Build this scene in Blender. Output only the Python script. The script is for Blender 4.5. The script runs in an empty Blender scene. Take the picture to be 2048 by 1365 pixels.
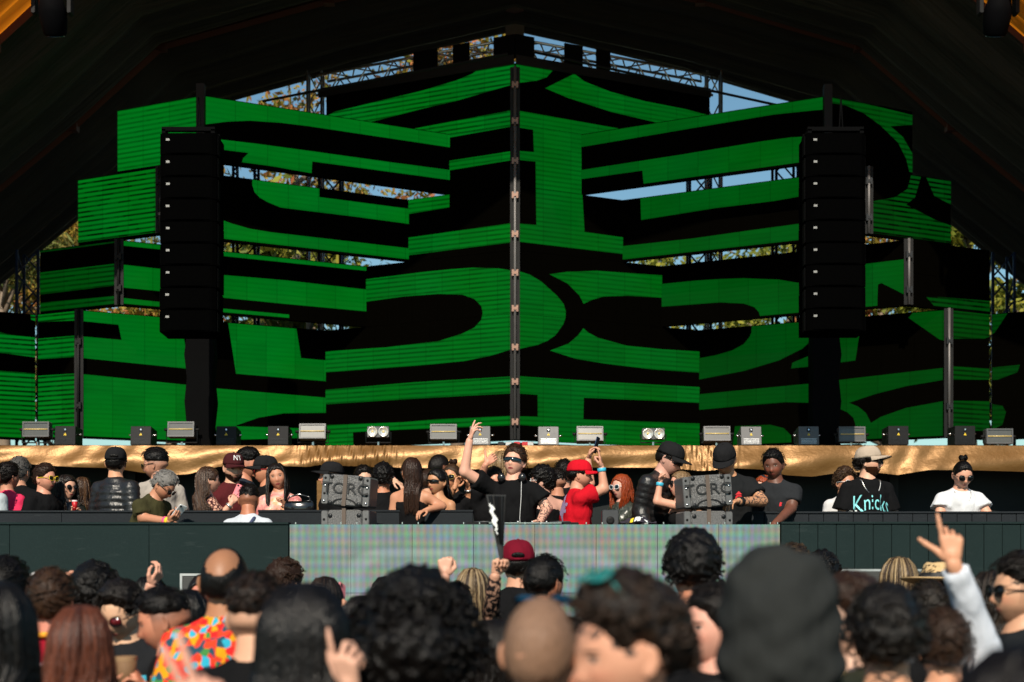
import bpy, bmesh, math, random
import numpy as np
from mathutils import Vector, Matrix
from mathutils.geometry import tessellate_polygon
from mathutils.bvhtree import BVHTree

SC = bpy.context.scene
COL = SC.collection
R = math.radians
random.seed(7)
np.random.seed(7)

# ------------------------------------------------------------------ camera
F, CX, YH, HC = 2844.0, 1024.0, 1150.0, 1.66      # focal length in photo pixels, principal column, horizon row, eye height
cam_d = bpy.data.cameras.new('camera')
cam = bpy.data.objects.new('camera', cam_d)
COL.objects.link(cam)
cam.location = (0, 0, HC)
cam.rotation_euler = (R(90), 0, 0)
cam_d.sensor_width = 36.0
cam_d.lens = 36.0 * F / 2048.0
cam_d.shift_y = (YH - 682.5) / 2048.0
cam_d.clip_start = 0.1
cam_d.clip_end = 900
cam_d.dof.use_dof = True
cam_d.dof.focus_distance = 12.9
cam_d.dof.aperture_fstop = 2.2
SC.camera = cam

# ------------------------------------------------------------------ sky, sun, exposure
SUN_EL, SUN_AZ = 38.0, -9.0        # sun behind the camera, a little to its left
world = bpy.data.worlds.new('World')
SC.world = world
world.use_nodes = True
wn = world.node_tree
bg = wn.nodes['Background']
sky = wn.nodes.new('ShaderNodeTexSky')
sky.sky_type = 'NISHITA'
sky.sun_disc = False
sky.sun_elevation = R(SUN_EL)
sky.sun_rotation = R(180 - SUN_AZ)
sky.air_density = 1.2
sky.dust_density = 0.15
sky.ozone_density = 1.4
tint = wn.nodes.new('ShaderNodeMix'); tint.data_type = 'RGBA'; tint.blend_type = 'MULTIPLY'
tint.inputs[0].default_value = 1.0; tint.inputs[7].default_value = (.80, 1.04, 1.04, 1)
wn.links.new(sky.outputs[0], tint.inputs[6]); wn.links.new(tint.outputs[2], bg.inputs[0])
bg.inputs[1].default_value = 0.075
sun_d = bpy.data.lights.new('sun', 'SUN')
sun_d.energy = 5.0
sun_d.angle = R(0.6)
sun_d.color = (1.0, 0.90, 0.75)
sun = bpy.data.objects.new('sun', sun_d)
COL.objects.link(sun)
sd = Vector((math.sin(R(SUN_AZ)) * math.cos(R(SUN_EL)), -math.cos(R(SUN_AZ)) * math.cos(R(SUN_EL)), math.sin(R(SUN_EL))))
sun.rotation_euler = sd.to_track_quat('Z', 'Y').to_euler()
sun.location = sd * 40
SC.view_settings.view_transform = 'Standard'
SC.view_settings.look = 'None'
SC.view_settings.exposure = 0.28
SC.view_settings.gamma = 1.0
cy = SC.cycles
cy.max_bounces = 5; cy.diffuse_bounces = 3; cy.glossy_bounces = 2; cy.transmission_bounces = 2; cy.transparent_max_bounces = 6
cy.use_denoising = True

# ------------------------------------------------------------------ helpers
def P(px, py, D):
    return Vector(((px - CX) / F * D, D, HC + (YH - py) / F * D))

def tag(o, label=None, cat=None, group=None, kind=None):
    if label: o['label'] = label
    if cat: o['category'] = cat
    if group: o['group'] = group
    if kind: o['kind'] = kind
    return o

def empty(name, loc=(0, 0, 0), rz=0.0):
    o = bpy.data.objects.new(name, None)
    COL.objects.link(o)
    o.location = loc
    o.rotation_euler = (0, 0, rz)
    o.empty_display_size = 0.1
    return o

def link_mesh(name, me, parent=None):
    o = bpy.data.objects.new(name, me)
    COL.objects.link(o)
    if parent: o.parent = parent
    return o

class MB:
    """collects shapes, builds them as ONE mesh"""
    def __init__(s):
        s.v = []; s.f = []; s.m = []; s.mi = 0
    def add(s, vs, fs):
        b = len(s.v)
        s.v += [tuple(v) for v in vs]
        s.f += [tuple(i + b for i in f) for f in fs]
        s.m += [s.mi] * len(fs)
        return s
    def mat(s, i):
        s.mi = i
        return s
    def box(s, lo, hi, M=None, taper=None):
        x0, y0, z0 = lo; x1, y1, z1 = hi
        vs = [Vector(p) for p in ((x0, y0, z0), (x1, y0, z0), (x1, y1, z0), (x0, y1, z0), (x0, y0, z1), (x1, y0, z1), (x1, y1, z1), (x0, y1, z1))]
        if taper:
            cx, cy = (x0 + x1) / 2, (y0 + y1) / 2
            for v in vs[4:]:
                v.x = cx + (v.x - cx) * taper; v.y = cy + (v.y - cy) * taper
        if M: vs = [M @ v for v in vs]
        return s.add(vs, [(0, 3, 2, 1), (4, 5, 6, 7), (0, 1, 5, 4), (1, 2, 6, 5), (2, 3, 7, 6), (3, 0, 4, 7)])
    def bbox(s, lo, hi, b, M=None):
        """box with bevelled vertical and front edges (octagon prism along y)"""
        x0, y0, z0 = lo; x1, y1, z1 = hi
        def ring(y, i):
            c = [(x0 + b, z0 + i), (x1 - b, z0 + i), (x1 - i, z0 + b), (x1 - i, z1 - b), (x1 - b, z1 - i), (x0 + b, z1 - i), (x0 + i, z1 - b), (x0 + i, z0 + b)]
            return [Vector((x, y, z)) for x, z in c]
        rs = [ring(y0, b * .5), ring(y0 + b * .7, 0), ring(y1 - b * .7, 0), ring(y1, b * .5)]
        return s.loft(rs, M=M)
    def loft(s, rings, closed=True, cap=True, M=None):
        n = len(rings[0]); vs = []; fs = []
        for r in rings: vs += [M @ Vector(p) if M else Vector(p) for p in r]
        for i in range(len(rings) - 1):
            for k in range(n if closed else n - 1):
                k2 = (k + 1) % n
                fs.append((i * n + k, i * n + k2, (i + 1) * n + k2, (i + 1) * n + k))
        if cap and closed:
            fs.append(tuple(range(n - 1, -1, -1)))
            fs.append(tuple(range((len(rings) - 1) * n, len(rings) * n)))
        return s.add(vs, fs)
    def tube(s, pts, rad, n=6, cap=True):
        pts = [Vector(p) for p in pts]
        rad = [rad] * len(pts) if not hasattr(rad, '__len__') else rad
        rings = []; up = None
        for i, p in enumerate(pts):
            t = (pts[min(i + 1, len(pts) - 1)] - pts[max(i - 1, 0)])
            if t.length < 1e-9: t = Vector((0, 0, 1))
            t.normalize()
            if up is None:
                up = Vector((0, 0, 1)) if abs(t.z) < .9 else Vector((1, 0, 0))
            a = t.cross(up)
            if a.length < 1e-6: a = t.cross(Vector((1, .3, 0)))
            a.normalize(); b = a.cross(t)
            up = b
            rings.append([p + (a * math.cos(6.28318 * k / n) + b * math.sin(6.28318 * k / n)) * rad[i] for k in range(n)])
        return s.loft(rings, cap=cap)
    def ell(s, c, r, nu=10, nv=7, M=None):
        vs = []; fs = []
        for j in range(nv + 1):
            t = math.pi * j / nv
            for i in range(nu):
                a = 6.28318 * i / nu
                p = Vector((c[0] + r[0] * math.sin(t) * math.cos(a), c[1] + r[1] * math.sin(t) * math.sin(a), c[2] + r[2] * math.cos(t)))
                vs.append(M @ p if M else p)
        for j in range(nv):
            for i in range(nu):
                k = (i + 1) % nu
                fs.append((j * nu + i, (j + 1) * nu + i, (j + 1) * nu + k, j * nu + k))
        return s.add(vs, fs)
    def grid(s, fn, nu, nv, M=None):
        vs = []; fs = []
        for j in range(nv + 1):
            for i in range(nu + 1):
                p = Vector(fn(i / nu, j / nv)); vs.append(M @ p if M else p)
        for j in range(nv):
            for i in range(nu):
                a = j * (nu + 1) + i
                fs.append((a, a + 1, a + nu + 2, a + nu + 1))
        return s.add(vs, fs)
    def mesh(s, name, mats, smooth=False):
        me = bpy.data.meshes.new(name)
        me.from_pydata([tuple(v) for v in s.v], [], s.f)
        for m in (mats if isinstance(mats, (list, tuple)) else [mats]): me.materials.append(m)
        if len(me.materials) > 1: me.polygons.foreach_set('material_index', s.m)
        if smooth: me.polygons.foreach_set('use_smooth', [True] * len(me.polygons))
        me.update()
        return me
    def build(s, name, mats, parent=None, smooth=False):
        return link_mesh(name, s.mesh(name, mats, smooth), parent)

# ------------------------------------------------------------------ materials
class NT:
    def __init__(s, name):
        s.m = bpy.data.materials.new(name); s.m.use_nodes = True
        s.t = s.m.node_tree; s.b = s.t.nodes['Principled BSDF']; s.out = s.t.nodes['Material Output']
    def n(s, typ, **kw):
        x = s.t.nodes.new('ShaderNode' + typ)
        for k, v in kw.items(): setattr(x, k, v)
        return x
    def l(s, a, b): s.t.links.new(a, b)
    def val(s, x, sock):
        if hasattr(x, 'is_linked') or hasattr(x, 'node'): s.l(x, sock)
        elif hasattr(x, '__len__') and len(x) == 3 and sock.type == 'RGBA': sock.default_value = (*x, 1)
        else: sock.default_value = x
    def math(s, op, a, b=0.0, c=None, clamp=False):
        x = s.n('Math', operation=op, use_clamp=clamp); s.val(a, x.inputs[0]); s.val(b, x.inputs[1])
        if c is not None: s.val(c, x.inputs[2])
        return x.outputs[0]
    def vmul(s, a, sc):
        x = s.n('VectorMath', operation='MULTIPLY'); s.val(a, x.inputs[0]); x.inputs[1].default_value = sc
        return x.outputs[0]
    def mix(s, f, a, b, blend='MIX'):
        x = s.n('Mix', data_type='RGBA', blend_type=blend); s.val(f, x.inputs[0]); s.val(a, x.inputs[6]); s.val(b, x.inputs[7])
        return x.outputs[2]
    def noise(s, vec=None, scale=5.0, detail=3.0, rough=.55):
        x = s.n('TexNoise'); x.inputs['Scale'].default_value = scale; x.inputs['Detail'].default_value = detail; x.inputs['Roughness'].default_value = rough
        if vec is not None: s.l(vec, x.inputs['Vector'])
        return x.outputs[0]
    def ramp(s, f, stops):
        x = s.n('ValToRGB'); s.l(f, x.inputs[0]); e = x.color_ramp.elements
        while len(e) < len(stops): e.new(.5)
        for i, (p, c) in enumerate(stops): e[i].position = p; e[i].color = (*c, 1) if len(c) == 3 else c
        return x.outputs[0]
    def obj(s): return s.n('TexCoord').outputs['Object']
    def geo(s): return s.n('NewGeometry').outputs['Position']
    def bump(s, h, strength=.3, dist=.02):
        x = s.n('Bump'); x.inputs['Strength'].default_value = strength; x.inputs['Distance'].default_value = dist
        s.l(h, x.inputs['Height']); s.l(x.outputs[0], s.b.inputs['Normal'])
    def set(s, **kw):
        for k, v in kw.items():
            s.val(v, s.b.inputs[{'col': 'Base Color', 'rough': 'Roughness', 'metal': 'Metallic', 'spec': 'Specular IOR Level', 'emit': 'Emission Color', 'estr': 'Emission Strength', 'trans': 'Transmission Weight', 'alpha': 'Alpha', 'sheen': 'Sheen Weight', 'coat': 'Coat Weight', 'sss': 'Subsurface Weight'}[k]])
        return s
    def oprop(s, name):
        x = s.n('Attribute'); x.attribute_type = 'OBJECT'; x.attribute_name = name
        return x

_M = {}
def plain(name, col, rough=.6, metal=0.0, var=.15, scale=8.0, bump=0.0, bscale=60.0, spec=.5):
    if name in _M: return _M[name]
    t = NT(name)
    nz = t.noise(t.obj(), scale, 4)
    c = t.mix(nz, tuple(x * (1 - var) for x in col), tuple(min(1, x * (1 + var)) for x in col))
    t.set(col=c, rough=rough, metal=metal, spec=spec)
    r = t.math('MULTIPLY_ADD', nz, .25, rough - .12)
    t.set(rough=r)
    if bump: t.bump(t.noise(t.obj(), bscale, 3), bump, .01)
    _M[name] = t.m
    return t.m

BLACK = plain('black_paint', (.006, .006, .0065), .6, var=.3, spec=.2)
BLACKCLOTH = plain('black_cloth', (.0022, .0022, .0024), .9, var=.4, scale=3, bump=.3, bscale=9, spec=.05)
DARKMETAL = plain('dark_metal', (.02, .021, .023), .4, .6)
ALU = plain('aluminium', (.55, .55, .55), .38, .9, var=.12)
BLUETRUSS = plain('blue_painted_truss', (.018, .032, .07), .45, .3)
WHITE = plain('white_plastic', (.75, .75, .75), .45)
CHROME = plain('bright_metal', (.7, .7, .72), .25, 1.0)
YELLOW = plain('yellow_sticker', (.75, .52, .02), .5)
RED = plain('red_plastic', (.45, .01, .015), .45)

def box_obj(name, lo, hi, mat, parent=None):
    return MB().box(lo, hi).build(name, mat, parent)

# ------------------------------------------------------------------ ground and stage
def m_ground():
    t = NT('trodden_ground'); p = t.geo()
    c = t.mix(t.noise(p, .6, 6), (.05, .045, .038), (.10, .09, .075))
    c = t.mix(t.math('MULTIPLY', t.noise(p, 14, 5), .5), c, (.03, .028, .025))
    t.set(col=c, rough=.95); t.bump(t.noise(p, 30, 5), .5, .03)
    return t.m
g = MB().grid(lambda u, v: (-260 + 520 * u, -60 + 560 * v, 0), 12, 12).build('ground', m_ground())
tag(g, 'trodden dark ground under the crowd', kind='structure')
def m_hill():
    t = NT('wooded_hill'); p = t.geo()
    c = t.ramp(t.noise(p, .8, 8), [(.3, (.02, .035, .01)), (.5, (.05, .075, .02)), (.7, (.10, .11, .03))])
    t.set(col=c, rough=1.0); t.bump(t.noise(p, .9, 8), 1, 1.2)
    return t.m
def hill_fn(u, v):
    x = -150 + 300 * u; y = 85 + 60 * v
    h = 9 * math.sin(math.pi * min(1, v * 1.2) / 2) * (1 + .3 * math.sin(x * .05) + .2 * math.sin(x * .13 + 1)) * (.75 - .3 * u)
    return (x, y, h - .3)
hl = MB().grid(hill_fn, 60, 10).build('hill', m_hill(), smooth=True)
tag(hl, 'low wooded hill behind the stage', kind='structure')

DECK = 1.0
d1 = box_obj('stage_deck', (-15, 11.75, .8), (15, 27, DECK), plain('stage_ply', (.03, .03, .032), .8))
tag(d1, 'black stage deck the guests stand on', 'stage')

def m_teal(name, col):
    t = NT(name); p = t.geo()
    st = t.noise(t.vmul(p, (1.2, 1.2, .5)), 2.2, 5)
    c = t.mix(st, tuple(x * .82 for x in col), tuple(x * 1.12 for x in col))
    sp = t.math('GREATER_THAN', t.noise(p, 150, 2), .64)
    c = t.mix(t.math('MULTIPLY', sp, .25), c, (.06, .09, .085))
    scuff = t.ramp(t.noise(t.vmul(p, (3, 3, 22)), 1.5, 5), [(.62, (0, 0, 0)), (.74, (1, 1, 1))])
    c = t.mix(t.math('MULTIPLY', scuff, .06), c, (.15, .18, .18))
    t.set(col=c, rough=.85, spec=.12); t.bump(t.noise(p, 160, 3), .25, .004)
    return t.m
TEAL = m_teal('dark_teal_felt', (.0100, .0200, .0202))
SLATE = m_teal('slate_grey_felt', (.017, .020, .024))

def board_wall(name, label, px0, px1, D, ytop, zb, bw, mat, gap=.003, dep=.12):
    """a wall of upright boards, each one a part"""
    X0, X1 = (px0 - CX) / F * D, (px1 - CX) / F * D
    zt = HC + (YH - ytop) / F * D
    root = empty(name, ((X0 + X1) / 2, D, zb)); tag(root, label, 'wall', 'felt covered walls of the stage front')
    n = max(1, round((X1 - X0) / bw)); w = (X1 - X0) / n
    me = None
    for i in range(n):
        if me is None:
            me = MB().bbox((-w / 2 + gap / 2, 0, 0), (w / 2 - gap / 2, dep, zt - zb), min(.006, w * .05)).mesh('board', mat)
        o = link_mesh('board', me, root)
        o.location = (X0 + w * (i + .5) - (X0 + X1) / 2, random.uniform(-.002, .002), random.uniform(-.003, .001))
    r = box_obj('cap_rail', (X0 - (X0 + X1) / 2, -.012, zt - zb - .004), (X1 - (X0 + X1) / 2, dep + .02, zt - zb + .012), mat, root)
    return root
board_wall('front_wall', 'dark teal felt front wall of the stage, smooth half beside the booth screen under the phone man', -260, 577, 11.62, 1048, 0, 1.2, TEAL, .0015)
board_wall('front_wall', 'dark teal felt front wall of narrow boards behind the straw hat', 1562, 2300, 11.62, 1047, 0, .149, TEAL)
board_wall('ledge_wall', 'slate grey ledge wall behind the man with a phone', -260, 506, 12.9, 1024, DECK, .9, SLATE, .002)
board_wall('ledge_wall', 'slate grey ledge wall between the grey shirt back and the DJ', 516, 946, 12.9, 1023, DECK, .9, SLATE, .002)
board_wall('ledge_wall', 'slate grey ledge wall of short boards in front of the man with the hair bun', 1499, 2300, 12.9, 1026, DECK, .134, SLATE, .004)

# ------------------------------------------------------------------ booth screen (sunlit led panels)
def m_booth():
    t = NT('sunlit_led_face'); uv = t.n('UVMap').outputs[0]
    sx = t.n('SeparateXYZ'); t.l(uv, sx.inputs[0]); u, v = sx.outputs[0], sx.outputs[1]
    def band(fr, ph, fz=0.0, sharp=6.0):
        a = t.math('MULTIPLY_ADD', u, fr, ph)
        a = t.math('ADD', a, t.math('MULTIPLY', v, fz))
        a = t.math('SINE', a)
        return t.math('MULTIPLY_ADD', a, .5, .5)
    wob = t.noise(t.vmul(uv, (2.0, 2.2, 1)), 1.4, 4)
    fine = t.noise(t.vmul(uv, (160, 160, 1)), 1.0, 0)
    k = t.n('CombineXYZ')
    def hb(fr, ph):
        return t.math('MULTIPLY_ADD', t.math('SINE', t.math('MULTIPLY_ADD', v, fr, ph)), .5, .5)
    r = t.math('MULTIPLY', t.math('ADD', band(113, 0.0, 2.5), hb(71, 1.0)), t.math('MULTIPLY_ADD', t.noise(t.vmul(uv, (5, 1.5, 1)), 1, 2), 1.6, -.25))
    gg = t.math('MULTIPLY', t.math('ADD', band(97, 2.2, 1.0), hb(83, 3.0)), t.math('MULTIPLY_ADD', t.noise(t.vmul(uv, (4, 2.2, 2)), 1.2, 2), 1.5, -.2))
    b = t.math('MULTIPLY', t.math('ADD', band(121, 4.2, -1.0), hb(59, 5.0)), t.math('MULTIPLY_ADD', t.noise(t.vmul(uv, (3, 2, 3)), 1.3, 2), 1.6, -.25))
    up = t.math('MULTIPLY', v, .10)
    t.l(t.math('MULTIPLY_ADD', r, .13, .075), k.inputs[0])
    t.l(t.math('MULTIPLY_ADD', gg, .12, t.math('MULTIPLY_ADD', wob, .07, .115)), k.inputs[1])
    t.l(t.math('MULTIPLY_ADD', b, .13, t.math('MULTIPLY_ADD', wob, .09, .085)), k.inputs[2])
    # pixel rows and columns
    gx = t.math('PINGPONG', t.math('MULTIPLY', u, 128), .5)
    gy = t.math('PINGPONG', t.math('MULTIPLY', v, 128), .5)
    cell = t.math('MULTIPLY', t.math('GREATER_THAN', gx, .14), t.math('GREATER_THAN', gy, .14))
    c = t.mix(t.math('MULTIPLY_ADD', cell, .55, .45), (.02, .02, .022), k.outputs[0])
    # faint ghost letters showing on the washed-out screen
    at = t.n('Attribute'); at.attribute_name = 'ghost'
    c = t.mix(t.math('MULTIPLY', fine, .3), c, (.25, .27, .27))
    t.set(col=c, rough=.42, spec=.4)
    t.set(emit=(.50, .62, .66), estr=t.math('MULTIPLY', at.outputs['Fac'], .085))
    return t.m
def m_ghost():
    t = NT('faint_lit_letter')
    uv = t.n('UVMap').outputs[0]
    return t.m
BOOTH = m_booth()
bs = empty('booth_screen', (P(579, 1047, 11.6).x, 11.6, .95))
tag(bs, 'low led screen fronting the DJ booth, washed grey by sunlight', 'screen')
bw = (1560 - 579) / F * 11.6 / 8
zt = HC + (YH - 1049) / F * 11.6 - .95
bh = zt / 2
GHOST = [(.42, 1.55, .22, .86), (1.75, 2.72, .22, .86), (2.86, 3.58, .22, .86)]   # rounded ghost letters u0,u1,v0,v1
for j in range(2):
    for i in range(8):
        mb = MB()
        N = 24
        mb.grid(lambda a, b: (.002 + (bw - .004) * a, 0, .002 + (bh - .004) * b), N, N)
        mb.box((.003, .003, .003), (bw - .003, .06, bh - .003))
        o = mb.build('led_panel', BOOTH, bs)
        o.location = (i * bw, random.uniform(-.0015, .0015), j * bh)
        me = o.data
        uvl = me.uv_layers.new(name='UVMap')
        gat = me.attributes.new('ghost', 'FLOAT', 'POINT')
        for lp in me.loops:
            c = me.vertices[lp.vertex_index].co
            uvl.data[lp.index].uv = (c.x + i * bw, c.z + j * bh)
        for vtx in me.vertices:
            U, V = vtx.co.x + i * bw, vtx.co.z + j * bh
            gv = 0.0
            for (u0, u1, v0, v1) in GHOST:
                w, h = (u1 - u0) / 2, (v1 - v0) / 2
                q = ((abs(U - (u0 + u1) / 2) / w) ** 3.2 + (abs(V - .09 - (v0 + v1) / 2) / h) ** 3.2) ** (1 / 3.2)
                gv = max(gv, 1 - min(1, abs(q - .80) / .16)) if not (u0 < 1 and abs(V - .09 - (v0 + v1) / 2 - .08) < .07 and U > (u0 + u1) / 2 + .2) else gv
            gat.data[vtx.index].value = min(1, max(0, gv * 1.8))
for i in range(17):
    if i % 2 == 0 or True:
        o = MB().box((-.004, -.004, 0), (.004, .02, .016)).build('clip', CHROME, bs)
        o.location = (min(8 * bw - .02, (i // 2) * bw + (.05 if i % 2 else bw - .08)), .0, zt + .001)
tb = box_obj('booth_table', (P(585, 0, 12).x, 11.72, DECK), (P(1555, 0, 12).x, 12.05, HC + (YH - 1052) / F * 11.72), BLACK)
tag(tb, 'black DJ table behind the booth screen', 'table')

# ------------------------------------------------------------------ gold draped riser behind the guests
def m_gold():
    t = NT('gold_satin'); p = t.geo()
    nz = t.noise(p, 1.6, 5)
    c = t.mix(nz, (.135, .066, .017), (.215, .108, .032))
    t.set(col=c, rough=.40, metal=.45, spec=.45)
    f1 = t.noise(t.vmul(p, (1.6, 1, 2.4)), 2.2, 5, .62)
    t.bump(f1, .22, .06)
    return t.m
GOLD = m_gold()
GD = 19.5
GZ = HC + (YH - 892) / F * GD
hem = [(-200, 938), (0, 930), (60, 930), (150, 936), (230, 938), (330, 953), (380, 950), (440, 935), (520, 932), (620, 936), (640, 932), (760, 936), (860, 938), (930, 941), (1010, 939), (1120, 936), (1330, 937), (1400, 944), (1470, 939), (1520, 941), (1570, 952), (1620, 955), (1680, 946), (1740, 946), (1790, 952), (1850, 942), (1950, 943), (2048, 945), (2250, 945)]
hx = [h[0] for h in hem]; hy = [h[1] for h in hem]
riser = empty('stage_riser', (0, GD, DECK)); tag(riser, 'high stage platform trimmed with a gold satin skirt', 'platform')
gathers = [640, 668, 700, 760, 1385, 1405, 1428]
def gold_fn(u, v):
    px = -200 + 2450 * u
    X = (px - CX) / F * GD
    zb = HC + (YH - np.interp(px, hx, hy)) / F * GD
    z = GZ + (zb - GZ) * v
    y = -.03 - .10 * v - .02 * math.sin(math.pi * v)
    amp = .012 + .02 * v
    y += .6 * amp * math.sin(X * 4 + 2 * math.sin(X * 1.7)) + .006 * math.sin(X * 13 + 3 * math.sin(X * 2.3) + v * 4)
    for gx in gathers:
        gX = (gx - CX) / F * GD
        y += .05 * math.exp(-((X - gX) / .22) ** 2) * math.sin((X - gX) * 75 + v * 3)
    y += .035 * math.sin(X * 2.1 + 4.5 * v + .8) * v
    return (X, y, z - DECK)
sk = MB().grid(gold_fn, 520, 12)
sk.grid(lambda u, v: (gold_fn(u, 0)[0], gold_fn(u, 0)[1] * (1 - v) + .5 * v, GZ - DECK + .004), 520, 1)
o = sk.build('satin_skirt', GOLD, riser, smooth=True)
box_obj('platform_top', (-15.5, .06, GZ - DECK - .12), (15.5, 8, GZ - DECK - .002), BLACK, riser)
for px in (-60, 250, 640, 1024, 1400, 1800, 2110):
    X = (px - CX) / F * GD
    box_obj('support_post', (X - .06, .3, 0), (X + .06, .42, GZ - DECK - .12), BLACK, riser)
o = MB().box((P(634, 0, GD).x, -.01, .0), (P(648, 0, GD).x, .25, 1.95)).build('gold_post', GOLD, riser)
# back cloth under the riser
bk = MB().grid(lambda u, v: (-15 + 30 * u, 20.05 + .03 * math.sin(u * 190) + .03 * math.sin(u * 77), DECK + 2.2 * v), 300, 4).build('back_curtain', plain('charcoal_cloth', (.017, .020, .0205), .9, var=.5, scale=1.2, spec=.1), smooth=True)
tag(bk, 'charcoal curtain hanging under the gold trimmed platform', 'curtain')

# ------------------------------------------------------------------ led wall
def m_led():
    t = NT('led_panel_black'); p = t.obj()
    sx = t.n('SeparateXYZ'); t.l(p, sx.inputs[0])
    lv = t.math('PINGPONG', t.math('MULTIPLY', sx.outputs[2], 62), .5)
    c = t.mix(lv, (.0006, .0006, .0004), (.0022, .0016, .0009))
    t.set(col=c, rough=.7, spec=.0); t.bump(lv, .3, .004)
    return t.m
LED = m_led()
def m_lit():
    t = NT('green_lit_led')
    uv = t.n('UVMap').outputs[0]
    sx = t.n('SeparateXYZ'); t.l(uv, sx.inputs[0]); u, v = sx.outputs[0], sx.outputs[1]
    dim = t.oprop('dim').outputs['Fac']; stp = t.oprop('stripe').outputs['Fac']
    cellv = t.n('CombineXYZ')
    t.l(t.math('FLOOR', t.math('MULTIPLY', u, 2.0)), cellv.inputs[0]); t.l(t.math('FLOOR', t.math('MULTIPLY', v, 2.0)), cellv.inputs[1])
    wn_ = t.n('TexWhiteNoise'); wn_.noise_dimensions = '3D'; t.l(cellv.outputs[0], wn_.inputs[0])
    ph = t.math('FRACT', t.math('MULTIPLY', v, 13.5))
    tri = t.math('ABSOLUTE', t.math('SUBTRACT', ph, .5))           # 0 mid, .5 edges
    line = t.math('SMOOTH_MIN', 1.0, t.math('MULTIPLY', t.math('MAXIMUM', t.math('SUBTRACT', tri, .12), 0.0), 6.0), .2)   # bright band width
    big = t.noise(t.vmul(uv, (.6, 1.1, 1)), 1.3, 2)
    pat = t.math('GREATER_THAN', t.noise(t.vmul(uv, (2.5, 8, 1)), 1.0, 2), .5)
    samt = t.math('MULTIPLY', stp, t.math('MULTIPLY_ADD', pat, .25, t.math('MULTIPLY_ADD', big, 1.3, .05), clamp=True), clamp=True)
    stripe = t.math('ADD', t.math('SUBTRACT', 1.0, samt), t.math('MULTIPLY', samt, line))
    fine = t.noise(t.vmul(uv, (3, 60, 1)), 1.0, 2)
    seam_u = t.math('LESS_THAN', t.math('PINGPONG', t.math('MULTIPLY', u, 2.0), .5), .012)
    br = t.math('MULTIPLY_ADD', wn_.outputs[0], .16, .80)
    br = t.math('MULTIPLY', br, t.math('MULTIPLY_ADD', fine, .28, .86))
    br = t.math('MULTIPLY', br, t.math('MULTIPLY_ADD', seam_u, -.28, 1.0))
    br = t.math('MULTIPLY', br, t.math('MULTIPLY_ADD', big, .5, .75))
    br = t.math('MULTIPLY', t.math('MULTIPLY', br, stripe), dim)
    col = t.mix(t.noise(t.vmul(uv, (1, 1, 1)), .7, 1), (.0, 1.0, .02), (.0, 1.0, .10))
    t.set(col=(.0008, .0010, .0008), rough=.7, spec=.0, emit=col, estr=t.math('MULTIPLY', br, .138))
    return t.m
LIT = m_lit()

def clip_poly(pts, lo, hi, ax):
    for bound, keep_gt in ((lo, True), (hi, False)):
        out = []
        for i in range(len(pts)):
            a, b = pts[i - 1], pts[i]
            ia = a[ax] >= bound if keep_gt else a[ax] <= bound
            ib = b[ax] >= bound if keep_gt else b[ax] <= bound
            if ia != ib:
                k = (bound - a[ax]) / (b[ax] - a[ax])
                out.append((a[0] + (b[0] - a[0]) * k, a[1] + (b[1] - a[1]) * k))
            if ib: out.append(b)
        pts = out
        if not pts: return pts
    return pts

def led_screen(label, A, B, z0, z1, polys, dim=1.0, stripe=0.0, frame=.035):
    """A, B: (X, Y) plan ends from left to right in the picture; z0, z1 above the floor. Panels are 0.5 m cabinets."""
    A = Vector((A[0], A[1])); B = Vector((B[0], B[1]))
    L = (B - A).length; d = (B - A) / L; nrm = Vector((d.y, -d.x))
    ang = math.atan2(d.y, d.x)
    root = empty('led_screen', (A.x, A.y, z0), ang)
    tag(root, label, 'screen', 'green lit led screens of the back wall')
    nu = max(1, round(L / .5)); nv = max(1, round((z1 - z0) / .5))
    w, h = L / nu, (z1 - z0) / nv
    me = MB().box((.002, .004, .002), (w - .002, .09, h - .002)).mesh('led_panel', LED)
    for j in range(nv):
        for i in range(nu):
            o = link_mesh('led_panel', me, root)
            o.location = (i * w, random.uniform(0, .002), j * h)
    # lit shapes, traced as rays from the eye onto the plane of the screen
    ox = round(random.uniform(0, 40))
    for poly in polys:
        q = []
        for (px, py) in poly:
            k = (px - CX) / F
            den = k * nrm.x + nrm.y
            t_ = (A.x * nrm.x + A.y * nrm.y) / den
            s_ = (Vector((k * t_, t_)) - A).dot(d)
            q.append((s_, HC + (YH - py) / F * t_ - z0))
        q = clip_poly(q, .004, L - .004, 0)
        if q: q = clip_poly(q, frame, (z1 - z0) - frame * .4, 1)
        if len(q) < 3: continue
        tri = tessellate_polygon([[Vector((a, b, 0)) for a, b in q]])
        o = MB().add([(a, -.003, b) for a, b in q], tri).build('lit_image', LIT, root)
        bm = bmesh.new(); bm.from_mesh(o.data)
        bm.normal_update()
        for f in bm.faces:
            if f.normal.y > 0: f.normal_flip()
        bm.to_mesh(o.data); bm.free()
        uvl = o.data.uv_layers.new(name='UVMap')
        for lp in o.data.loops:
            c = o.data.vertices[lp.vertex_index].co
            uvl.data[lp.index].uv = (c.x + ox, c.z + z0)
        o['dim'] = float(dim); o['stripe'] = float(stripe)
    return root

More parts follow.
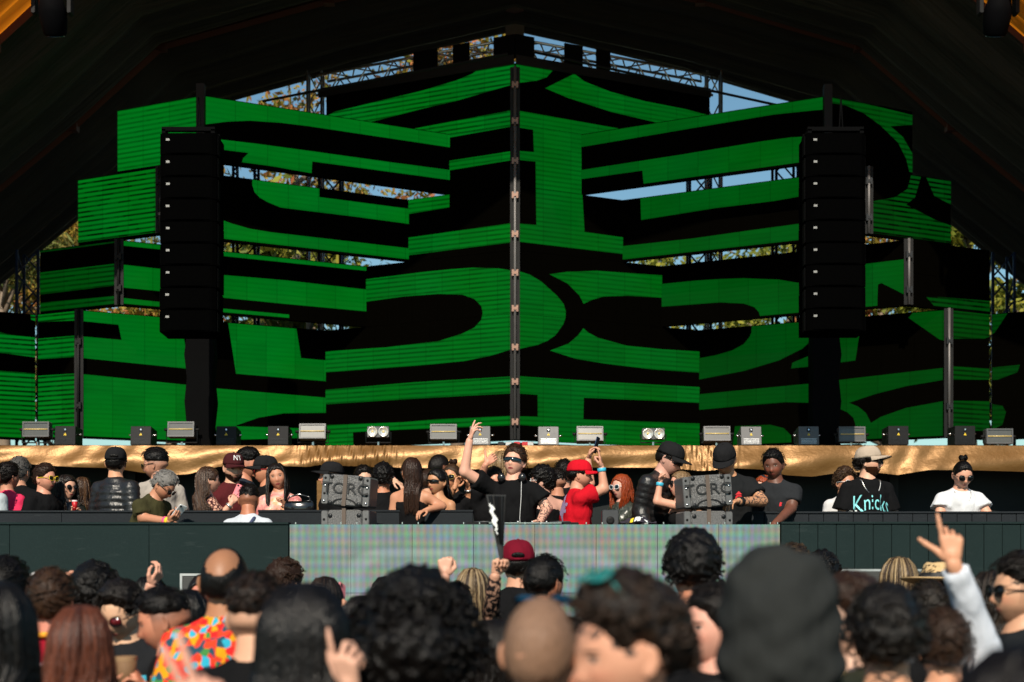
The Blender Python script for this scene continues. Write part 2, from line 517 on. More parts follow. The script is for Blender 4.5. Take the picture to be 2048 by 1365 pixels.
DC, X0C = 22.5, 6 / F * 22.5
SC_, SW = .479, .52
def centre_pt(px):
    k = (px - CX) / F
    if px < 1030: D = (DC + SC_ * X0C) / (1 + SC_ * k)
    else: D = (DC - SC_ * X0C) / (1 - SC_ * k)
    return (k * D, D)
def along(pt, px, slope):
    """from plan point pt go outward to column px; depth changes by slope per metre of X outward"""
    k = (px - CX) / F; X, D = pt
    s = -1 if px < CX else 1
    # D' = D + slope*s*(k D' - X)
    Dn = (D - slope * s * X) / (1 - slope * s * k)
    return (k * Dn, Dn)
LV = [(7.13, 8.10), (6.155, 7.13), (5.14, 6.155), (4.13, 5.14), (2.13, 4.13)]
LV = [(a + HC, b + HC) for a, b in LV]
CP = (X0C, DC)

CL = [
 [(1029, 120), (1029, 168.7), (980, 182.5), (911, 203), (842, 218.7), (756, 241), (660, 262), (640, 240), (670, 224), (756, 203), (842, 182.5), (911, 162), (945, 148), (960, 136), (990, 120)],
 [(1029, 220), (835, 256.5), (700, 281), (700, 310), (901, 275.5), (1029, 252.5)],
 [(890, 323.5), (1029, 302), (1029, 320), (890, 342.7)],
 [(810, 370), (899, 370), (899, 415), (818, 428.7), (810, 430)],
 [(805, 477.5), (1029, 446), (1029, 484.6), (805, 512.6)],
 [(725, 560), (842, 545), (900, 539), (945.5, 535.7), (997, 537.4), (1029, 542), (1029, 697.5), (980, 712.4), (928, 722.7), (842, 731.3), (670, 744), (645, 745.5), (645, 705), (670, 702), (773, 695), (876.6, 683), (925, 667.6), (949, 655.5), (962.7, 640), (965.5, 626.3), (962.7, 612.5), (949, 598.7), (925, 590), (876.6, 588.4), (807.7, 593.6), (725, 605)],
 [(645, 780.6), (827.5, 765), (1029, 753), (1029, 787), (827.5, 798), (645, 809.6)],
 [(645, 851), (804, 845), (874, 839), (1029, 832), (1029, 851), (780, 861), (706, 865), (708, 920), (645, 920)],
]
CR = [
 [(1032, 118), (1060, 118), (1107, 139.5), (1093.5, 155), (1073, 162), (1032, 167)],
 [(1148.6, 148), (1169, 163.6), (1221, 184), (1290, 203), (1370, 218.6), (1425, 233), (1425, 262), (1310, 245), (1221, 224), (1135, 196), (1090, 177)],
 [(1032, 221), (1240, 258), (1240, 290), (1162, 275), (1164, 380), (1169, 464.4), (1252, 476), (1252, 509.5), (1038, 484), (1032, 484), (1032, 447), (1072.5, 450.6), (1071, 323.7), (1032, 320), (1032, 302), (1067.7, 304.8), (1066, 260), (1032, 255)],
 [(1032, 541), (1060, 550), (1083, 564), (1114, 592), (1127, 608), (1131.4, 623), (1131, 636), (1126, 650), (1110.8, 671), (1095, 682), (1076, 690), (1032, 700)],
 [(1098.7, 549), (1135, 544), (1193, 542), (1330, 551.5), (1330, 596.5), (1255, 592), (1207, 593.6), (1183, 600.5), (1167, 608.4), (1159, 592), (1135, 567.7)],
 [(1166.5, 657), (1177, 666), (1196, 676), (1254, 692), (1325, 699), (1405, 704), (1405, 746.3), (1301, 739), (1207.5, 727.5), (1151, 718), (1099.7, 701.7), (1137, 687.6), (1156, 671)],
 [(1032, 752.5), (1207.5, 764), (1405, 775), (1405, 806.5), (1167.6, 796), (1166.5, 839), (1405, 848), (1405, 920), (1080, 920), (1076, 853), (1032, 850), (1032, 833), (1075.5, 833.7), (1075, 790.3), (1032, 787)],
]
for (label, i, px) in (('top tier, left of the corner rail', 0, 652), ('second tier, left of the corner rail', 1, 900), ('third tier, left of the corner rail', 2, 818), ('fourth tier with the rounded D shape, left of the corner rail', 3, 733), ('tall bottom tier, left of the corner rail', 4, 652)):
    led_screen('central green screen, ' + label, centre_pt(px - (7 if i else 0)), CP, *LV[i], CL, .98, .55 if i else .75, frame=.003)
for (label, i, px) in (('top tier, right of the corner rail', 0, 1420), ('second tier, right of the corner rail', 1, 1162), ('third tier, right of the corner rail', 2, 1245), ('fourth tier with two curved blades, right of the corner rail', 3, 1323), ('tall bottom tier, right of the corner rail', 4, 1398)):
    led_screen('central green screen, ' + label, CP, centre_pt(px + (7 if i else 0)), *LV[i], CR, .78, .35, frame=.003)

WL = {
 1: ([[(395, 150), (910, 150), (910, 297), (901, 295.5), (805, 281), (711, 267), (617, 253), (559, 246), (500, 242), (453, 244), (430, 247), (395, 251)],
      [(395, 275), (437, 279), (514, 288), (624.5, 303), (781.5, 325), (910, 342), (910, 362), (624.5, 323.5), (623, 347), (547, 333.5), (484, 325), (486, 317), (497, 306.5), (437, 299), (395, 295)]], 1.0),
 2: ([[(506, 300), (638.6, 300), (638.6, 394.5), (825, 419), (825, 449.3), (711, 434), (617.5, 422.6), (561, 415.5), (535.5, 405), (519, 395.6), (509, 385), (504.5, 371), (504.5, 363)],
      [(320, 420), (437, 438), (465, 448), (500, 458), (542.5, 465), (629, 475), (825, 498), (825, 524), (570, 497.6), (437, 477), (320, 465)]], 1.0),
 3: ([[(230, 440), (740, 440), (740, 543), (437, 511.6), (316, 499), (230, 490)],
      [(230, 528), (316, 537.7), (437, 549.6), (570, 561), (740, 580.4), (740, 624), (570, 608.4), (437, 595), (316, 582.4), (230, 574)],
      [(230, 594.8), (316, 604), (437, 616.8), (578, 629.5), (579, 645), (437, 635), (316, 620), (230, 607)]], 1.0),
 4: ([[(150, 560), (362, 560), (366, 665), (372, 703), (372, 737.7), (163, 716.3), (150, 715), (150, 672), (162, 673), (243, 680.4), (236.8, 650), (163, 642.6), (150, 641)],
      [(150, 747), (371, 770), (430, 777), (660, 796.6), (660, 826), (568, 827), (516.5, 836), (473.5, 851), (470, 920), (150, 920)],
      [(473, 853), (600, 857), (660, 857), (660, 875), (470, 880)],
      [(452, 620), (590, 640), (602, 716.7), (660, 722), (660, 763.7), (472, 748)]], 1.0),
}
WR = {
 1: ([[(1150, 150), (1665, 150), (1665, 219), (1630, 221), (1548, 229.7), (1384, 257), (1161, 295), (1150, 297)],
      [(1150, 342.7), (1361, 310), (1525, 283), (1583.6, 275), (1616, 273.7), (1655, 275), (1655, 322), (1615, 327.6), (1288, 375), (1284.8, 341.7), (1150, 360.7)]], .62),
 2: ([[(1277.7, 300), (1282.4, 440.6), (1431, 416.7), (1548, 402.6), (1614, 391), (1700, 372), (1700, 300)],
      [(1235, 494), (1384, 477.6), (1501.5, 461), (1613, 446), (1745, 427), (1745, 464), (1614, 481), (1300, 522), (1235, 531)]], .56),
 3: ([[(1315, 569.3), (1393.7, 561.5), (1440, 558.5), (1487.5, 557), (1558, 559.7), (1613, 569), (1660, 585), (1660, 632), (1610, 634), (1523, 646), (1518, 625), (1508.6, 614.7), (1487.5, 607.7), (1440.6, 605.4), (1315, 614.6)],
      [(1700, 532), (1809.5, 518.8), (1809.5, 590), (1763, 566.7), (1756, 569.5), (1754, 635), (1700, 635)]], .52),
 4: ([[(1505, 600), (1650, 600), (1650, 655), (1640, 668), (1625.8, 679), (1604.7, 698), (1558, 721.4), (1487.5, 742.5), (1390, 761), (1390, 718.5), (1431, 711), (1464, 701.5), (1487.5, 688.6), (1499, 674.5), (1503, 665)],
      [(1640, 703), (1584.8, 726), (1582.4, 737.3), (1640, 731.6)],
      [(1660, 662), (1719.5, 664), (1711, 721.4), (1660, 728.5)],
      [(1390, 789.8), (1626, 767), (1690, 759), (1886, 736.3), (1886, 760.5), (1811.7, 773), (1749.4, 789), (1698.4, 806), (1680, 806), (1625, 806), (1572, 805), (1503, 810.5), (1390, 821)],
      [(1681, 800), (1698.4, 806), (1717, 814), (1732, 826.4), (1742, 846.4), (1762, 834), (1811.7, 816.5), (1886, 802.8), (1886, 900), (1732, 900), (1712, 854), (1707, 836.4), (1694.6, 825), (1681, 819)],
      [(1470, 853), (1541, 850), (1568, 857), (1582, 871), (1585.6, 920), (1462, 920)],
      [(1816.6, 636), (1850, 600), (1888, 600), (1888, 681.5), (1879, 679.5)]], .38),
}
TN = ['', 'second', 'third', 'fourth', 'bottom']
PROWL = {1: 405, 2: 322, 3: 240, 4: 160}; PROWR = {1: 1652, 2: 1735, 3: 1815, 4: 1895}
VALL = {1: 900, 2: 818, 3: 733, 4: 652}; VALR = {1: 1162, 2: 1245, 3: 1323, 4: 1398}
OUTL = {1: 235, 2: 156, 3: 80, 4: 76}; OUTR = {1: 1825, 2: 1902, 3: 1980, 4: 1979}
full = [[(-300, 0), (2400, 0), (2400, 1000), (-300, 1000)]]
OL = {1: (full, 1.05, .5), 2: (full, 1.05, .95),
      3: ([[(70, 547), (245, 526), (245, 570), (70, 591)], [(70, 470), (245, 460), (245, 484), (70, 507)], [(70, 607), (245, 591), (245, 640), (70, 640)]], .42, .7),
      4: ([[(70, 560), (165, 560), (165, 641), (70, 645)], [(70, 678.5), (165, 670.5), (165, 713.5), (70, 719.5)], [(70, 752.5), (165, 746.5), (165, 920), (70, 920)]], 1.05, .85)}
OR = {1: ([[(1655, 193), (1727, 207), (1830, 232), (1830, 250), (1781, 253), (1806, 275), (1826, 310), (1827, 355), (1820, 350), (1812, 318), (1796, 286), (1760, 251), (1727, 227), (1690, 211), (1655, 206)]], .42, .6),
      2: ([[(1740, 404), (1790, 395), (1815, 378), (1822, 350), (1843, 350), (1830, 395), (1812, 410), (1870, 440), (1905, 453), (1905, 490), (1740, 474)], [(1850, 350), (1905, 360), (1905, 412), (1868, 392)]], .36, 1.0),
      3: ([[(1850, 592), (1985, 603), (1985, 650), (1900, 650)]], .36, 1.0),
      4: ([[(1900, 610), (1985, 620), (1985, 672), (1968, 678), (1900, 678)], [(1900, 733), (1985, 738), (1985, 760), (1900, 760)], [(1900, 802), (1985, 803), (1985, 855), (1970, 862), (1900, 862)]], .34, .7)}
prow_pts = {}
for k in (1, 2, 3, 4):
    Vl = centre_pt(VALL[k]); Pl = along(Vl, PROWL[k], -SW); Ol = along(Pl, OUTL[k], SC_)
    Vr = centre_pt(VALR[k]); Pr = along(Vr, PROWR[k], -SW); Or = along(Pr, OUTR[k], SC_)
    prow_pts[k] = (Pl, Pr)
    led_screen('green screen of the %s tier spanning from the left line array to the central wall' % TN[k], Pl, Vl, *LV[k], WL[k][0], WL[k][1] * .95, .12)
    led_screen('green screen of the %s tier spanning from the central wall to the right line array' % TN[k], Vr, Pr, *LV[k], WR[k][0], WR[k][1], .1)
    led_screen('striped outer screen of the %s tier turned away beyond the left line array' % TN[k], Ol, Pl, *LV[k], OL[k][0], OL[k][1], OL[k][2])
    led_screen('dim outer screen of the %s tier turned away beyond the right line array' % TN[k], Pr, Or, *LV[k], OR[k][0], OR[k][1], OR[k][2])
    if k == 4:
        a = along(Ol, 71, SC_); e = along(a, -140, -SW)
        led_screen('striped green bottom screen cut by the left edge of the picture', e, a, *LV[4], [[(-200, 652), (0, 665), (31, 671.6), (75, 676), (75, 716), (0, 706), (-200, 685)], [(-200, 730), (0, 742), (75, 747.5), (75, 920), (-200, 920)], [(58, 600), (75, 600), (75, 644), (62, 640)]], 1.0, .9)
        a = along(Or, 1984, SC_); e = along(a, 2200, -SW)
        led_screen('nearly dark bottom screen cut by the right edge of the picture', a, e, *LV[4], [[(1980, 630), (2020, 620), (1990, 665), (1980, 672)], [(1980, 736), (2040, 730), (2035, 745), (1995, 760), (1980, 760)], [(1980, 808), (2005, 812), (2012, 825), (2005, 850), (1980, 862)]], .3, .4)

# dark plinths that close the foot of the screens
for (nm_, A_, B_) in (('central screens, left of the rail', centre_pt(652), CP), ('central screens, right of the rail', CP, centre_pt(1398)), ('left screens', along(centre_pt(652), 270, -SW), centre_pt(652)), ('right screens', centre_pt(1398), along(centre_pt(1398), 1720, -SW))):
    A_ = Vector(A_); B_ = Vector(B_); L_ = (B_ - A_).length
    o = MB().bbox((0, .05, 0), (L_ - .01, .22, LV[4][0] - GZ - .03), .01).build('plinth', BLACKCLOTH); o.location = (A_.x, A_.y, GZ); o.rotation_euler = (0, 0, math.atan2(B_.y - A_.y, B_.x - A_.x))
    tag(o, 'black cloth plinth under the ' + nm_, 'plinth', 'plinths under the led wall')
# corner rails between the screens
def rail(label, X, D, z0, z1, r, mat, n_cl, clm):
    root = empty('corner_rail', (X, D, z0)); tag(root, label, 'rail', 'upright rails on the screen corners')
    MB().tube([(0, 0, 0), (0, 0, z1 - z0)], r, 8).build('pole', mat, root, True)
    me = MB().box((-r * 2.1, -r * 1.4, -.05), (-r * .7, r, .05)).box((r * .7, -r * 1.4, -.05), (r * 2.1, r, .05)).box((-r * 1.3, -r * 1.5, -.022), (r * 1.3, r, .022)).mesh('clamp', clm)
    for i in range(n_cl):
        o = link_mesh('clamp', me, root); o.location = (0, 0, (z1 - z0) * (i + .5) / n_cl + random.uniform(-.03, .03))
    MB().box((-r * 3.2, r * 1.2, 0), (r * 3.2, r * 1.2 + .02, z1 - z0)).build('backing_strip', BLACK, root)
PINK = plain('worn_copper_clamp', (.26, .15, .11), .5, .3, var=.5, scale=20)
rail('tall pale rail with clamps on the front corner of the central screens', X0C, DC - .12, LV[4][0], LV[0][1] - .1, .024, plain('grey_rail', (.13, .125, .125), .5, .4), 10, PINK)
for k in (2, 3, 4):
    (xl, dl), (xr, dr) = prow_pts[k]
    rail('dark rail on the %s tier corner left of the line array' % TN[k], xl, dl - .09, LV[k][0], LV[k][1], .022, BLACK, 2, BLACK)
    rail('grey rail on the %s tier corner right of the line array' % TN[k], xr, dr - .09, LV[k][0], LV[k][1], .022, plain('grey_rail', (.13, .125, .125), .5, .4), 2, DARKMETAL)
for k, nm in ((1, 'upper'),):
    for i, s in ((0, 'left'), (1, 'right')):
        X, D = prow_pts[k][i]
        o = box_obj('corner_post', (X - .06, D - .16, LV[1][0]), (X + .06, D - .05, LV[1][1] + .12), BLACK)
        tag(o, 'black post on the %s screen corner above the %s line array' % (nm, s), 'post', 'posts on the upper screen corners')

# ------------------------------------------------------------------ trusses
def truss(label, A, B, size, mat, n, r=.022, group='lattice trusses around the screens', cat='truss'):
    A, B = Vector(A), Vector(B); d = (B - A); L = d.length; d.normalize()
    up = Vector((0, 0, 1)) if abs(d.z) < .8 else Vector((0, 1, 0))
    a = d.cross(up).normalized(); b = a.cross(d)
    root = empty('lattice_truss', A); tag(root, label, cat, group)
    c = [(a * sx + b * sy) * size / 2 for sx, sy in ((-1, -1), (1, -1), (1, 1), (-1, 1))]
    for q in c: MB().tube([q, q + d * L], r, 6).build('chord', mat, root, True)
    for i in range(n):
        t0, t1 = L * i / n, L * (i + 1) / n
        for k in range(4):
            p, q = c[k], c[(k + 1) % 4]
            s, e = (p, q) if i % 2 else (q, p)
            MB().tube([s + d * t0, e + d * t1], r * .6, 5).build('brace', mat, root, True)
    return root
tl = centre_pt(640); tr = centre_pt(1418)
zt = LV[0][1] + .22
truss('silver lattice truss over the top screens, left slope', (tl[0], tl[1] + .25, zt), (X0C - .1, DC + .25, zt), .34, ALU, 14)
truss('silver lattice truss over the top screens, right slope', (X0C + .1, DC + .25, zt), (tr[0], tr[1] + .25, zt), .34, ALU, 14)
for lab, a0, b0 in (('left', tl, CP), ('right', CP, tr)):
    A = Vector((a0[0], a0[1] - .02)); B = Vector((b0[0], b0[1] - .02)); ang = math.atan2(B.y - A.y, B.x - A.x); L = (B - A).length
    spans = [(.50, .62), (.70, .78), (.90, 1.0)] if lab == 'left' else [(0, .09), (.24, .33), (.40, .47)]
    for (s0, s1) in spans:
        o = MB().box((L * s0, -.03, -.16), (L * s1, .0, .22)).build('black_drape', BLACKCLOTH)
        o.location = (A.x, A.y, zt); o.rotation_euler = (0, 0, ang)
        tag(o, 'black cloth on the %s slope of the top truss, %s of the three' % (lab, ['lowest', 'middle', 'highest'][spans.index((s0, s1)) if lab == 'left' else 2 - spans.index((s0, s1))]), 'cloth', 'black cloths on the top truss')
    o = MB().box((0, -.05, -.2), (L, -.03, -.05)).build('header_strip', BLACK); o.location = (A.x, A.y, zt - .06); o.rotation_euler = (0, 0, ang)
    tag(o, 'black strip along the top edge of the highest screens, %s slope' % lab, 'trim')
for (px, D, y0, y1, lab) in ((492, 24.0, 892, 300, 'blue lattice tower seen through the gaps beside the left line array'), (662, 24.6, 892, 300, 'blue lattice tower seen through the gaps near the central screens on the left'),
                        (1398, 24.6, 892, 300, 'blue lattice tower seen through the gaps near the central screens on the right'), (1570, 24.0, 892, 300, 'blue lattice tower seen through the gaps beside the right line array'),
                        (62, 24.0, 892, 505, 'blue lattice tower beside the pine at the left edge'), (2000, 24.0, 892, 510, 'blue lattice tower before the trees at the right edge')):
    a, b = P(px, y0, D), P(px, y1, D); a.z = GZ
    truss(lab, a, b, .36, BLUETRUSS, max(5, int((b.z - a.z) / .4)), .026)
truss('silver truss post at the left end of the top screens', (tl[0] - .12, tl[1] + .3, GZ), (tl[0] - .12, tl[1] + .3, LV[0][1] + .5), .24, ALU, 14)
truss('silver truss post at the right end of the top screens', (tr[0] + .12, tr[1] + .3, GZ), (tr[0] + .12, tr[1] + .3, LV[0][1] + .5), .24, ALU, 14)
for (p0, p1, lab) in (((525, 203), (1015, 108), 'left'), ((1060, 103), (1560, 212), 'right')):
    o = MB().tube([P(*p0, 22.6), P(*p1, 22.2)], .02, 6).build('guy_cable', BLACK); tag(o, 'thin black cable strung under the roof on the %s slope' % lab, 'cable')

# ------------------------------------------------------------------ tent roof
def m_roof(name, col, tr=None):
    t = NT(name); p = t.geo()
    c = t.mix(t.noise(p, 1.2, 4), tuple(x * .6 for x in col), tuple(x * 1.3 for x in col))
    t.set(col=c, rough=.75, spec=.25)
    t.bump(t.noise(t.vmul(p, (.5, 6, .5)), 1.5, 4), .6, .1)
    if tr:
        ts = t.n('BsdfTranslucent'); ts.inputs[0].default_value = (*tr, 1)
        mx = t.n('MixShader'); mx.inputs[0].default_value = .5
        t.l(t.b.outputs[0], mx.inputs[1]); t.l(ts.outputs[0], mx.inputs[2]); t.l(mx.outputs[0], t.out.inputs[0])
    return t.m
ROOFM = m_roof('dark_tent_fabric', (.030, .030, .023))
ORANGE = m_roof('orange_tent_fabric', (.6, .16, .01), (.75, .22, .01))
RIBM = plain('orange_painted_beam', (.085, .022, .006), .6)
PROF = [(-19.0, -HC), (-9.55, 5.45), (-7.2, 7.4), (-5.75, 8.72), (-3.0, 9.48), (.05, 10.16), (3.1, 9.48), (5.7, 8.72), (7.2, 7.4), (9.55, 5.45), (19.0, -HC)]
def roof_bay(nm, lab, y0, y1, mat, sag):
    mb = MB(); pf = []
    for i in range(len(PROF) - 1):
        for k in range(6):
            t = k / 6; pf.append((PROF[i][0] * (1 - t) + PROF[i + 1][0] * t, PROF[i][1] * (1 - t) + PROF[i + 1][1] * t))
    pf.append(PROF[-1])
    n = len(pf) - 1; NV = 30
    vs = []; fs = []
    for j in range(NV + 1):
        v = j / NV; y = y0 + (y1 - y0) * v
        for i, (x, z) in enumerate(pf):
            s = sag * math.sin(math.pi * v) + .05 * math.sin(v * 28 + i * .15) * (1 if 0 < j < NV else 0)
            k = 1 - s / 9
            vs.append((x * k, y, HC + (z + HC) * k - HC if z > -HC + .01 else .0))
    for j in range(NV):
        for i in range(n):
            a = j * (n + 1) + i; fs.append((a, a + 1, a + n + 2, a + n + 1))
    o = mb.add(vs, fs).build(nm, mat, None, True)
    tag(o, lab, 'tent roof', 'bays of the stage tent')
    return o
roof_bay('tent_bay', 'orange front bay of the stage tent lit from outside', 17.6, 19.72, ORANGE, .12)
roof_bay('tent_bay', 'dark middle bay of the stage tent', 19.68, 23.33, ROOFM, .28)
roof_bay('tent_bay', 'dark rear bay of the stage tent over the led wall', 23.29, 26.5, ROOFM, .28)
for (y, lab) in ((19.7, 'orange arch beam between the orange and the dark tent bays'), (23.3, 'orange arch beam above the led wall'), (26.5, 'orange arch beam at the rear of the tent')):
    root = empty('arch_beam', (0, y, 0)); tag(root, lab, 'beam', 'arch beams of the stage tent')
    for i in range(len(PROF) - 1):
        (xa, za), (xb, zb) = PROF[i], PROF[i + 1]
        MB().tube([(xa, 0, HC + za + (.05 if y > 26 else -.06)), (xb, 0, HC + zb + (.05 if y > 26 else -.06))], .07, 4).build('beam_segment', RIBM, root)
    for i in range(len(PROF)):
        xa, za = PROF[i]
        MB().box((xa - .09, -.08, HC + za - (.14 if y < 26 else .01)), (xa + .09, .08, HC + za + (-.01 if y < 26 else .1))).build('joint_plate', RIBM, root)
o = box_obj('ridge_beam', (-.12, 17.6, HC + 9.82), (.22, 26.4, HC + 10.05), RIBM); tag(o, 'orange ridge beam running to the rear peak of the tent', 'beam')
# ------------------------------------------------------------------ trees behind the stage
def m_leaf(name, a, b, c):
    t = NT(name)
    oi = t.n('NewGeometry').outputs['Random Per Island']
    col = t.ramp(oi, [(0, a), (.55, b), (1, c)])
    t.set(col=col, rough=.6, spec=.3)
    ts = t.n('BsdfTranslucent'); t.l(col, ts.inputs[0]); mx = t.n('MixShader'); mx.inputs[0].default_value = .25
    t.l(t.b.outputs[0], mx.inputs[1]); t.l(ts.outputs[0], mx.inputs[2]); t.l(mx.outputs[0], t.out.inputs[0])
    return t.m
LEAF = {'green': m_leaf('green_leaf', (.09, .12, .014), (.19, .21, .025), (.34, .31, .04)),
        'autumn': m_leaf('autumn_leaf', (.16, .16, .02), (.32, .22, .03), (.45, .14, .06)),
        'pine': m_leaf('pine_needle', (.08, .11, .025), (.17, .19, .04), (.28, .20, .06))}
BARK = plain('bark', (.19, .14, .10), .9, var=.4, scale=14, bump=.6, bscale=30)
def tree(name, label, px, D, top, crown_lo, rad, kind, nleaf, lsize, seed):
    rs = np.random.RandomState(seed)
    b = P(px, 0, D); z1 = HC + (YH - top) / F * D; zc = HC + (YH - crown_lo) / F * D
    root = empty(name, (b.x, D, 0)); tag(root, label, 'tree', 'trees behind the stage')
    mb = MB()
    lean = rs.uniform(-.3, .3)
    mb.tube([(0, 0, 0), (lean * .4, .1, z1 * .3), (lean, 0, z1 * .6), (lean * 1.2, 0, z1 * .93)], [.24, .19, .13, .03], 8)
    cl = []
    nb = 22
    for i in range(nb):
        f = rs.uniform(0, 1); h = zc * .9 + (z1 - zc * .9) * f
        a = rs.uniform(0, 6.28); r = rad * (1.05 - .75 * f ** 1.6) * rs.uniform(.55, 1.0)
        e = Vector((lean + r * math.cos(a), r * math.sin(a), h + rs.uniform(.1, .8)))
        s = Vector((lean * h / z1, 0, h - rs.uniform(.3, 1.0)))
        mid = (s + e) / 2 + Vector((rs.uniform(-.2, .2), rs.uniform(-.2, .2), .15))
        mb.tube([s, mid, e], [.07, .045, .012], 5)
        cl += [(e, .8), (mid, .55)]
    mb.build('trunk', BARK, root, True)
    per = nleaf // len(cl)
    vs = []; fs = []
    for (c, sc) in cl:
        cr = rad * .34 * sc * rs.uniform(.7, 1.3)
        for _ in range(per):
            q = rs.normal(0, 1, 3); q /= max(.3, np.linalg.norm(q)); q *= cr * rs.uniform(.25, 1.1)
            p = np.array(c) + q * np.array([1, 1, .75])
            u = rs.normal(0, 1, 3); u /= np.linalg.norm(u); w = np.cross(u, rs.normal(0, 1, 3)); w /= np.linalg.norm(w) + 1e-6
            l = lsize * rs.uniform(.6, 1.4); wd = l * (.12 if kind == 'pine' else .42)
            k = len(vs)
            vs += [tuple(p - u * l), tuple(p + w * wd), tuple(p + u * l), tuple(p - w * wd)]
            fs.append((k, k + 1, k + 2, k + 3))
    MB().add(vs, fs).build('crown', LEAF[kind], root)
tree('pine_tree', 'pine with long needles at the left edge behind the screens', 10, 33, 430, 700, 2.2, 'pine', 5000, .17, 1)
tree('pine_tree', 'pine seen through the gap beside the left line array', 420, 35, 240, 620, 2.5, 'pine', 4500, .16, 2)
tree('autumn_tree', 'autumn tree with a bare limb in the gap left of the centre', 590, 34, 190, 420, 2.4, 'autumn', 2600, .10, 3)
tree('autumn_tree', 'autumn tree peeking over the top screens by the roof peak', 905, 36, 70, 420, 3.4, 'autumn', 5200, .11, 4)
tree('leafy_tree', 'yellow green tree behind the central screens, lower left gap', 640, 38, 430, 760, 3.2, 'green', 6500, .11, 5)
tree('palm_like_tree', 'pointed leafed tree in the fourth tier gap on the left', 520, 31, 470, 760, 2.6, 'green', 4500, .15, 6)
tree('leafy_tree', 'round green tree in the gap right of the centre', 1330, 38, 500, 800, 3.2, 'green', 6500, .11, 7)
tree('leafy_tree', 'broad green tree in the gap beside the right line array', 1560, 40, 470, 800, 3.6, 'green', 7500, .12, 8)
tree('leafy_tree', 'tall green tree at the right edge', 1960, 34, 400, 800, 2.5, 'green', 7500, .12, 9)
tree('leafy_tree', 'dense green tree cut by the right edge', 2100, 31, 430, 800, 2.6, 'green', 7500, .12, 10)
tree('leafy_tree', 'green tree filling the low gap beyond the right line array', 1780, 36, 500, 800, 2.6, 'autumn', 5500, .11, 11)
tree('autumn_tree', 'reddish tree low behind the left outer screens', 130, 37, 420, 800, 3.0, 'autumn', 5500, .12, 12)
tree('autumn_tree', 'reddish tree low behind the fifth tier left of centre', 330, 34, 560, 800, 2.2, 'autumn', 4500, .11, 13)

# ------------------------------------------------------------------ text helper
def text_geo(txt, size, extrude=0.0):
    c = bpy.data.curves.new('t', 'FONT'); c.body = txt; c.size = size; c.extrude = extrude; c.align_x = 'CENTER'; c.align_y = 'CENTER'
    c.resolution_u = 3
    o = bpy.data.objects.new('t', c); COL.objects.link(o)
    dg = bpy.context.evaluated_depsgraph_get(); dg.update()
    me = bpy.data.meshes.new_from_object(o.evaluated_get(dg))
    vs = [v.co.copy() for v in me.vertices]; fs = [tuple(p.vertices) for p in me.polygons]
    bpy.data.objects.remove(o); bpy.data.meshes.remove(me); bpy.data.curves.remove(c)
    return vs, fs
def text_obj(name, txt, size, mat, parent, loc, rot=(R(90), 0, 0), extrude=.002):
    vs, fs = text_geo(txt, size, extrude)
    o = MB().add(vs, fs).build(name, mat, parent); o.location = loc; o.rotation_euler = rot
    return o

# ------------------------------------------------------------------ line arrays and their towers
GRILLE = plain('black_grille', (.0010, .0010, .0010), .8, var=.3, scale=40, bump=.3, bscale=220, spec=.0)
ARRAYBLACK = plain('array_black', (.0009, .0009, .0009), .8, var=.3, spec=.0)
BADGE = plain('silver_badge', (.20, .20, .19), .5, .1)
def line_array(label, side, x0, x1, ytop, ybot, D):
    W = (x1 - x0) / F * D; n = 9; z1 = HC + (YH - ytop) / F * D; z0 = HC + (YH - ybot) / F * D
    h = (z1 - z0) / n
    root = empty('line_array', (P((x0 + x1) / 2, 0, D).x, D, z0)); tag(root, label, 'speaker', 'line arrays hung at the stage sides')
    mb = MB()
    b = .018
    prof = [(-W / 2, .5), (-W / 2, .04), (-W / 2 + .05, 0), (W / 2 - .05, 0), (W / 2, .04), (W / 2, .5)]
    mb.loft([[Vector((x, y, z)) for x, y in prof] for z in (.006, h - .006)])
    me = mb.mesh('cabinet', ARRAYBLACK)
    gm = MB().grid(lambda u, v: (-W / 2 + .07 + (W - .14) * u, -.006 - .02 * math.sin(math.pi * u), .02 + (h - .04) * v), 14, 1).mesh('grille', GRILLE, True)
    bm_ = MB().box((0, -.016, 0), (.045, -.009, .028)).mesh('badge', BADGE)
    lm = MB().box((-.012, .08, .02), (.012, .2, h - .02)).mesh('side_plate', BLACKCLOTH)
    for i in range(n):
        c = link_mesh('cabinet', me, root)
        c.location = (random.uniform(-.003, .003), -.012 * (i - 8) ** 2 * .18 * 0 + .004 * i, i * h); c.rotation_euler = (R(-.5 * (8 - i) * .4), 0, R(random.uniform(-.4, .4)))
        link_mesh('grille', gm, c)
        bo = link_mesh('badge', bm_, c); bo.location = (-W / 2 + .085, 0, h * .62)
        for s in (-1, 1):
            q = link_mesh('side_plate', lm, c); q.location = (s * W / 2, 0, 0)
    z = n * h
    mb = MB().box((-W / 2 + .02, .05, z + .03), (W / 2 - .02, .12, z + .08)).box((-W / 2 + .02, .35, z + .03), (W / 2 - .02, .42, z + .08))
    mb.box((-W / 2 + .02, .05, z), (-W / 2 + .07, .45, z + .05)).box((W / 2 - .07, .05, z), (W / 2 - .02, .45, z + .05))
    mb.build('flying_frame', BLACKCLOTH, root)
    for s in (-.06, .06):
        MB().tube([(s * .4 + .1, .2, z + .06), (.1, .2, z + .5)], .010, 5).build('chain', BLACKCLOTH, root)
    return root
line_array('black line array of nine cabinets hanging before the left screens', 'left', 318, 431, 264, 664, 18.0)
line_array('black line array of nine cabinets hanging before the right screens', 'right', 1614, 1733, 264, 662, 18.0)
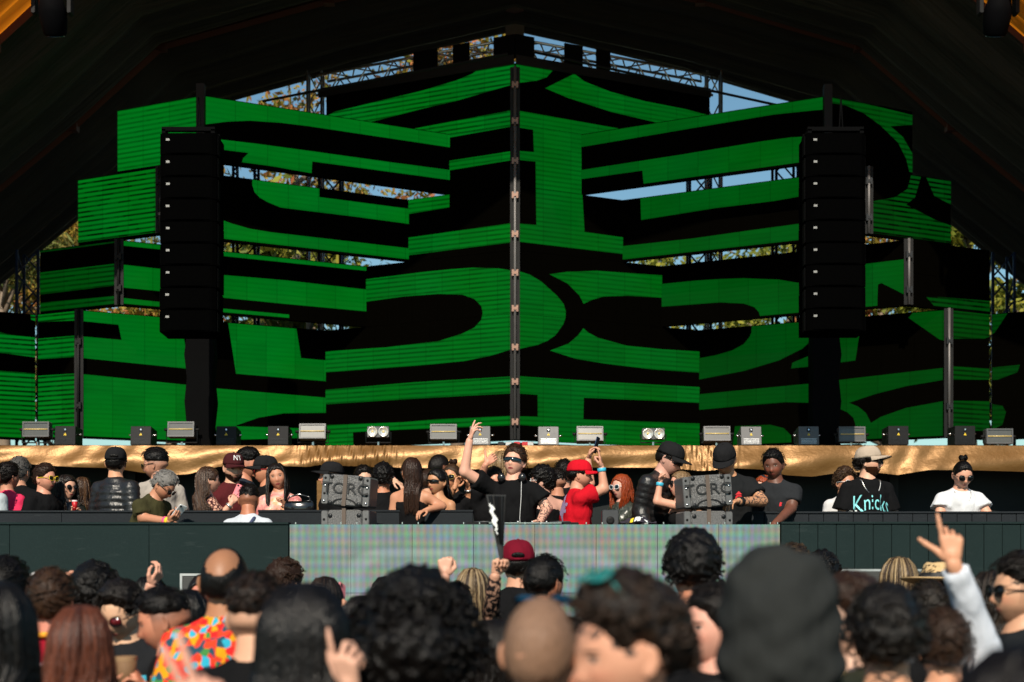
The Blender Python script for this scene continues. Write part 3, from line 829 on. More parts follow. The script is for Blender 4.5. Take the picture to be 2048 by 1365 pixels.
for (x0, x1, lab) in ((371, 425, 'black wrapped tower behind the left line array'), (1626, 1681, 'black wrapped tower behind the right line array')):
    D = 19.9
    a = P(x0, 0, D).x; b = P(x1, 0, D).x
    mb = MB()
    mb.loft([[(a + (.02 * math.sin(z * 9 + i)), D + (.02 if i % 2 else 0), z) if i < 4 else (a, D, z) for i, (a, D) in enumerate(((a, D), (a, D + .3), (b, D + .3), (b, D)))] for z in np.linspace(GZ, HC + (YH - 285) / F * D, 14)])
    o = mb.build('wrapped_tower', BLACKCLOTH); tag(o, lab, 'tower', 'black towers behind the line arrays')

# ------------------------------------------------------------------ lights along the gold platform
def m_strobe():
    t = NT('strobe_face'); p = t.obj()
    sx = t.n('SeparateXYZ'); t.l(p, sx.inputs[0])
    a = t.math('PINGPONG', t.math('MULTIPLY', sx.outputs[0], 55), .5); b = t.math('PINGPONG', t.math('MULTIPLY', sx.outputs[2], 55), .5)
    c = t.mix(t.math('MULTIPLY', a, b), (.05, .05, .048), (.38, .38, .36))
    t.set(col=c, rough=.3, spec=.6); return t.m
STROBE = m_strobe()
AMBER = plain('amber_tube', (.6, .45, .16), .3)
REFL = plain('reflector', (.75, .75, .72), .25, .6)
GREYMET = plain('grey_metal_case', (.10, .10, .103), .5, .55, var=.15, spec=.3)
def strobe(label, px, py, D, w, tilt):
    W = w / F * D; Hh = W * .58
    p = P(px, py, D); root = empty('strobe_light', (p.x, D, GZ)); tag(root, label, 'stage light', 'strobe lights on the gold platform')
    zc = p.z - GZ
    M = Matrix.Translation((0, 0, zc)) @ Matrix.Rotation(R(-tilt), 4, 'X')
    hs = MB()
    hs.bbox((-W / 2, 0, -Hh / 2), (W / 2, .13, Hh / 2), .012)
    t = .022
    hs.box((-W / 2 + .004, -.018, Hh / 2 - t), (W / 2 - .004, 0, Hh / 2 - .003)).box((-W / 2 + .004, -.018, -Hh / 2 + .003), (W / 2 - .004, 0, -Hh / 2 + t))
    hs.box((-W / 2 + .004, -.018, -Hh / 2 + t), (-W / 2 + t, 0, Hh / 2 - t)).box((W / 2 - t, -.018, -Hh / 2 + t), (W / 2 - .004, 0, Hh / 2 - t))
    h = hs.build('housing', GREYMET, root); h.matrix_local = M
    f = MB().box((-W / 2 + t, -.006, -Hh / 2 + t), (W / 2 - t, .002, Hh / 2 - t)).build('lens_panel', STROBE, h)
    b = MB().tube([(-W / 2 + t, -.010, 0), (W / 2 - t, -.010, 0)], .008, 6).build('flash_tube', AMBER, h, True)
    y = MB(); g = W / 2 + .025
    y.tube([(-g, .05, zc), (-g, .05, .07), (g, .05, .07), (g, .05, zc)], .010, 5)
    y.build('yoke', DARKMETAL, root)
    for s in (-1, 1):
        MB().tube([(s * W / 2, .05, zc), (s * (g + .03), .05, zc)], .02, 8).build('knob', BLACK, root, True)
    MB().tube([(0, .05, 0), (0, .05, .08)], .016, 6).build('spigot', CHROME, root)
def laser(label, px, py, D, w, tilt, bright=None):
    W = w / F * D
    p = P(px, py, D); root = empty('laser_projector', (p.x, D, GZ)); tag(root, label, 'stage light', 'laser projectors on the gold platform')
    M = Matrix.Translation((0, 0, .035)) @ Matrix.Rotation(R(-tilt), 4, 'X')
    b = MB().bbox((-W / 2, 0, 0), (W / 2, .34, W * .93), .008).build('case', GREYMET if bright else plain('laser_case_no_glare', (.014, .014, .015), .5, .4, spec=.2), root); b.matrix_local = M  # sun sheen put into the colour: grey case where it glares, dark copy elsewhere
    MB().box((-W * .08, -.006, W * .66), (W * .08, .01, W * .84)).build('aperture', BLACK, b)
    MB().box((-W * .03, -.010, W * .72), (W * .035, -.004, W * .79)).build('mirror', CHROME, b)
    MB().add([(-W * .07, -.006, W * .47), (W * .07, -.006, W * .47), (0, -.006, W * .60)], [(0, 1, 2)]).build('warning_triangle', YELLOW, b)
    MB().add([(-W * .012, -.008, W * .49), (W * .012, -.008, W * .49), (0, -.008, W * .565)], [(0, 1, 2)]).build('warning_mark', BLACK, b)
    for k in range(4):
        MB().box((-W * .38, -.004, W * (.08 + .07 * k)), (W * .38, .002, W * (.10 + .07 * k))).build('vent_fin', DARKMETAL if not bright else ALU, b)  # fin colour follows the painted sheen, pale on glaring cases
    for s in (-1, 1):
        MB().tube([(s * W / 2, .12, W * .55), (s * (W / 2 + .05), .12, W * .58)], .014, 6).build('bracket_bolt', CHROME, b, True)
        MB().box((s * W * .38 - .02, .02, 0), (s * W * .38 + .02, .06, .035)).build('foot', BLACK, root)
def blinder(label, px, py, D, w):
    W = w / F * D; h = W * .5
    p = P(px, py, D); root = empty('blinder_light', (p.x, D, GZ)); tag(root, label, 'stage light', 'twin blinders on the gold platform')
    zc = p.z - GZ
    b = MB().bbox((-W / 2, 0, zc - h / 2), (W / 2, .12, zc + h / 2), .01).build('housing', GREYMET, root)
    for s in (-1, 1):
        c = (s * W * .25, -.004, zc)
        rg = [[(c[0] + r * math.cos(a), y, zc + r * math.sin(a)) for a in np.linspace(0, 6.283, 21)[:-1]] for r, y in ((h * .46, 0), (h * .46, -.02), (h * .40, -.02), (h * .38, -.012), (h * .14, -.004))]
        l = MB().loft(rg).build('reflector', REFL, b, True)
        MB().ell(c, (h * .12, .02, h * .12)).build('lamp', AMBER, b, True)
    y = MB(); g = W / 2 + .02
    y.tube([(-g, .05, zc), (-g, .05, .07), (g, .05, .07), (g, .05, zc)], .010, 5).build('yoke', DARKMETAL, root)
    MB().tube([(0, .05, 0), (0, .05, .08)], .014, 6).build('spigot', CHROME, root)
LD = 19.75
for (x, y, lab, tl) in ((72, 859, 'strobe light at the left end of the platform', 2), (362, 859, 'strobe light under the left line array', 6), (625, 863, 'strobe light above the gathered gold cloth on the left', 10), (887, 864, 'strobe light beside the raised hand of the DJ', 8),
                        (1180, 868, 'bright silver strobe light above the red cap', 14), (1434, 868, 'bright strobe light above the man bowed over the speaker', 14), (1704, 869, 'strobe light under the right line array', 6), (1999, 873, 'strobe light at the right end of the platform', 2)):
    strobe(lab, x, y, LD, 54, tl)
for i, (x, y, lab, tl, br) in enumerate(((130, 868, 'dark, glare-free laser projector next to the leftmost strobe', 3, 0), (281, 870, 'dark, glare-free laser projector above the puffer jacket man', 6, 0), (452, 870, 'dark, glare-free laser projector above the maroon cap', 6, 0), (556, 870, 'dark, glare-free laser projector above the black haired woman in pink', 4, 0),
        (960, 876, 'laser projector hidden behind the raised hand', 6, 1), (1097, 877, 'bright grey, sun-glared laser projector right of the corner rail', 10, 1), (1503, 878, 'bright grey, sun-glared laser projector above the young man in grey', 10, 1), (1618, 880, 'half lit laser projector near the right tower', 8, 1), (1797, 880, 'dark, glare-free laser projector above the beige cap man', 2, 0), (1930, 881, 'dark, glare-free laser projector above the hair bun', 0, 0))):
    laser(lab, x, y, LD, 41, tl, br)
blinder('twin blinder light on the left half of the platform', 756, 864, LD, 44)
blinder('twin blinder light above the black puffer jacket', 1307, 868, LD, 45)
# connector boxes by the rail foot
for i, (x, m, lab) in enumerate(((1002, DARKMETAL, 'small grey connector box left of the rail foot'), (1017, ALU, 'silver connector box by the rail foot'), (1034, RED, 'red connector box by the rail foot'), (1050, RED, 'red connector box right of the rail foot'), (1061, ALU, 'silver connector box at the end of the row'))):
    p = P(x, 888, 20.3); W = .09
    root = empty('connector_box', (p.x, 20.3, GZ)); tag(root, lab, 'box', 'connector boxes at the foot of the rail')
    MB().bbox((-W / 2, 0, 0), (W / 2, .12, .13), .01).build('case', m, root)
    MB().tube([(0, 0, .06), (0, -.03, .06)], .02, 8).build('socket', BLACK, root)
# moving heads hung under the front of the roof
def moving_head(label, px, py, D, w):
    p = P(px, py, D); W = w / F * D
    root = empty('moving_head', (p.x, D, p.z)); tag(root, label, 'stage light', 'moving heads under the tent roof')
    MB().bbox((-W * .5, -.12, W * .55), (W * .5, .14, W * .85), .02).build('base', BLACK, root)
    for s in (-1, 1): MB().bbox((s * W * .42 - .03, -.07, -W * .1), (s * W * .42 + .03, .07, W * .6), .015).build('yoke_arm', BLACK, root)
    M = Matrix.Rotation(R(25), 4, 'X')
    rg = [[(r * math.cos(a), r * math.sin(a) * .95, z) for a in np.linspace(0, 6.283, 17)[:-1]] for z, r in ((W * .32, W * .12), (W * .28, W * .25), (0, W * .33), (-W * .25, W * .31), (-W * .5, W * .27), (-W * .55, W * .24))]
    h = MB().loft(rg, M=M).build('head', plain('moving_head_black', (.0025, .0025, .003), .7, spec=.02), root, True)
    MB().ell((0, 0, -W * .55), (W * .22, W * .22, W * .05), M=M).build('lens', plain('blue_glass', (.02, .07, .12), .08), h, True)
    MB().tube([(0, 0, W * .85), (0, 0, W * 1.5)], .03, 6).build('clamp_pole', BLACK, root)
moving_head('black moving head lamp under the roof at the upper left corner', 105, 22, 18.6, 85)
moving_head('black moving head lamp under the roof at the upper right corner', 1996, 22, 18.6, 85)

# ------------------------------------------------------------------ speaker stacks by the booth
def m_torc():
    t = NT('rough_speaker_coat'); p = t.obj()
    nz = t.noise(p, 130, 3, .7)
    c = t.ramp(nz, [(.35, (.03, .031, .033)), (.5, (.10, .10, .102)), (.66, (.27, .265, .26))])
    t.set(col=c, rough=.5, spec=.5); t.bump(nz, .8, .01); return t.m
TORC = m_torc()
TPLATE = plain('speaker_side_plate', (.13, .13, .132), .45, .4, var=.35, scale=40)
STRAP = plain('ratchet_strap', (.10, .075, .06), .8)
def torc_stack(label, px0, px1, D, yb, y1, y2, roll, yaw, mir):
    """two cabinets, the upper one tipped"""
    X0, X1 = P(px0, 0, D).x, P(px1, 0, D).x; W = X1 - X0; zb = HC + (YH - yb) / F * D; zm = HC + (YH - y1) / F * D; zt = HC + (YH - y2) / F * D
    root = empty('speaker_stack', ((X0 + X1) / 2, D, zb - .5)); tag(root, label, 'speaker', 'speaker stacks on the DJ table'); root.rotation_euler = (0, 0, R(yaw))
    def cab(z0, z1, M, big):
        h = z1 - z0
        b = MB().bbox((-W * .36, 0, z0), (W * .36, .32, z1), .02, M).build('cabinet', TORC, root)
        for s in (-1, 1):
            pl = MB().bbox((s * W * .43 - W * .075, .015, z0 + .004), (s * W * .43 + W * .075, .30, z1 - .004), .012, M).build('side_plate', TPLATE, root)
            for k in range(4):
                zz = z0 + h * (.12 + .25 * k)
                q = M @ Vector((s * W * .44, .012, zz))
                MB().ell(q, (.011, .006, .011), 8, 4).build('bolt', BLACK if k % 2 else CHROME, pl, True)
        for sx in (-1, 1):
            for sz in (.08, .92):
                q = M @ Vector((sx * W * .30, -.002, z0 + h * sz)); MB().ell(q, (.02, .008, .02), 10, 5).build('corner_screw', DARKMETAL, b, True)
        if big:
            a = MB().loft([[M @ Vector((W * .26 * math.cos(t) * r, y, z0 - .0 + h * .05 + h * .20 * math.sin(t) * r)) for t in np.linspace(0, math.pi, 14)] for r, y in ((1.0, -.006), (.86, -.008))], closed=False)
            a.build('handle_slot', BLACK, b)
            vs, fs = text_geo('TORC', .135, .004)
            T = M @ Matrix.Translation((0, -.006, z0 + h * .55)) @ Matrix.Rotation(R(90), 4, 'X') @ Matrix.Diagonal((1.12, 1, 1, 1))
            MB().add([T @ v for v in vs], fs).build('lettering', plain('dark_lettering', (.012, .012, .013), .5), b)
        return b
    M0 = Matrix.Identity(4)
    cab(.0, .5 + (zm - zb), M0, False)
    z0 = .5 + zm - zb + .012
    M1 = Matrix.Translation((0, 0, z0)) @ Matrix.Rotation(R(roll), 4, 'Y') @ Matrix.Translation((0, 0, -z0)) @ Matrix.Translation((0, -.02, .02))
    cab(z0, z0 + (zt - zm), M1, True)
    MB().box((-.02, -.014, .3), (.014, -.008, z0)).build('strap', STRAP, root)
    MB().box((-.02, -.014, z0), (.014, -.010, z0 + zt - zm), M1).build('strap', STRAP, root)
torc_stack('rough grey speaker stack lettered TORC on the left of the booth', 640, 738, 12.15, 1047, 1020, 958, 4.5, -8, 1)
torc_stack('rough grey speaker stack lettered TORC on the right of the booth', 1368, 1468, 12.15, 1047, 1022, 958, -4.5, 8, -1)
# front fill speakers with perforated grilles, at the foot of the stage
def m_perf():
    t = NT('perforated_grille'); p = t.obj(); sx = t.n('SeparateXYZ'); t.l(p, sx.inputs[0])
    row = t.math('MULTIPLY', sx.outputs[2], 75)
    off = t.math('MULTIPLY', t.math('MODULO', t.math('FLOOR', row), 2.0), .5)
    a = t.math('SUBTRACT', t.math('FRACT', t.math('ADD', t.math('MULTIPLY', sx.outputs[0], 65), off)), .5); b = t.math('SUBTRACT', t.math('FRACT', row), .5)
    r = t.math('ADD', t.math('MULTIPLY', a, a), t.math('MULTIPLY', b, b))
    hole = t.math('LESS_THAN', r, .11)
    c = t.mix(hole, (.085, .085, .082), (.004, .004, .004)); t.set(col=c, rough=.45, metal=.4); return t.m
PERF = m_perf()
for (x0, x1, y, lab) in ((360, 545, 1147, 'front fill speaker with a perforated grille behind the bald man'), (1672, 1850, 1138, 'front fill speaker with a perforated grille beside the straw hat')):
    D = 11.0; W = (x1 - x0) / F * D; zt = HC + (YH - y) / F * D
    root = empty('front_fill_speaker', (P((x0 + x1) / 2, 0, D).x, D, 0)); tag(root, lab, 'speaker', 'front fill speakers at the stage foot')
    MB().bbox((-W / 2, .012, zt - .55), (W / 2, .4, zt), .015).build('cabinet', BLACK, root)
    MB().box((-W / 2 + .02, -.002, zt - .53), (W / 2 - .02, .008, zt - .02)).build('grille', PERF, root)
    MB().box((-W / 2, -.006, zt - .02), (W / 2, .011, zt - .002)).box((-W / 2, -.006, zt - .53), (-W / 2 + .018, .011, zt - .02)).box((W / 2 - .018, -.006, zt - .53), (W / 2, .011, zt - .02)).build('frame', ALU, root)
    MB().box((-W / 2 + .03, .03, 0), (W / 2 - .03, .38, zt - .55)).build('stand', BLACK, root)

# ================================================================== people: distance-field bodies
def surfnet(f, lo, hi, h):
    """surface of f<0 on a grid of step h (only blocks near the surface are sampled)"""
    B = 6
    lo = np.asarray(lo, np.float32); hi = np.asarray(hi, np.float32)
    nb = np.ceil((hi - lo) / (h * B)).astype(int) + 1
    n = nb * B
    bc = np.stack(np.meshgrid(*[lo[i] + h * (np.arange(nb[i]) * B + (B - 1) / 2) for i in range(3)], indexing='ij'), -1).reshape(-1, 3).astype(np.float32)
    cv = f(bc)
    act = np.abs(cv) < h * B * 1.25
    V = np.repeat(np.repeat(np.repeat(cv.reshape(nb), B, 0), B, 1), B, 2).astype(np.float32)
    off = np.stack(np.meshgrid(*[h * (np.arange(B) - (B - 1) / 2)] * 3, indexing='ij'), -1).reshape(1, -1, 3).astype(np.float32)
    ab = np.argwhere(act.reshape(nb))
    pts = (bc[act][:, None, :] + off).reshape(-1, 3)
    vals = f(pts).reshape(-1, B, B, B)
    V6 = V.reshape(nb[0], B, nb[1], B, nb[2], B)
    V6[ab[:, 0], :, ab[:, 1], :, ab[:, 2], :] = vals
    V = V6.reshape(n)
    S = V < 0
    nx, ny, nz = n
    cnt = np.zeros((nx - 1, ny - 1, nz - 1), np.int8)
    for i in (0, 1):
        for j in (0, 1):
            for k in (0, 1): cnt += S[i:nx - 1 + i, j:ny - 1 + j, k:nz - 1 + k]
    active = (cnt > 0) & (cnt < 8)
    ac = np.argwhere(active)
    idx = -np.ones(active.shape, np.int64); idx[active] = np.arange(len(ac))
    acc = np.zeros((len(ac), 3)); num = np.zeros(len(ac))
    C = [(i, j, k) for i in (0, 1) for j in (0, 1) for k in (0, 1)]
    for a in C:
        for ax in range(3):
            if a[ax]: continue
            b = list(a); b[ax] = 1
            va = V[ac[:, 0] + a[0], ac[:, 1] + a[1], ac[:, 2] + a[2]]; vb = V[ac[:, 0] + b[0], ac[:, 1] + b[1], ac[:, 2] + b[2]]
            m = (va < 0) != (vb < 0)
            t = va[m] / (va[m] - vb[m])
            p = np.tile(np.array(a, float), (m.sum(), 1)); p[:, ax] += t
            acc[m] += p; num[m] += 1
    verts = lo + h * (ac + acc / num[:, None])
    quads = []
    for ax in range(3):
        u, w = [(1, 2), (2, 0), (0, 1)][ax]
        sl0 = [slice(None)] * 3; sl1 = [slice(None)] * 3
        sl0[ax] = slice(0, n[ax] - 1); sl1[ax] = slice(1, n[ax])
        for q in (u, w): sl0[q] = slice(1, n[q] - 1); sl1[q] = slice(1, n[q] - 1)
        s0, s1 = S[tuple(sl0)], S[tuple(sl1)]
        e = np.argwhere(s0 != s1)
        if not len(e): continue
        fl = s0[e[:, 0], e[:, 1], e[:, 2]]
        base = e.copy(); base[:, u] += 1; base[:, w] += 1
        def cell(du, dw):
            c = base.copy(); c[:, u] -= du; c[:, w] -= dw
            return idx[c[:, 0], c[:, 1], c[:, 2]]
        q = np.stack([cell(1, 1), cell(0, 1), cell(0, 0), cell(1, 0)], 1)
        q[~fl] = q[~fl][:, ::-1]
        quads.append(q)
    q = np.concatenate(quads)
    q = q[(q >= 0).all(1)]
    return verts, q

def smin(a, b, k):
    h = np.maximum(k - np.abs(a - b), 0) / k
    return np.minimum(a, b) - h * h * k * .25
def cone(p, a, b, ra, rb):
    a = np.asarray(a, np.float32); b = np.asarray(b, np.float32); ba = b - a
    t = np.clip(((p - a) @ ba) / max(1e-9, float(ba @ ba)), 0, 1)
    return np.linalg.norm(p - a - t[:, None] * ba, axis=1) - (ra + (rb - ra) * t)
def npm(M): return np.array([list(r) for r in M], np.float32)
def rx(a): return npm(Matrix.Rotation(a, 3, 'X'))
def rz(a): return npm(Matrix.Rotation(a, 3, 'Z'))
def ry(a): return npm(Matrix.Rotation(a, 3, 'Y'))

def mesh_np(name, verts, faces, mats, smooth=True, attr=None):
    me = bpy.data.meshes.new(name)
    verts = np.asarray(verts, np.float32)
    if isinstance(faces, np.ndarray):
        nf, k = faces.shape
        me.vertices.add(len(verts)); me.vertices.foreach_set('co', verts.ravel())
        me.loops.add(nf * k); me.loops.foreach_set('vertex_index', faces.astype(np.int32).ravel())
        me.polygons.add(nf); me.polygons.foreach_set('loop_start', np.arange(0, nf * k, k, dtype=np.int32))
        me.update(calc_edges=True)
        me.validate()
    else:
        me.from_pydata([tuple(v) for v in verts], [], faces)
    for m in (mats if isinstance(mats, (list, tuple)) else [mats]): me.materials.append(m)
    if smooth: me.polygons.foreach_set('use_smooth', np.ones(len(me.polygons), bool))
    if attr:
        for nm, (typ, data) in attr.items():
            a = me.attributes.new(nm, typ, 'POINT')
            a.data.foreach_set('vector' if typ == 'FLOAT_VECTOR' else 'value', np.asarray(data, np.float32).ravel())
    me.update()
    return me

# ------------------------------------------------------------------ head template (1 unit = chin to crown, face towards -Y)
def head_template(fem):
    NL, NG = 30, 40
    vs = []
    for j in range(NL + 1):
        th = math.pi * j / NL
        for i in range(NG):
            a = 2 * math.pi * i / NG
            vs.append((math.sin(th) * math.sin(a), -math.sin(th) * math.cos(a), math.cos(th)))
    d = np.array(vs)
    x, y, z = d[:, 0] * .335, d[:, 1] * .43, d[:, 2] * .5
    low = np.clip((-z - .04) / .46, 0, 1)
    jaw = (.46 if fem else .36)
    x = x * (1 - jaw * low ** 1.5)
    back = np.clip(y / .43, 0, 1)
    y = y - back * low ** 1.2 * .42                                   # jaw does not reach to the back of the skull
    y = y + .03 * np.clip(-y / .43, 0, 1) * np.clip((z - .25) / .25, 0, 1)
    y = np.where((y > 0) & (z > -.1), y * 1.06 + .015, y)
    fr = np.clip(-d[:, 1], 0, 1) ** 2
    g = lambda cx, cz, sx, sz: np.exp(-((x - cx) / sx) ** 2 - ((z - cz) / sz) ** 2) * fr
    y = y + .035 * fr * np.clip(1 - np.abs(z + .05) / .35, 0, 1) * (np.abs(x) < .4)   # flatten the face
    y -= (.085 if fem else .105) * g(0, -.135, .045, .045) + .055 * g(0, -.06, .035, .08)
    y -= .030 * g(.045, -.15, .03, .025) + .030 * g(-.045, -.15, .03, .025)
    y += .045 * (g(.14, .02, .07, .045) + g(-.14, .02, .07, .045))
    y -= (.012 if fem else .028) * (g(.13, .095, .09, .03) + g(-.13, .095, .09, .03))
    y -= .025 * (g(.17, -.10, .08, .09) + g(-.17, -.10, .08, .09))
    y -= .030 * g(0, -.255, .085, .022) + .030 * g(0, -.295, .075, .020)
    y += .020 * g(0, -.275, .09, .010)
    y += .018 * g(0, -.345, .10, .03)
    y -= .040 * g(0, -.425, .09, .06)
    v = np.stack([x, y, z], 1)
    q = []
    for j in range(NL):
        for i in range(NG):
            k = (i + 1) % NG
            q.append((j * NG + i, (j + 1) * NG + i, (j + 1) * NG + k, j * NG + k))
    q = np.array(q)
    # ears
    for s in (-1, 1):
        mb = MB().ell((0, 0, 0), (.025, .075, .13), 12, 8)
        e = np.array([tuple(t) for t in mb.v])
        e[:, 1] += .25 * e[:, 2] * .5
        dish = np.exp(-((e[:, 1]) / .04) ** 2 - ((e[:, 2] - .02) / .07) ** 2)
        e[:, 0] += .035 * np.clip(e[:, 1] / .075, -1, 1) - .03 * dish * (e[:, 0] > 0)
        e[:, 0] *= s
        e += np.array([s * .335, .045, -.03])
        fq = np.array(mb.f)
        if s < 0: fq = fq[:, ::-1]
        q = np.concatenate([q, fq + len(v)]); v = np.concatenate([v, e])
    return v.astype(np.float32), q
HEAD = {'m': head_template(False), 'f': head_template(True)}

# ------------------------------------------------------------------ hand template (metres, wrist at the origin, fingers +Z, palm -Y, thumb +X)
HAND_KINDS = {  # curls (knuckle, middle, tip) for index, middle, ring, little; thumb curl; spread
    'open': ([(.15, .15, .1)] * 4, .2, .10), 'relax': ([(.45, .5, .3), (.5, .55, .3), (.55, .6, .3), (.6, .6, .3)], .5, .03),
    'fist': ([(1.45, 1.6, .9)] * 4, 1.0, .0), 'point': ([(.05, .08, .05), (1.35, 1.6, .9), (1.4, 1.6, .9), (1.45, 1.6, .9)], .7, .0),
    'hold': ([(.7, .8, .4), (.75, .85, .4), (.8, .9, .4), (.85, .9, .4)], .55, .02), 'shaka': ([(.7, .9, .5), (.7, .9, .5), (.7, .9, .5), (.5, .6, .3)], -.35, .03),
    'peace': ([(.0, .05, .05), (.0, .05, .05), (1.3, 1.6, .9), (1.4, 1.6, .9)], .9, .16), 'two': ([(.1, .1, .1), (.9, 1.1, .6), (1.2, 1.4, .8), (1.3, 1.5, .9)], .1, .05),
    'gun': ([(.0, .05, .05), (.9, 1.1, .6), (1.1, 1.3, .7), (1.2, 1.4, .8)], -.3, .06), 'wave': ([(.0, .1, .1), (.35, .4, .3), (.6, .7, .4), (.8, .8, .5)], .4, .08)}
_hand = {}
def hand_template(kind):
    if kind in _hand: return _hand[kind]
    curls, tc, spread = HAND_KINDS[kind]
    prims = []
    bases = [(.030, 0, .088), (.010, -.001, .094), (-.011, -.001, .090), (-.030, 0, .080)]
    lens = [(.040, .024, .020), (.044, .028, .021), (.041, .026, .021), (.032, .020, .018)]
    rad = [.0088, .0092, .0088, .0076]
    for i in range(4):
        p = np.array(bases[i], float); ang = 0.0; sp = spread * (1.5 - i)
        for k in range(3):
            ang += curls[i][k]
            dv = np.array([math.sin(sp) * math.cos(ang), -math.sin(ang), math.cos(ang) * math.cos(sp)])
            q = p + dv * lens[i][k]
            prims.append((p.copy(), q.copy(), rad[i] * (1 - .08 * k), rad[i] * (.92 - .08 * k)))
            p = q
        prims.append((np.array([bases[i][0] * .55, .001, .02]), np.array(bases[i]), .0125, .0110))
    t0 = np.array([.026, -.004, .022]); t1 = t0 + np.array([.024, -.012, .028]) * (1 if tc >= 0 else 1.1)
    a = tc
    if tc < 0:
        t2 = t1 + np.array([.030, -.004, .022]); t3 = t2 + np.array([.020, .0, .018])
    else:
        t2 = t1 + np.array([.018 - .026 * a, -.010 - .012 * a, .028]); t3 = t2 + np.array([.006 - .026 * a, -.004 - .006 * a, .022])
    prims += [(t0, t1, .013, .0115), (t1, t2, .0108, .0100), (t2, t3, .0098, .0082), (np.array([0, 0, -.02]), np.array([0, 0, .03]), .020, .022)]
    def f(p):
        d = None
        for (a_, b_, ra, rb) in prims:
            c = cone(p, a_, b_, ra, rb)
            d = c if d is None else smin(d, c, .005)
        return d
    v, q = surfnet(f, (-.07, -.12, -.05), (.10, .05, .21), .0070)
    _hand[kind] = (v, q)
    return _hand[kind]

# ------------------------------------------------------------------ materials of people
def m_skin():
    t = NT('skin')
    oc = t.n('ObjectInfo').outputs['Color']
    at = t.n('Attribute'); at.attribute_name = 'hl'
    sx = t.n('SeparateXYZ'); t.l(at.outputs['Vector'], sx.inputs[0]); X, Y, Z = sx.outputs
    ax = t.math('ABSOLUTE', X)
    def ell(cx, cz, rx_, rz_, useabs=True, soft=3.0):
        a = t.math('DIVIDE', t.math('SUBTRACT', ax if useabs else X, cx), rx_); b = t.math('DIVIDE', t.math('SUBTRACT', Z, cz), rz_)
        d = t.math('SQRT', t.math('ADD', t.math('MULTIPLY', a, a), t.math('MULTIPLY', b, b)))
        return t.math('MULTIPLY', t.math('SUBTRACT', 1.0, d), soft, clamp=True)
    front = t.math('LESS_THAN', Y, -.2)
    ishead = t.math('GREATER_THAN', Z, -1.0)
    fm = t.math('MULTIPLY', front, ishead)
    nz = t.noise(t.geo(), 40, 4)
    blot = t.noise(t.geo(), 9, 3)
    c = t.mix(t.math('MULTIPLY', blot, .5), oc, t.mix(.5, oc, (.50, .13, .08)))
    c = t.mix(t.math('MULTIPLY', nz, .18), c, (.16, .07, .04))
    # ruddy cheeks, nose, ears
    chk = t.math('MAXIMUM', ell(.17, -.12, .13, .10, True, 1.2), ell(0, -.13, .08, .07, False, 1.2))
    c = t.mix(t.math('MULTIPLY', t.math('MULTIPLY', chk, fm), .25), c, (.55, .13, .08))
    bd = t.oprop('beard').outputs['Fac']
    bz = t.math('MULTIPLY', t.math('SUBTRACT', -.17, Z), 9.0, clamp=True)
    bmask = t.math('MULTIPLY', t.math('MULTIPLY', bz, ishead), t.math('LESS_THAN', Y, .12))
    mst = t.math('MULTIPLY', ell(0, -.215, .14, .035, False, 2.0), fm)
    bmask = t.math('MAXIMUM', bmask, mst)
    c = t.mix(t.math('MULTIPLY', t.math('MULTIPLY', bmask, bd), t.math('MULTIPLY_ADD', nz, .5, .55), clamp=True), c, (.022, .014, .010))
    lip = t.math('MULTIPLY', ell(0, -.275, .105, .038, False, 4.0), fm)
    lr = t.oprop('lip').outputs['Fac']
    c = t.mix(t.math('MULTIPLY', lip, t.math('MULTIPLY_ADD', lr, .55, .4)), c, (.32, .045, .05))
    mouth = t.math('MULTIPLY', ell(0, -.276, .09, .008, False, 3.0), fm)
    c = t.mix(mouth, c, (.05, .012, .012))
    brow = t.math('MULTIPLY', ell(.145, .088, .085, .018, True, 3.0), fm)
    c = t.mix(t.math('MULTIPLY', brow, .85), c, (.025, .016, .012))
    eye = t.math('MULTIPLY', ell(.14, .018, .062, .022, True, 5.0), fm)
    c = t.mix(t.math('MULTIPLY', eye, .6), c, (.38, .34, .30))
    iris = t.math('MULTIPLY', ell(.14, .018, .024, .024, True, 5.0), fm)
    c = t.mix(iris, c, (.018, .01, .007))
    lash = t.math('MULTIPLY', ell(.14, .042, .068, .012, True, 3.0), fm)
    c = t.mix(lash, c, (.02, .012, .01))
    nos = t.math('MULTIPLY', ell(.028, -.182, .016, .010, True, 3.0), fm)
    c = t.mix(nos, c, (.06, .015, .01))
    # hair fade above the ears
    fd = t.oprop('fade').outputs['Fac']
    fz = t.math('MULTIPLY', t.math('ADD', Z, .27), 2.6, clamp=True)
    fmask = t.math('MULTIPLY', t.math('MULTIPLY', fz, t.math('GREATER_THAN', Y, -.16)), ishead)
    c = t.mix(t.math('MULTIPLY', t.math('MULTIPLY', fmask, fd), t.math('MULTIPLY_ADD', nz, .4, .5), clamp=True), c, (.018, .013, .010))
    # tattoos on an arm
    tt = t.oprop('tattoo').outputs['Fac']
    w = t.noise(t.obj(), 26, 3, .5)
    ink = t.math('MULTIPLY', t.math('LESS_THAN', t.math('ABSOLUTE', t.math('SUBTRACT', w, .5)), .04), t.math('GREATER_THAN', X, -7.0))
    c = t.mix(t.math('MULTIPLY', t.math('MULTIPLY', ink, tt), t.math('SUBTRACT', 1.0, ishead)), c, (.03, .028, .03))
    t.set(col=c, rough=t.math('MULTIPLY_ADD', nz, .2, .42), spec=.42)
    t.bump(t.noise(t.geo(), 180, 3), .12, .003)
    return t.m
SKIN = m_skin()
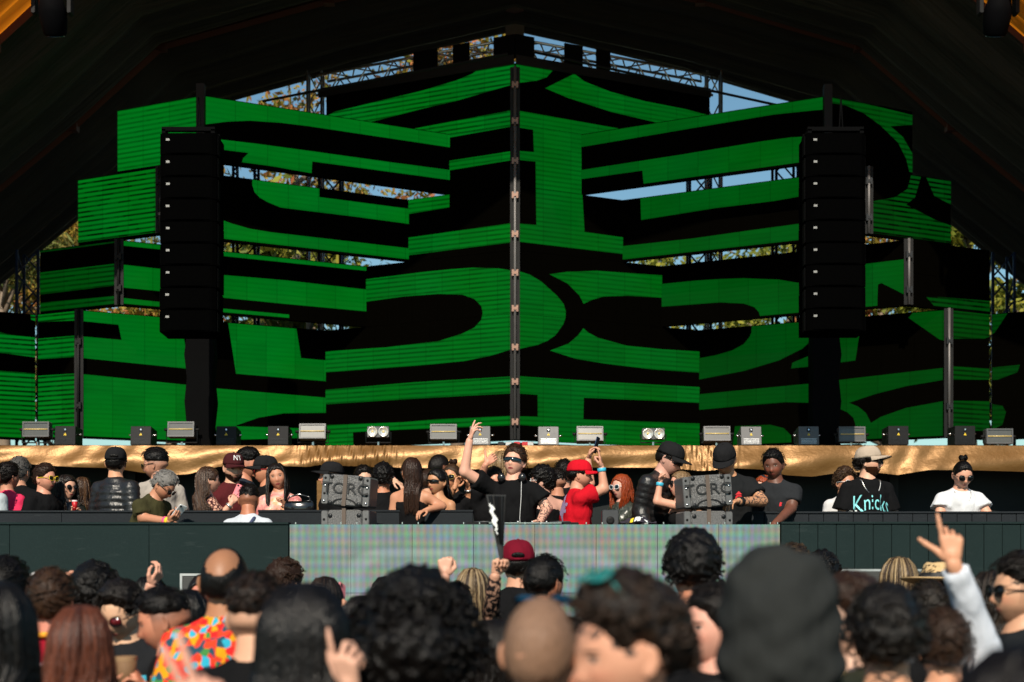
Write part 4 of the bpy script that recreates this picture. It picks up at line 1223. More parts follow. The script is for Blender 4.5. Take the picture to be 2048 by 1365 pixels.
def m_hair():
    t = NT('hair')
    oc = t.n('ObjectInfo').outputs['Color']
    at = t.n('Attribute'); at.attribute_name = 'tint'
    hi = t.n('CombineXYZ')
    for i, k in enumerate(('hi_r', 'hi_g', 'hi_b')): t.l(t.oprop(k).outputs['Fac'], hi.inputs[i])
    c = t.mix(at.outputs['Fac'], oc, hi.outputs[0])
    nz = t.noise(t.obj(), 90, 3)
    c = t.mix(t.math('MULTIPLY', nz, .5), c, (.004, .003, .002))
    t.set(col=c, rough=.34, spec=.16)
    t.bump(t.noise(t.vmul(t.obj(), (1, 1, .3)), 170, 3), .7, .008)
    return t.m
HAIR = m_hair()
HAIRL = HAIR.copy(); HAIRL.name = 'long_hair'
HAIRL.node_tree.nodes['Principled BSDF'].inputs['Roughness'].default_value = .27
HAIRL.node_tree.nodes['Principled BSDF'].inputs['Specular IOR Level'].default_value = .28
def m_cloth(name, kind):
    t = NT(name); oc = t.n('ObjectInfo').outputs['Color']; p = t.obj()
    nz = t.noise(p, 7, 4)
    c = t.mix(t.math('MULTIPLY', nz, .35), oc, (.01, .01, .012))
    rough, spec = .88, .08
    wv = t.noise(p, 220, 2)
    if kind == 'leopard':
        v = t.n('TexVoronoi'); v.feature = 'DISTANCE_TO_EDGE'; v.inputs['Scale'].default_value = 34; t.l(p, v.inputs['Vector'])
        c = t.mix(t.math('GREATER_THAN', v.outputs[0], .13), (.05, .015, .02), (.62, .33, .24))
    elif kind == 'marble':
        n1 = t.noise(t.vmul(p, (1, 1, 1.6)), 5, 5, .6)
        c = t.ramp(n1, [(.32, (.22, .03, .05)), (.42, (.62, .22, .20)), (.5, (.72, .40, .32)), (.58, (.68, .30, .12)), (.7, (.75, .5, .45))])
        rough, spec = .4, .5
    elif kind == 'confetti':
        v = t.n('TexVoronoi'); v.inputs['Scale'].default_value = 38; v.inputs['Randomness'].default_value = .8; t.l(p, v.inputs['Vector'])
        w = t.n('TexWhiteNoise'); w.noise_dimensions = '3D'; t.l(v.outputs['Position'], w.inputs[0])
        c = t.ramp(w.outputs[0], [(0, (.65, .02, .02)), (.22, (.75, .28, .01)), (.36, (.02, .06, .09)), (.5, (.03, .35, .50)), (.66, (.75, .05, .02)), (.84, (.05, .20, .05))])
        c.node.color_ramp.interpolation = 'CONSTANT'
    elif kind == 'glitter':
        g = t.math('GREATER_THAN', t.noise(p, 260, 1), .66); c = t.mix(g, (.018, .022, .016), (.35, .38, .30)); rough, spec = .35, .6
    elif kind == 'puffer':
        rough, spec = .38, .5
    elif kind == 'lace':
        w = t.noise(p, 55, 3, .6); c = t.mix(t.math('GREATER_THAN', w, .47), (.30, .17, .12), (.008, .007, .008))
    elif kind == 'straw':
        sx = t.n('SeparateXYZ'); t.l(p, sx.inputs[0])
        a = t.math('SINE', t.math('MULTIPLY', sx.outputs[2], 700)); c = t.mix(t.math('MULTIPLY_ADD', a, .3, .4), (.62, .45, .24), (.36, .22, .10))
    elif kind == 'denim':
        c = t.mix(wv, (.02, .03, .06), (.06, .08, .13))
    t.set(col=c, rough=rough, spec=spec)
    if kind not in ('puffer', 'straw'): t.bump(t.math('ADD', t.math('MULTIPLY', t.noise(t.vmul(p, (1.3, 1.3, .8)), 8, 2, .5), 1.0), t.math('MULTIPLY', wv, .012)), .55, .05)
    else: t.bump(t.noise(p, 26, 4), .35, .02)
    return t.m
CLOTH = {k: m_cloth(k + '_cloth', k) for k in ('plain', 'leopard', 'marble', 'confetti', 'glitter', 'puffer', 'lace', 'straw', 'denim')}
LENS = plain('dark_lens', (.004, .0045, .005), .15, spec=.5)
LENSRED = plain('red_lens', (.11, .008, .012), .12, spec=.8)
LENSBLUE = plain('blue_lens', (.006, .02, .03), .16, spec=.45)
LENSTEAL = plain('teal_lens', (.01, .14, .13), .12, spec=.9)
PRINTW = plain('white_print', (.72, .74, .74), .7)
PRINTC = plain('cyan_print', (.20, .62, .66), .6)
PRINTR = plain('red_print', (.6, .02, .03), .6)
GLASSC = plain('gold_metal', (.6, .42, .12), .3, .9)
SILV = plain('silver_chain', (.72, .70, .66), .3, .9)

def setcol(o, c):
    o.color = (c[0], c[1], c[2], 1)
    return o

# ------------------------------------------------------------------ trousers and shoes, one mesh each, shared
def _trousers(fem):
    def f(p):
        d = np.maximum((np.sqrt((p[:, 0] / .098) ** 2 + (p[:, 1] / .072) ** 2) - 1) * .08, np.abs(p[:, 2] - .52) - .055)
        for s in (-1, 1):
            d = smin(d, cone(p, (s * .05, 0, .5), (s * .058, -.005, .27), .058, .038), .02)
            d = smin(d, cone(p, (s * .058, -.005, .27), (s * .062, .01, .035), .038, .030), .01)
        return d
    return surfnet(f, (-.13, -.1, .0), (.13, .1, .6), .014)
_tv, _tq = _trousers(False)
TROUSERS = mesh_np('trousers', _tv, _tq, CLOTH['plain'])
TROUSERS_D = mesh_np('trousers', _tv, _tq, CLOTH['denim'])
def _shoe():
    def f(p):
        d = smin(cone(p, (0, .015, .022), (0, -.085, .014), .021, .016), cone(p, (0, .012, .03), (0, .012, .055), .022, .02), .02)
        return np.maximum(d, -p[:, 2])
    return surfnet(f, (-.05, -.13, -.03), (.05, .06, .1), .008)
_sv, _sq = _shoe()
SHOE = mesh_np('shoe', _sv, _sq, plain('dark_shoe', (.03, .03, .032), .6))

SKINT = {'light': (.62, .325, .205), 'fair': (.66, .385, .27), 'med': (.52, .25, .14), 'tan': (.42, .185, .095), 'brown': (.20, .085, .045), 'dark': (.085, .036, .022), 'red': (.58, .22, .14)}
HAIRC = {'black': (.0028, .0022, .0022), 'dark': (.006, .004, .0032), 'brown': (.026, .012, .007), 'chestnut': (.060, .018, .010), 'grey': (.20, .19, .18), 'blonde': (.16, .095, .045), 'red': (.30, .045, .012), 'salt': (.09, .085, .08)}

def folds(p, amp, seed):
    a = np.sin(p[:, 0] * 19 + 3 * np.sin(p[:, 2] * 9 + seed) + seed) * np.sin(p[:, 2] * 13 + 2.2 * np.sin(p[:, 0] * 11 - seed) + p[:, 1] * 9)
    b = 1 - 2 * np.abs(np.sin(p[:, 2] * 14 + p[:, 0] * 11 * np.sign(p[:, 0]) + 2.0 * np.sin(p[:, 1] * 9 + p[:, 0] * 5 + seed * 2)))
    return amp * (a * .7 + b * .6)

TS = np.array([-.065, -.03, 0, .08, .17, .235, .272, .292, .305])
TW = {'m': np.array([.075, .093, .096, .084, .094, .099, .074, .050, .030]), 'f': np.array([.078, .096, .098, .073, .080, .084, .064, .042, .026])}
TD = {'m': np.array([.050, .062, .066, .060, .066, .066, .050, .038, .030]), 'f': np.array([.052, .064, .066, .053, .058, .060, .046, .033, .026])}

class Person: pass
PEOPLE = []
def ident_noise(v, s): return np.sin(v[:, 0] * 37 * s + 1.3) * np.sin(v[:, 1] * 41 * s + .4) * np.sin(v[:, 2] * 43 * s)

def person(x, ytop, D, yaw, label, floor=0.0, sex='m', skin='med', hy=0, hp=0, hr=0, lean=4, side=0, hair=('short', 'dark'), cap=None, glasses=None,
           shirt=('plain', (.01, .01, .011)), sleeve='short', R_='down', L_='down', beard=0.0, fade=0.0, lip=None, tattoo=0.0, fit=.016, grp='people in the crowd', vox=None,
           pants='plain', headw=1.0, H=None, build=1.0, prints=(), extras=(), beardc=None, shoulders=1.0, tat_arm=1):
    o = Person()
    yaw, hy, hp, hr, lean, side = [R(a) for a in (yaw, hy, hp, hr, lean, side)]
    fem = sex == 'f'
    HH = .141
    ht = {'short': .018, 'buzz': .006, 'fadetop': .03, 'curly': .05, 'afro': .085, 'long': .016, 'pony': .014, 'bald': .0, 'receding': .01, 'bun': .012, 'slick': .03, 'wavy': .03, 'none': 0}[hair[0]]
    if cap: ht = max(.026, ht * .6)
    Tr = ry(side) @ rx(lean)                        # torso frame
    Hd = rz(hy) @ rx(hp) @ ry(hr)                   # head frame
    up = (Tr @ np.array([0, 0, 1.0]) + np.array([0, 0, 1.0])) / 2; up /= np.linalg.norm(up)
    def head_c(H_):
        N = np.array([0, 0, .52 * H_]) + Tr @ np.array([0, .006, .300]) * H_
        return N, N + up * .015 * H_ + Hd @ np.array([0, -.06, .47]) * HH * H_
    N, hc = head_c(1.0)
    ext = math.sqrt((Hd[2, 0] * .335) ** 2 + (Hd[2, 1] * .44) ** 2 + (Hd[2, 2] * .5) ** 2) * HH
    ztop = HC + (YH - ytop) / F * D
    if H is None: H = (ztop - floor - ht) / (hc[2] + ext)
    N, hc = head_c(H)
    hh = HH * H
    Rw = rz(yaw)
    loc = np.array([(x - CX) / F * D, D, ztop]) - Rw @ hc
    root = empty('person', (loc[0], loc[1], floor), yaw)
    tag(root, label, 'person', grp)
    wl = lambda px, py, dd: Rw.T @ (np.array(P(px, py, D + dd)) - np.array([loc[0], loc[1], floor]))
    Sw = TW[sex] * build; Sd = TD[sex] * build
    pel = np.array([0, 0, .52 * H])
    tors = lambda q: pel + Tr @ (np.asarray(q) * H)
    wsh = (.086 if fem else .097) * shoulders * (.5 + .5 * build)
    arms = []
    for s, spec in ((-1, R_), (1, L_)):             # person's right arm is at -X when the face looks to -Y
        sh = tors((s * wsh, .006, .252))
        hand, tip, pn = 'relax', None, None
        kw = {}
        if isinstance(spec, (tuple, list)) and spec[0] == 'px':
            el, wr = wl(*spec[1]), wl(*spec[2])
            kw = spec[3] if len(spec) > 3 else {}
        else:
            pre = spec
            ua, fa = .178 * H, .150 * H
            V = lambda a, l: np.array(a, float) / np.linalg.norm(a) * l
            if pre == 'down': el = sh + V((s * .16, .06, -1), ua); wr = el + V((s * .02, -.28, -1), fa)
            elif pre == 'bent': el = sh + V((s * .22, .05, -1), ua); wr = el + V((-s * .25, -1, .12), fa)
            elif pre == 'phone': el = sh + V((s * .18, -.15, -1), ua); wr = el + V((-s * .35, -1, .55), fa); kw = {'hand': 'hold'}
            elif pre == 'crossed': el = sh + V((s * .15, -.25, -1), ua); wr = el + V((-s * 1.0, -.6, .25), fa)
            elif pre == 'up': el = sh + V((s * .55, -.45, .45), ua); wr = el + V((-s * .15, -.2, 1), fa); kw = {'hand': 'open'}
            elif pre == 'lean': el = sh + V((s * .35, -.30, -1), ua); wr = el + V((-s * .05, -.35, -1), fa)
            elif pre == 'hip': el = sh + V((s * .75, .25, -.8), ua); wr = el + V((-s * .9, -.35, -.5), fa)
        hand = kw.get('hand', 'relax')
        hd = (wl(*kw['tip']) - wr) if 'tip' in kw else (wr - el)
        hd = hd / np.linalg.norm(hd)
        pn = Rw.T @ np.array(kw['pn'], float) if 'pn' in kw else (np.array([-s * 1.0, -.3, 0]) if abs(hd[2]) > .5 else np.array([0, 0, -1.0]))
        arms.append((s, sh, el, wr, hd, pn, hand))
    ar = [.0265, .0235, .0155] if fem else [.0305, .0265, .0178]
    ar = [a * H * (.6 + .4 * build) for a in ar]
    bust = fem
    def torso_sdf(p, e, s_lo=-.06, s_hi=.305, dn=0.0):
        q = ((p - pel) @ Tr) / H
        if e > .010: e = np.interp(q[:, 2], [.12, .25], [e, .009])
        w = np.interp(q[:, 2], TS, Sw) + e / H; dp = np.interp(q[:, 2], TS, Sd) + e / H
        r = np.sqrt((q[:, 0] / w) ** 2 + (q[:, 1] / dp) ** 2)
        d = (r - 1) * np.minimum(w, dp) * H
        d = np.maximum(d, np.maximum((s_lo - q[:, 2]) * H, (q[:, 2] - s_hi) * H - .004))
        return d, q
    def body_sdf(p):
        d, q = torso_sdf(p, 0.0)
        if bust:
            for s in (-1, 1): d = smin(d, np.linalg.norm(p - tors((s * .042, -.045, .195)), axis=1) - .034 * H, .03)
        d = smin(d, cone(p, tors((0, .008, .285)), hc + Hd @ np.array([0, .06, -.2]) * hh, .036 * H * (1 if not fem else .86), .0335 * H * (1 if not fem else .84)), .035)
        for (s, sh, el, wr, hd_, pn_, k_) in arms:
            d = smin(d, cone(p, tors((s * .018, .012, .286)), sh, .024 * H, ar[0] * .92), .03)
            d = smin(d, cone(p, sh, el, ar[0], ar[1]), .03)
            d = smin(d, cone(p, el, wr, ar[1] * .98, ar[2]), .012)
        return d
    pts = [a[1] for a in arms] + [a[2] for a in arms] + [a[3] for a in arms] + [hc, tors((.12, .09, -.06)), tors((-.12, -.09, -.06))]
    lo = np.min(pts, 0) - .09; hi = np.max(pts, 0) + .09
    vx = vox or .0165
    bv, bq = surfnet(body_sdf, lo, hi, vx)
    hl = np.full((len(bv), 3), -9.0, np.float32)
    if tattoo:
        for k_, (s, sh, el, wr, hd_, pn_, kk_) in enumerate(arms):
            if tat_arm in (k_, 2): hl[np.minimum(cone(bv.astype(np.float32), sh + (el - sh) * .35, el, ar[0], ar[1]), cone(bv.astype(np.float32), el, wr, ar[1], ar[2])) < .012, 0] = -5.0
    # head
    hv, hq = HEAD[sex]
    hvl = hv * np.array([headw, 1, 1]); hw = hc + (hvl * hh) @ Hd.T
    V = [bv, hw]; Q = [bq, hq + len(bv)]; A = [hl, hv]
    n = len(bv) + len(hw)
    # hands
    for (s, sh, el, wr, hd_, pn_, k_) in arms:
        tv, tq = hand_template(k_)
        f_ = hd_; pz = pn_ - f_ * (pn_ @ f_); pz /= np.linalg.norm(pz) + 1e-9
        y_ = -pz; x_ = np.cross(y_, f_)
        mir = 1.0 if s < 0 else -1.0
        sc = H / 1.75 * (.93 if fem else 1.04)
        w_ = wr + sc * ((tv[:, :1] * mir) * x_ + tv[:, 1:2] * y_ + tv[:, 2:3] * f_)
        V.append(w_); Q.append((tq if mir > 0 else tq[:, ::-1]) + n); A.append(np.full((len(w_), 3), -9.0)); n += len(w_)
    # legs (under the trousers)
    mb = MB()
    for s in (-1, 1): mb.tube([(s * .05 * H, 0, .5 * H), (s * .058 * H, -.005 * H, .27 * H), (s * .062 * H, .01 * H, .03 * H)], [.05 * H, .032 * H, .022 * H], 8, cap=False)
    lv = np.array(mb.v); lq = np.array([f for f in mb.f if len(f) == 4])
    V.append(lv); Q.append(lq + n); A.append(np.full((len(lv), 3), -9.0))
    me = mesh_np('body', np.concatenate(V), np.concatenate(Q), SKIN, attr={'hl': ('FLOAT_VECTOR', np.concatenate(A))})
    body = setcol(link_mesh('body', me, root), [c * random.uniform(.92, 1.06) for c in SKINT[skin]])
    body['beard'] = float(beard); body['fade'] = float(fade); body['lip'] = float(1.0 if (lip if lip is not None else fem) else 0); body['tattoo'] = float(tattoo)
    seed = random.uniform(0, 6)
    # ---------------- shirt
    kind, scol = shirt[0], shirt[1]
    puff = kind == 'puffer'
    e0 = .024 if puff else fit
    def shirt_sdf(p):
        tank = sleeve in ('tank', 'halter')
        d, q = torso_sdf(p, e0 if not tank else .007, -.035, .294 if not tank else (.225 if sleeve == 'tank' else .205))
        if bust:
            for s in (-1, 1): d = smin(d, np.linalg.norm(p - tors((s * .042, -.047, .195)), axis=1) - .034 * H - e0 * .5, .03)
        if tank:
            for s in (-1, 1):
                d = smin(d, cone(p, tors((s * .055, -.055, .21)), tors((s * (.058 if sleeve == 'tank' else .02), -.005, .284 if sleeve == 'tank' else .305)), .012, .010 if sleeve == 'tank' else .006), .008)
                if sleeve == 'tank': d = smin(d, cone(p, tors((s * .058, .0, .284)), tors((s * .055, .058, .19)), .011, .014), .008)
            return d
        d = smin(d, cone(p, tors((0, .012, .255)), tors((0, .009, .285)), .056 * H, (.036 if not fem else .032) * H + .006), .03)
        if not puff: d = d + folds(p, .011 if kind != 'marble' else .014, seed) * np.clip(1.2 - np.abs(q[:, 2] - .1) * 3, .25, 1)
        else:
            d = d - .014 * np.abs(np.cos(math.pi * q[:, 2] * H / .062)) + .008 + folds(p, .003, seed)
        for (s, sh, el, wr, hd_, pn_, k_) in arms:
            d = smin(d, cone(p, tors((s * .020, .012, .284)), sh, .0245 * H + (.012 if puff else .007), ar[0] * .84 + (e0 * .8 if puff else .008)), .035)
            if sleeve == 'short':
                k = .62; b = sh + (el - sh) * k
                c = cone(p, sh, b, ar[0] + .006, ar[1] + .012 + e0 * 1.1)
                ax_ = (el - sh) / np.linalg.norm(el - sh)
                c = np.maximum(c + folds(p, .004, seed + s), (p - b) @ ax_)
                d = smin(d, c, .03)
            else:
                t_ = wr + (el - wr) * .06
                rr = [ar[0] + (e0 if puff else .008), ar[1] + e0 * .9, ar[2] + e0 * .7]
                c1 = cone(p, sh, el, rr[0], rr[1]); c2 = cone(p, el, t_, rr[1], rr[2])
                if puff:
                    a1 = (el - sh) / np.linalg.norm(el - sh); a2 = (t_ - el) / np.linalg.norm(t_ - el)
                    c1 = c1 - .010 * np.abs(np.cos(math.pi * ((p - sh) @ a1) / .055)) + .005; c2 = c2 - .010 * np.abs(np.cos(math.pi * ((p - el) @ a2) / .055)) + .005
                else:
                    c2 = c2 + folds(p, .0045, seed + 2 * s); c1 = c1 + folds(p, .004, seed + s)
                ax_ = (t_ - el) / np.linalg.norm(t_ - el)
                c2 = np.maximum(c2, (p - t_) @ ax_)
                d = smin(smin(d, c1, .03), c2, .012)
        return d
    sv, sq = surfnet(shirt_sdf, lo - .04, hi + .04, vx * (1.0 if puff else 1.12))
    sm = mesh_np('shirt', sv, sq, CLOTH[kind])
    nm = 'jacket' if puff else ('top' if sleeve in ('tank', 'halter') else 'shirt')
    sobj = setcol(link_mesh(nm, sm, root), scol)
    if sleeve not in ('tank', 'halter'):
        c = tors((0, .006, .287)); rr = .042 * H if not fem else .037 * H
        ring = [c + Tr @ (np.array([rr * math.cos(a), rr * .92 * math.sin(a), (.003 if math.sin(a) > 0 else -.010) * H * abs(math.sin(a))])) for a in np.linspace(0, 6.2832, 21)]
        setcol(MB().tube(ring, .008 if not puff else .020, 5, cap=False).build('collar', CLOTH[kind if kind in ('puffer', 'plain') else 'plain'], sobj, True), scol if kind in ('plain', 'puffer') else scol)
    t_ = setcol(link_mesh('trousers', TROUSERS_D if pants == 'denim' else TROUSERS, root), (.012, .012, .014)); t_.scale = (H * .98 * build, H * .98 * build, H)
    for s in (-1, 1):
        k = link_mesh('shoe', SHOE, root); k.scale = (H, H, H); k.location = (s * .062 * H, .01 * H, 0)
    # ---------------- hair
    T = lambda v: hc + (np.asarray(v) * hh) @ Hd.T
    hcol = HAIRC[hair[1]] if isinstance(hair[1], str) else hair[1]
    opt = hair[2] if len(hair) > 2 else {}
    if hair[0] not in ('none', 'bald') or hair[0] == 'bald':
        build_hair(root, hair[0], hcol, opt, T, hh, headw, tors, H, bool(cap), seed, fem, D)
    if beardc or (beard >= .9):
        hvv, hqq = HEAD[sex]
        m = (hvv[:, 2] < -.14) & (hvv[:, 1] < .06) & ~((np.abs(hvv[:, 0]) < .10) & (np.abs(hvv[:, 2] + .275) < .035) & (hvv[:, 1] < -.2)) & (np.arange(len(hvv)) < 30 * 40 + 40)
        m &= ~((hvv[:, 2] > -.2) & (np.abs(hvv[:, 0]) < .17))
        nrm = hvv - np.array([0, 0, -.12]); nrm /= np.linalg.norm(nrm, axis=1)[:, None] + 1e-6
        pv = hvv + nrm * (.028 + .018 * ident_noise(hvv, 1.3))[:, None] + np.array([0, -.01, -.02])
        keep = m[hqq].all(1); fq = hqq[keep]
        u_, inv = np.unique(fq, return_inverse=True)
        bo = setcol(link_mesh('beard', mesh_np('beard', T(pv[u_]), inv.reshape(fq.shape), HAIR, attr={'tint': ('FLOAT', np.zeros(len(u_)))}), root), HAIRC.get(beardc, HAIRC['dark']) if isinstance(beardc, str) else (beardc or hcol))
    if cap: build_cap(root, cap, T, hh, Hd)
    if glasses: build_glasses(root, glasses, T, hh)
    # ---------------- prints on cloth
    if prints or extras:
        bvh = BVHTree.FromPolygons([tuple(v) for v in sv], [tuple(f) for f in sq])
    for pr in prints:
        # (name, verts2d+faces, side, centre (x,z) in torso units, material)
        nm, (pv, pf), sd_, (cx, cz), mat = pr
        dirn = Tr @ np.array([0, -1.0 if sd_ == 'front' else 1.0, 0])
        mir = 1.0 if sd_ == 'front' else -1.0
        out = []
        for v in pv:
            q = tors((cx + mir * v[0] / H, (-.5 if sd_ == 'front' else .5), cz + v[1] / H))
            h_ = bvh.ray_cast(Vector(q), Vector(-dirn))
            p_ = np.array(h_[0]) if h_[0] is not None else q - dirn * .4 * H
            out.append(tuple(p_ + dirn * .004))
        MB().add(out, pf).build(nm, mat, sobj)
    o.root, o.T, o.Hd, o.hh, o.H, o.tors, o.arms, o.wl, o.Rw, o.loc, o.Tr, o.hc, o.shirt, o.ar, o.D = root, T, Hd, hh, H, tors, arms, wl, Rw, np.array([loc[0], loc[1], floor]), Tr, hc, sobj, ar, D
    o.label = label
    PEOPLE.append(o)
    for ex in extras: ex(o)
    return o

def hairline(y, low=0.0):
    return np.interp(y, [-.46, -.36, -.30, -.22, -.15, -.06, .03, .10, .2, .45], [.33, .29, .22, .10, .0, .02, .04, -.08, -.19, -.24]) + low

def build_hair(root, kind, col, opt, T, hh, headw, tors, H, capped, seed, fem, D):
    rs = np.random.RandomState(int(seed * 1000))
    pieces_v, pieces_q, tint = [], [], []
    def push(v, q, t):
        b = sum(len(a) for a in pieces_v)
        pieces_v.append(np.asarray(v, float)); pieces_q.append(np.asarray(q) + b); tint.append(np.full(len(v), t) if np.isscalar(t) else t)
    th = {'short': (.105, .045), 'buzz': (.022, .018), 'fadetop': (.14, .012), 'curly': (.20, .10), 'afro': (.32, .26), 'long': (.06, .05), 'pony': (.045, .045), 'receding': (.05, .035), 'bun': (.045, .04), 'slick': (.13, .03), 'wavy': (.13, .09), 'bald': (.03, .03)}[kind]
    top, sid = opt.get('top', th[0]), opt.get('side', th[1])
    fr = {'curly': 17, 'afro': 12, 'short': 24, 'fadetop': 20, 'wavy': 11, 'slick': 14}.get(kind, 30)
    namp = {'curly': .045, 'afro': .06, 'short': .02, 'fadetop': .03, 'wavy': .035, 'slick': .02}.get(kind, .008)
    low = opt.get('low', .0)
    def f(p):
        q = p.copy(); q[:, 0] /= headw
        k = np.clip((p[:, 2] + .05) / .45, 0, 1)
        t = sid + (top - sid) * k ** 1.3
        if kind not in ('afro', 'bald', 'long', 'pony'): t = t * np.clip((p[:, 2] - hairline(p[:, 1], low)) / .16, .10, 1) * np.interp(p[:, 1], [-.5, -.22], [.45, 1])
        nz = np.sin(p[:, 0] * fr + 2 * np.sin(p[:, 2] * fr * .6 + seed)) * np.sin(p[:, 1] * fr + 2 * np.sin(p[:, 0] * fr * .7)) * np.sin(p[:, 2] * fr * 1.1 + 1.5 * np.sin(p[:, 1] * fr * .8 + seed))
        nz2 = np.sin(p[:, 0] * fr * 2.3 + seed) * np.sin(p[:, 1] * fr * 2.1) * np.sin(p[:, 2] * fr * 2.5)
        r = np.array([.335, .445, .50])
        c = p - np.array([0, .012, 0])
        l = np.sqrt((c[:, 0] / r[0]) ** 2 + (c[:, 1] / r[1]) ** 2 + (c[:, 2] / r[2]) ** 2)
        d = (l - 1) * .40 - t - namp * nz - namp * .5 * nz2
        zl = hairline(p[:, 1], low) + .05 * nz2 + .025 * np.sin(p[:, 0] * 40)
        if kind in ('fadetop', 'slick'): zl = np.maximum(zl, np.interp(p[:, 1], [-.46, -.3, .0, .3, .45], [.30, .2, .14, .10, .08]))
        if kind == 'receding': zl = zl + .16 * np.clip((-p[:, 1] - .1) / .3, 0, 1) * (np.abs(p[:, 0]) > .08)
        if kind == 'bald': zl = zl
        cut = (zl - p[:, 2]) * .7
        d = np.maximum(d, cut)
        if kind == 'bald':      # ring of hair round a bare crown
            c2 = p - np.array([0, .30, .38]); d = np.maximum(d, (.265 - np.linalg.norm(c2 * np.array([1.1, .8, .9]), axis=1)) + .02 * nz)
        if capped: d = np.maximum(d, p[:, 2] - np.interp(p[:, 1], [-.45, .45], [.17, .10]))
        return d
    hb = .045 if kind not in ('curly', 'afro', 'wavy') else .042
    e = top + .12
    v, q = surfnet(f, (-.42 - e, -.5 - e, -.5), (.42 + e, .5 + e, .6 + e), hb)
    if len(v): push(T(v), q, np.clip(.25 + .5 * ident_noise(v, .6), 0, 1) * opt.get('hl', 0))
    def strand(pts, r0, n=4, t=0.0, tip=.25):
        k = len(pts)
        mb = MB().tube(pts, [r0 * (1 - (1 - tip) * (i / (k - 1)) ** 1.5) for i in range(k)], n, cap=False)
        push(np.array([tuple(a) for a in mb.v]), np.array(mb.f), t)
    hl_ = opt.get('hl', .35 if kind in ('short', 'fadetop', 'slick', 'receding', 'wavy', 'curly') else 0)
    if kind == 'long':
        L = opt.get('len', .42); N = int(opt.get('n', 150) * (1.5 if D > 4.6 else 1.0)); fwd = opt.get('fwd', .0); wav = opt.get('wave', .0); wide = opt.get('wide', 1.0); sw = opt.get('swing', (0, 0))
        rot = T(np.array([[0, 0, 0]]))[0]; Mz = (T(np.array([[0, 0, 1.0]]))[0] - rot); Mx = T(np.array([[1.0, 0, 0]]))[0] - rot; My = T(np.array([[0, 1.0, 0]]))[0] - rot
        for i in range(N):
            a = rs.uniform(-1, 1); ang = a * R(opt.get('arc', 128)); lay = rs.uniform(0, .05)
            dx, dy = math.sin(ang), math.cos(ang)
            part = np.array([.03 * rs.normal() + .02 * a, -.10 + .25 * abs(rs.uniform(-1, .6)), .53])
            pts = [T(part[None])[0]]
            for ph in (.5, .9, 1.25, 1.57):
                rr = math.sin(ph); zz = math.cos(ph)
                pts.append(T(np.array([[dx * (.36 + lay) * rr * wide, .02 + dy * (.45 + lay) * rr, zz * (.53 + lay)]]))[0])
            end = pts[-1]; ln = L * rs.uniform(.78, 1.04); ph0 = rs.uniform(0, 6)
            for k in range(1, 8):
                t = k / 7
                q_ = end + np.array([0, 0, -ln * t])
                q_[:2] += np.array([dx, dy * .5]) * .012 * math.sin(t * 3) + np.array([math.sin(ph0 + t * 9), math.cos(ph0 + t * 7)]) * (.004 + wav * t ** .5)
                q_[0] += sw[0] * t; q_[1] += sw[1] * t
                if abs(a) > .62 and fwd: q_[1] -= fwd * t * 1.6; q_[0] -= np.sign(dx) * .015 * t
                loc_ = (q_ - tors((0, 0, .2))) / H
                if loc_[2] < .10 and not (abs(a) > .62 and fwd):
                    mn = .082 if loc_[2] > -.25 else .078
                    by = tors((0, .0, .2))[1] + .075 * H
                    if abs(q_[0]) < .13 * H and q_[1] > tors((0, 0, .2))[1] - .02: q_[1] = max(q_[1], by - .03 * H * abs(loc_[0]) / .1 + lay * .15)
                pts.append(q_)
            strand(pts, (.0060 + .0035 * rs.rand()) * (1 if D > 4.6 else 1.7), 3 if D > 4.6 else 4, float(rs.rand() ** 2 * hl_) if hl_ else 0.0)
    if kind in ('pony', 'bun'):
        base = T(np.array([[0, .40, .30]] if kind == 'pony' else [[0, .12, .55]]))[0]
        if kind == 'pony':
            L = opt.get('len', .38)
            for i in range(90):
                j = rs.normal(0, .012, 3); pts = []
                for k in range(9):
                    t = k / 8; w = .35 + 1.1 * math.sin(math.pi * min(1, t * .8 + .1))
                    pts.append(base + j * w * 1.6 + np.array([0, .05 * math.sin(t * 3.0) + .02, -L * t * (.9 + .2 * (i % 5) / 5)]) + np.array([.012 * math.sin(t * 6 + i), 0, 0]))
                strand(pts, .007, 4, float(rs.rand() ** 2 * hl_))
        else:
            for i in range(46):
                a = rs.uniform(0, 6.28); b = rs.uniform(-.9, .9); pts = []
                for k in range(7):
                    t = a + k * .5
                    pts.append(base + np.array([.038 * math.cos(t) * math.cos(b), .034 * math.sin(t), .022 + .034 * math.cos(t) * math.sin(b)]))
                strand(pts, .008, 4, 0.0)
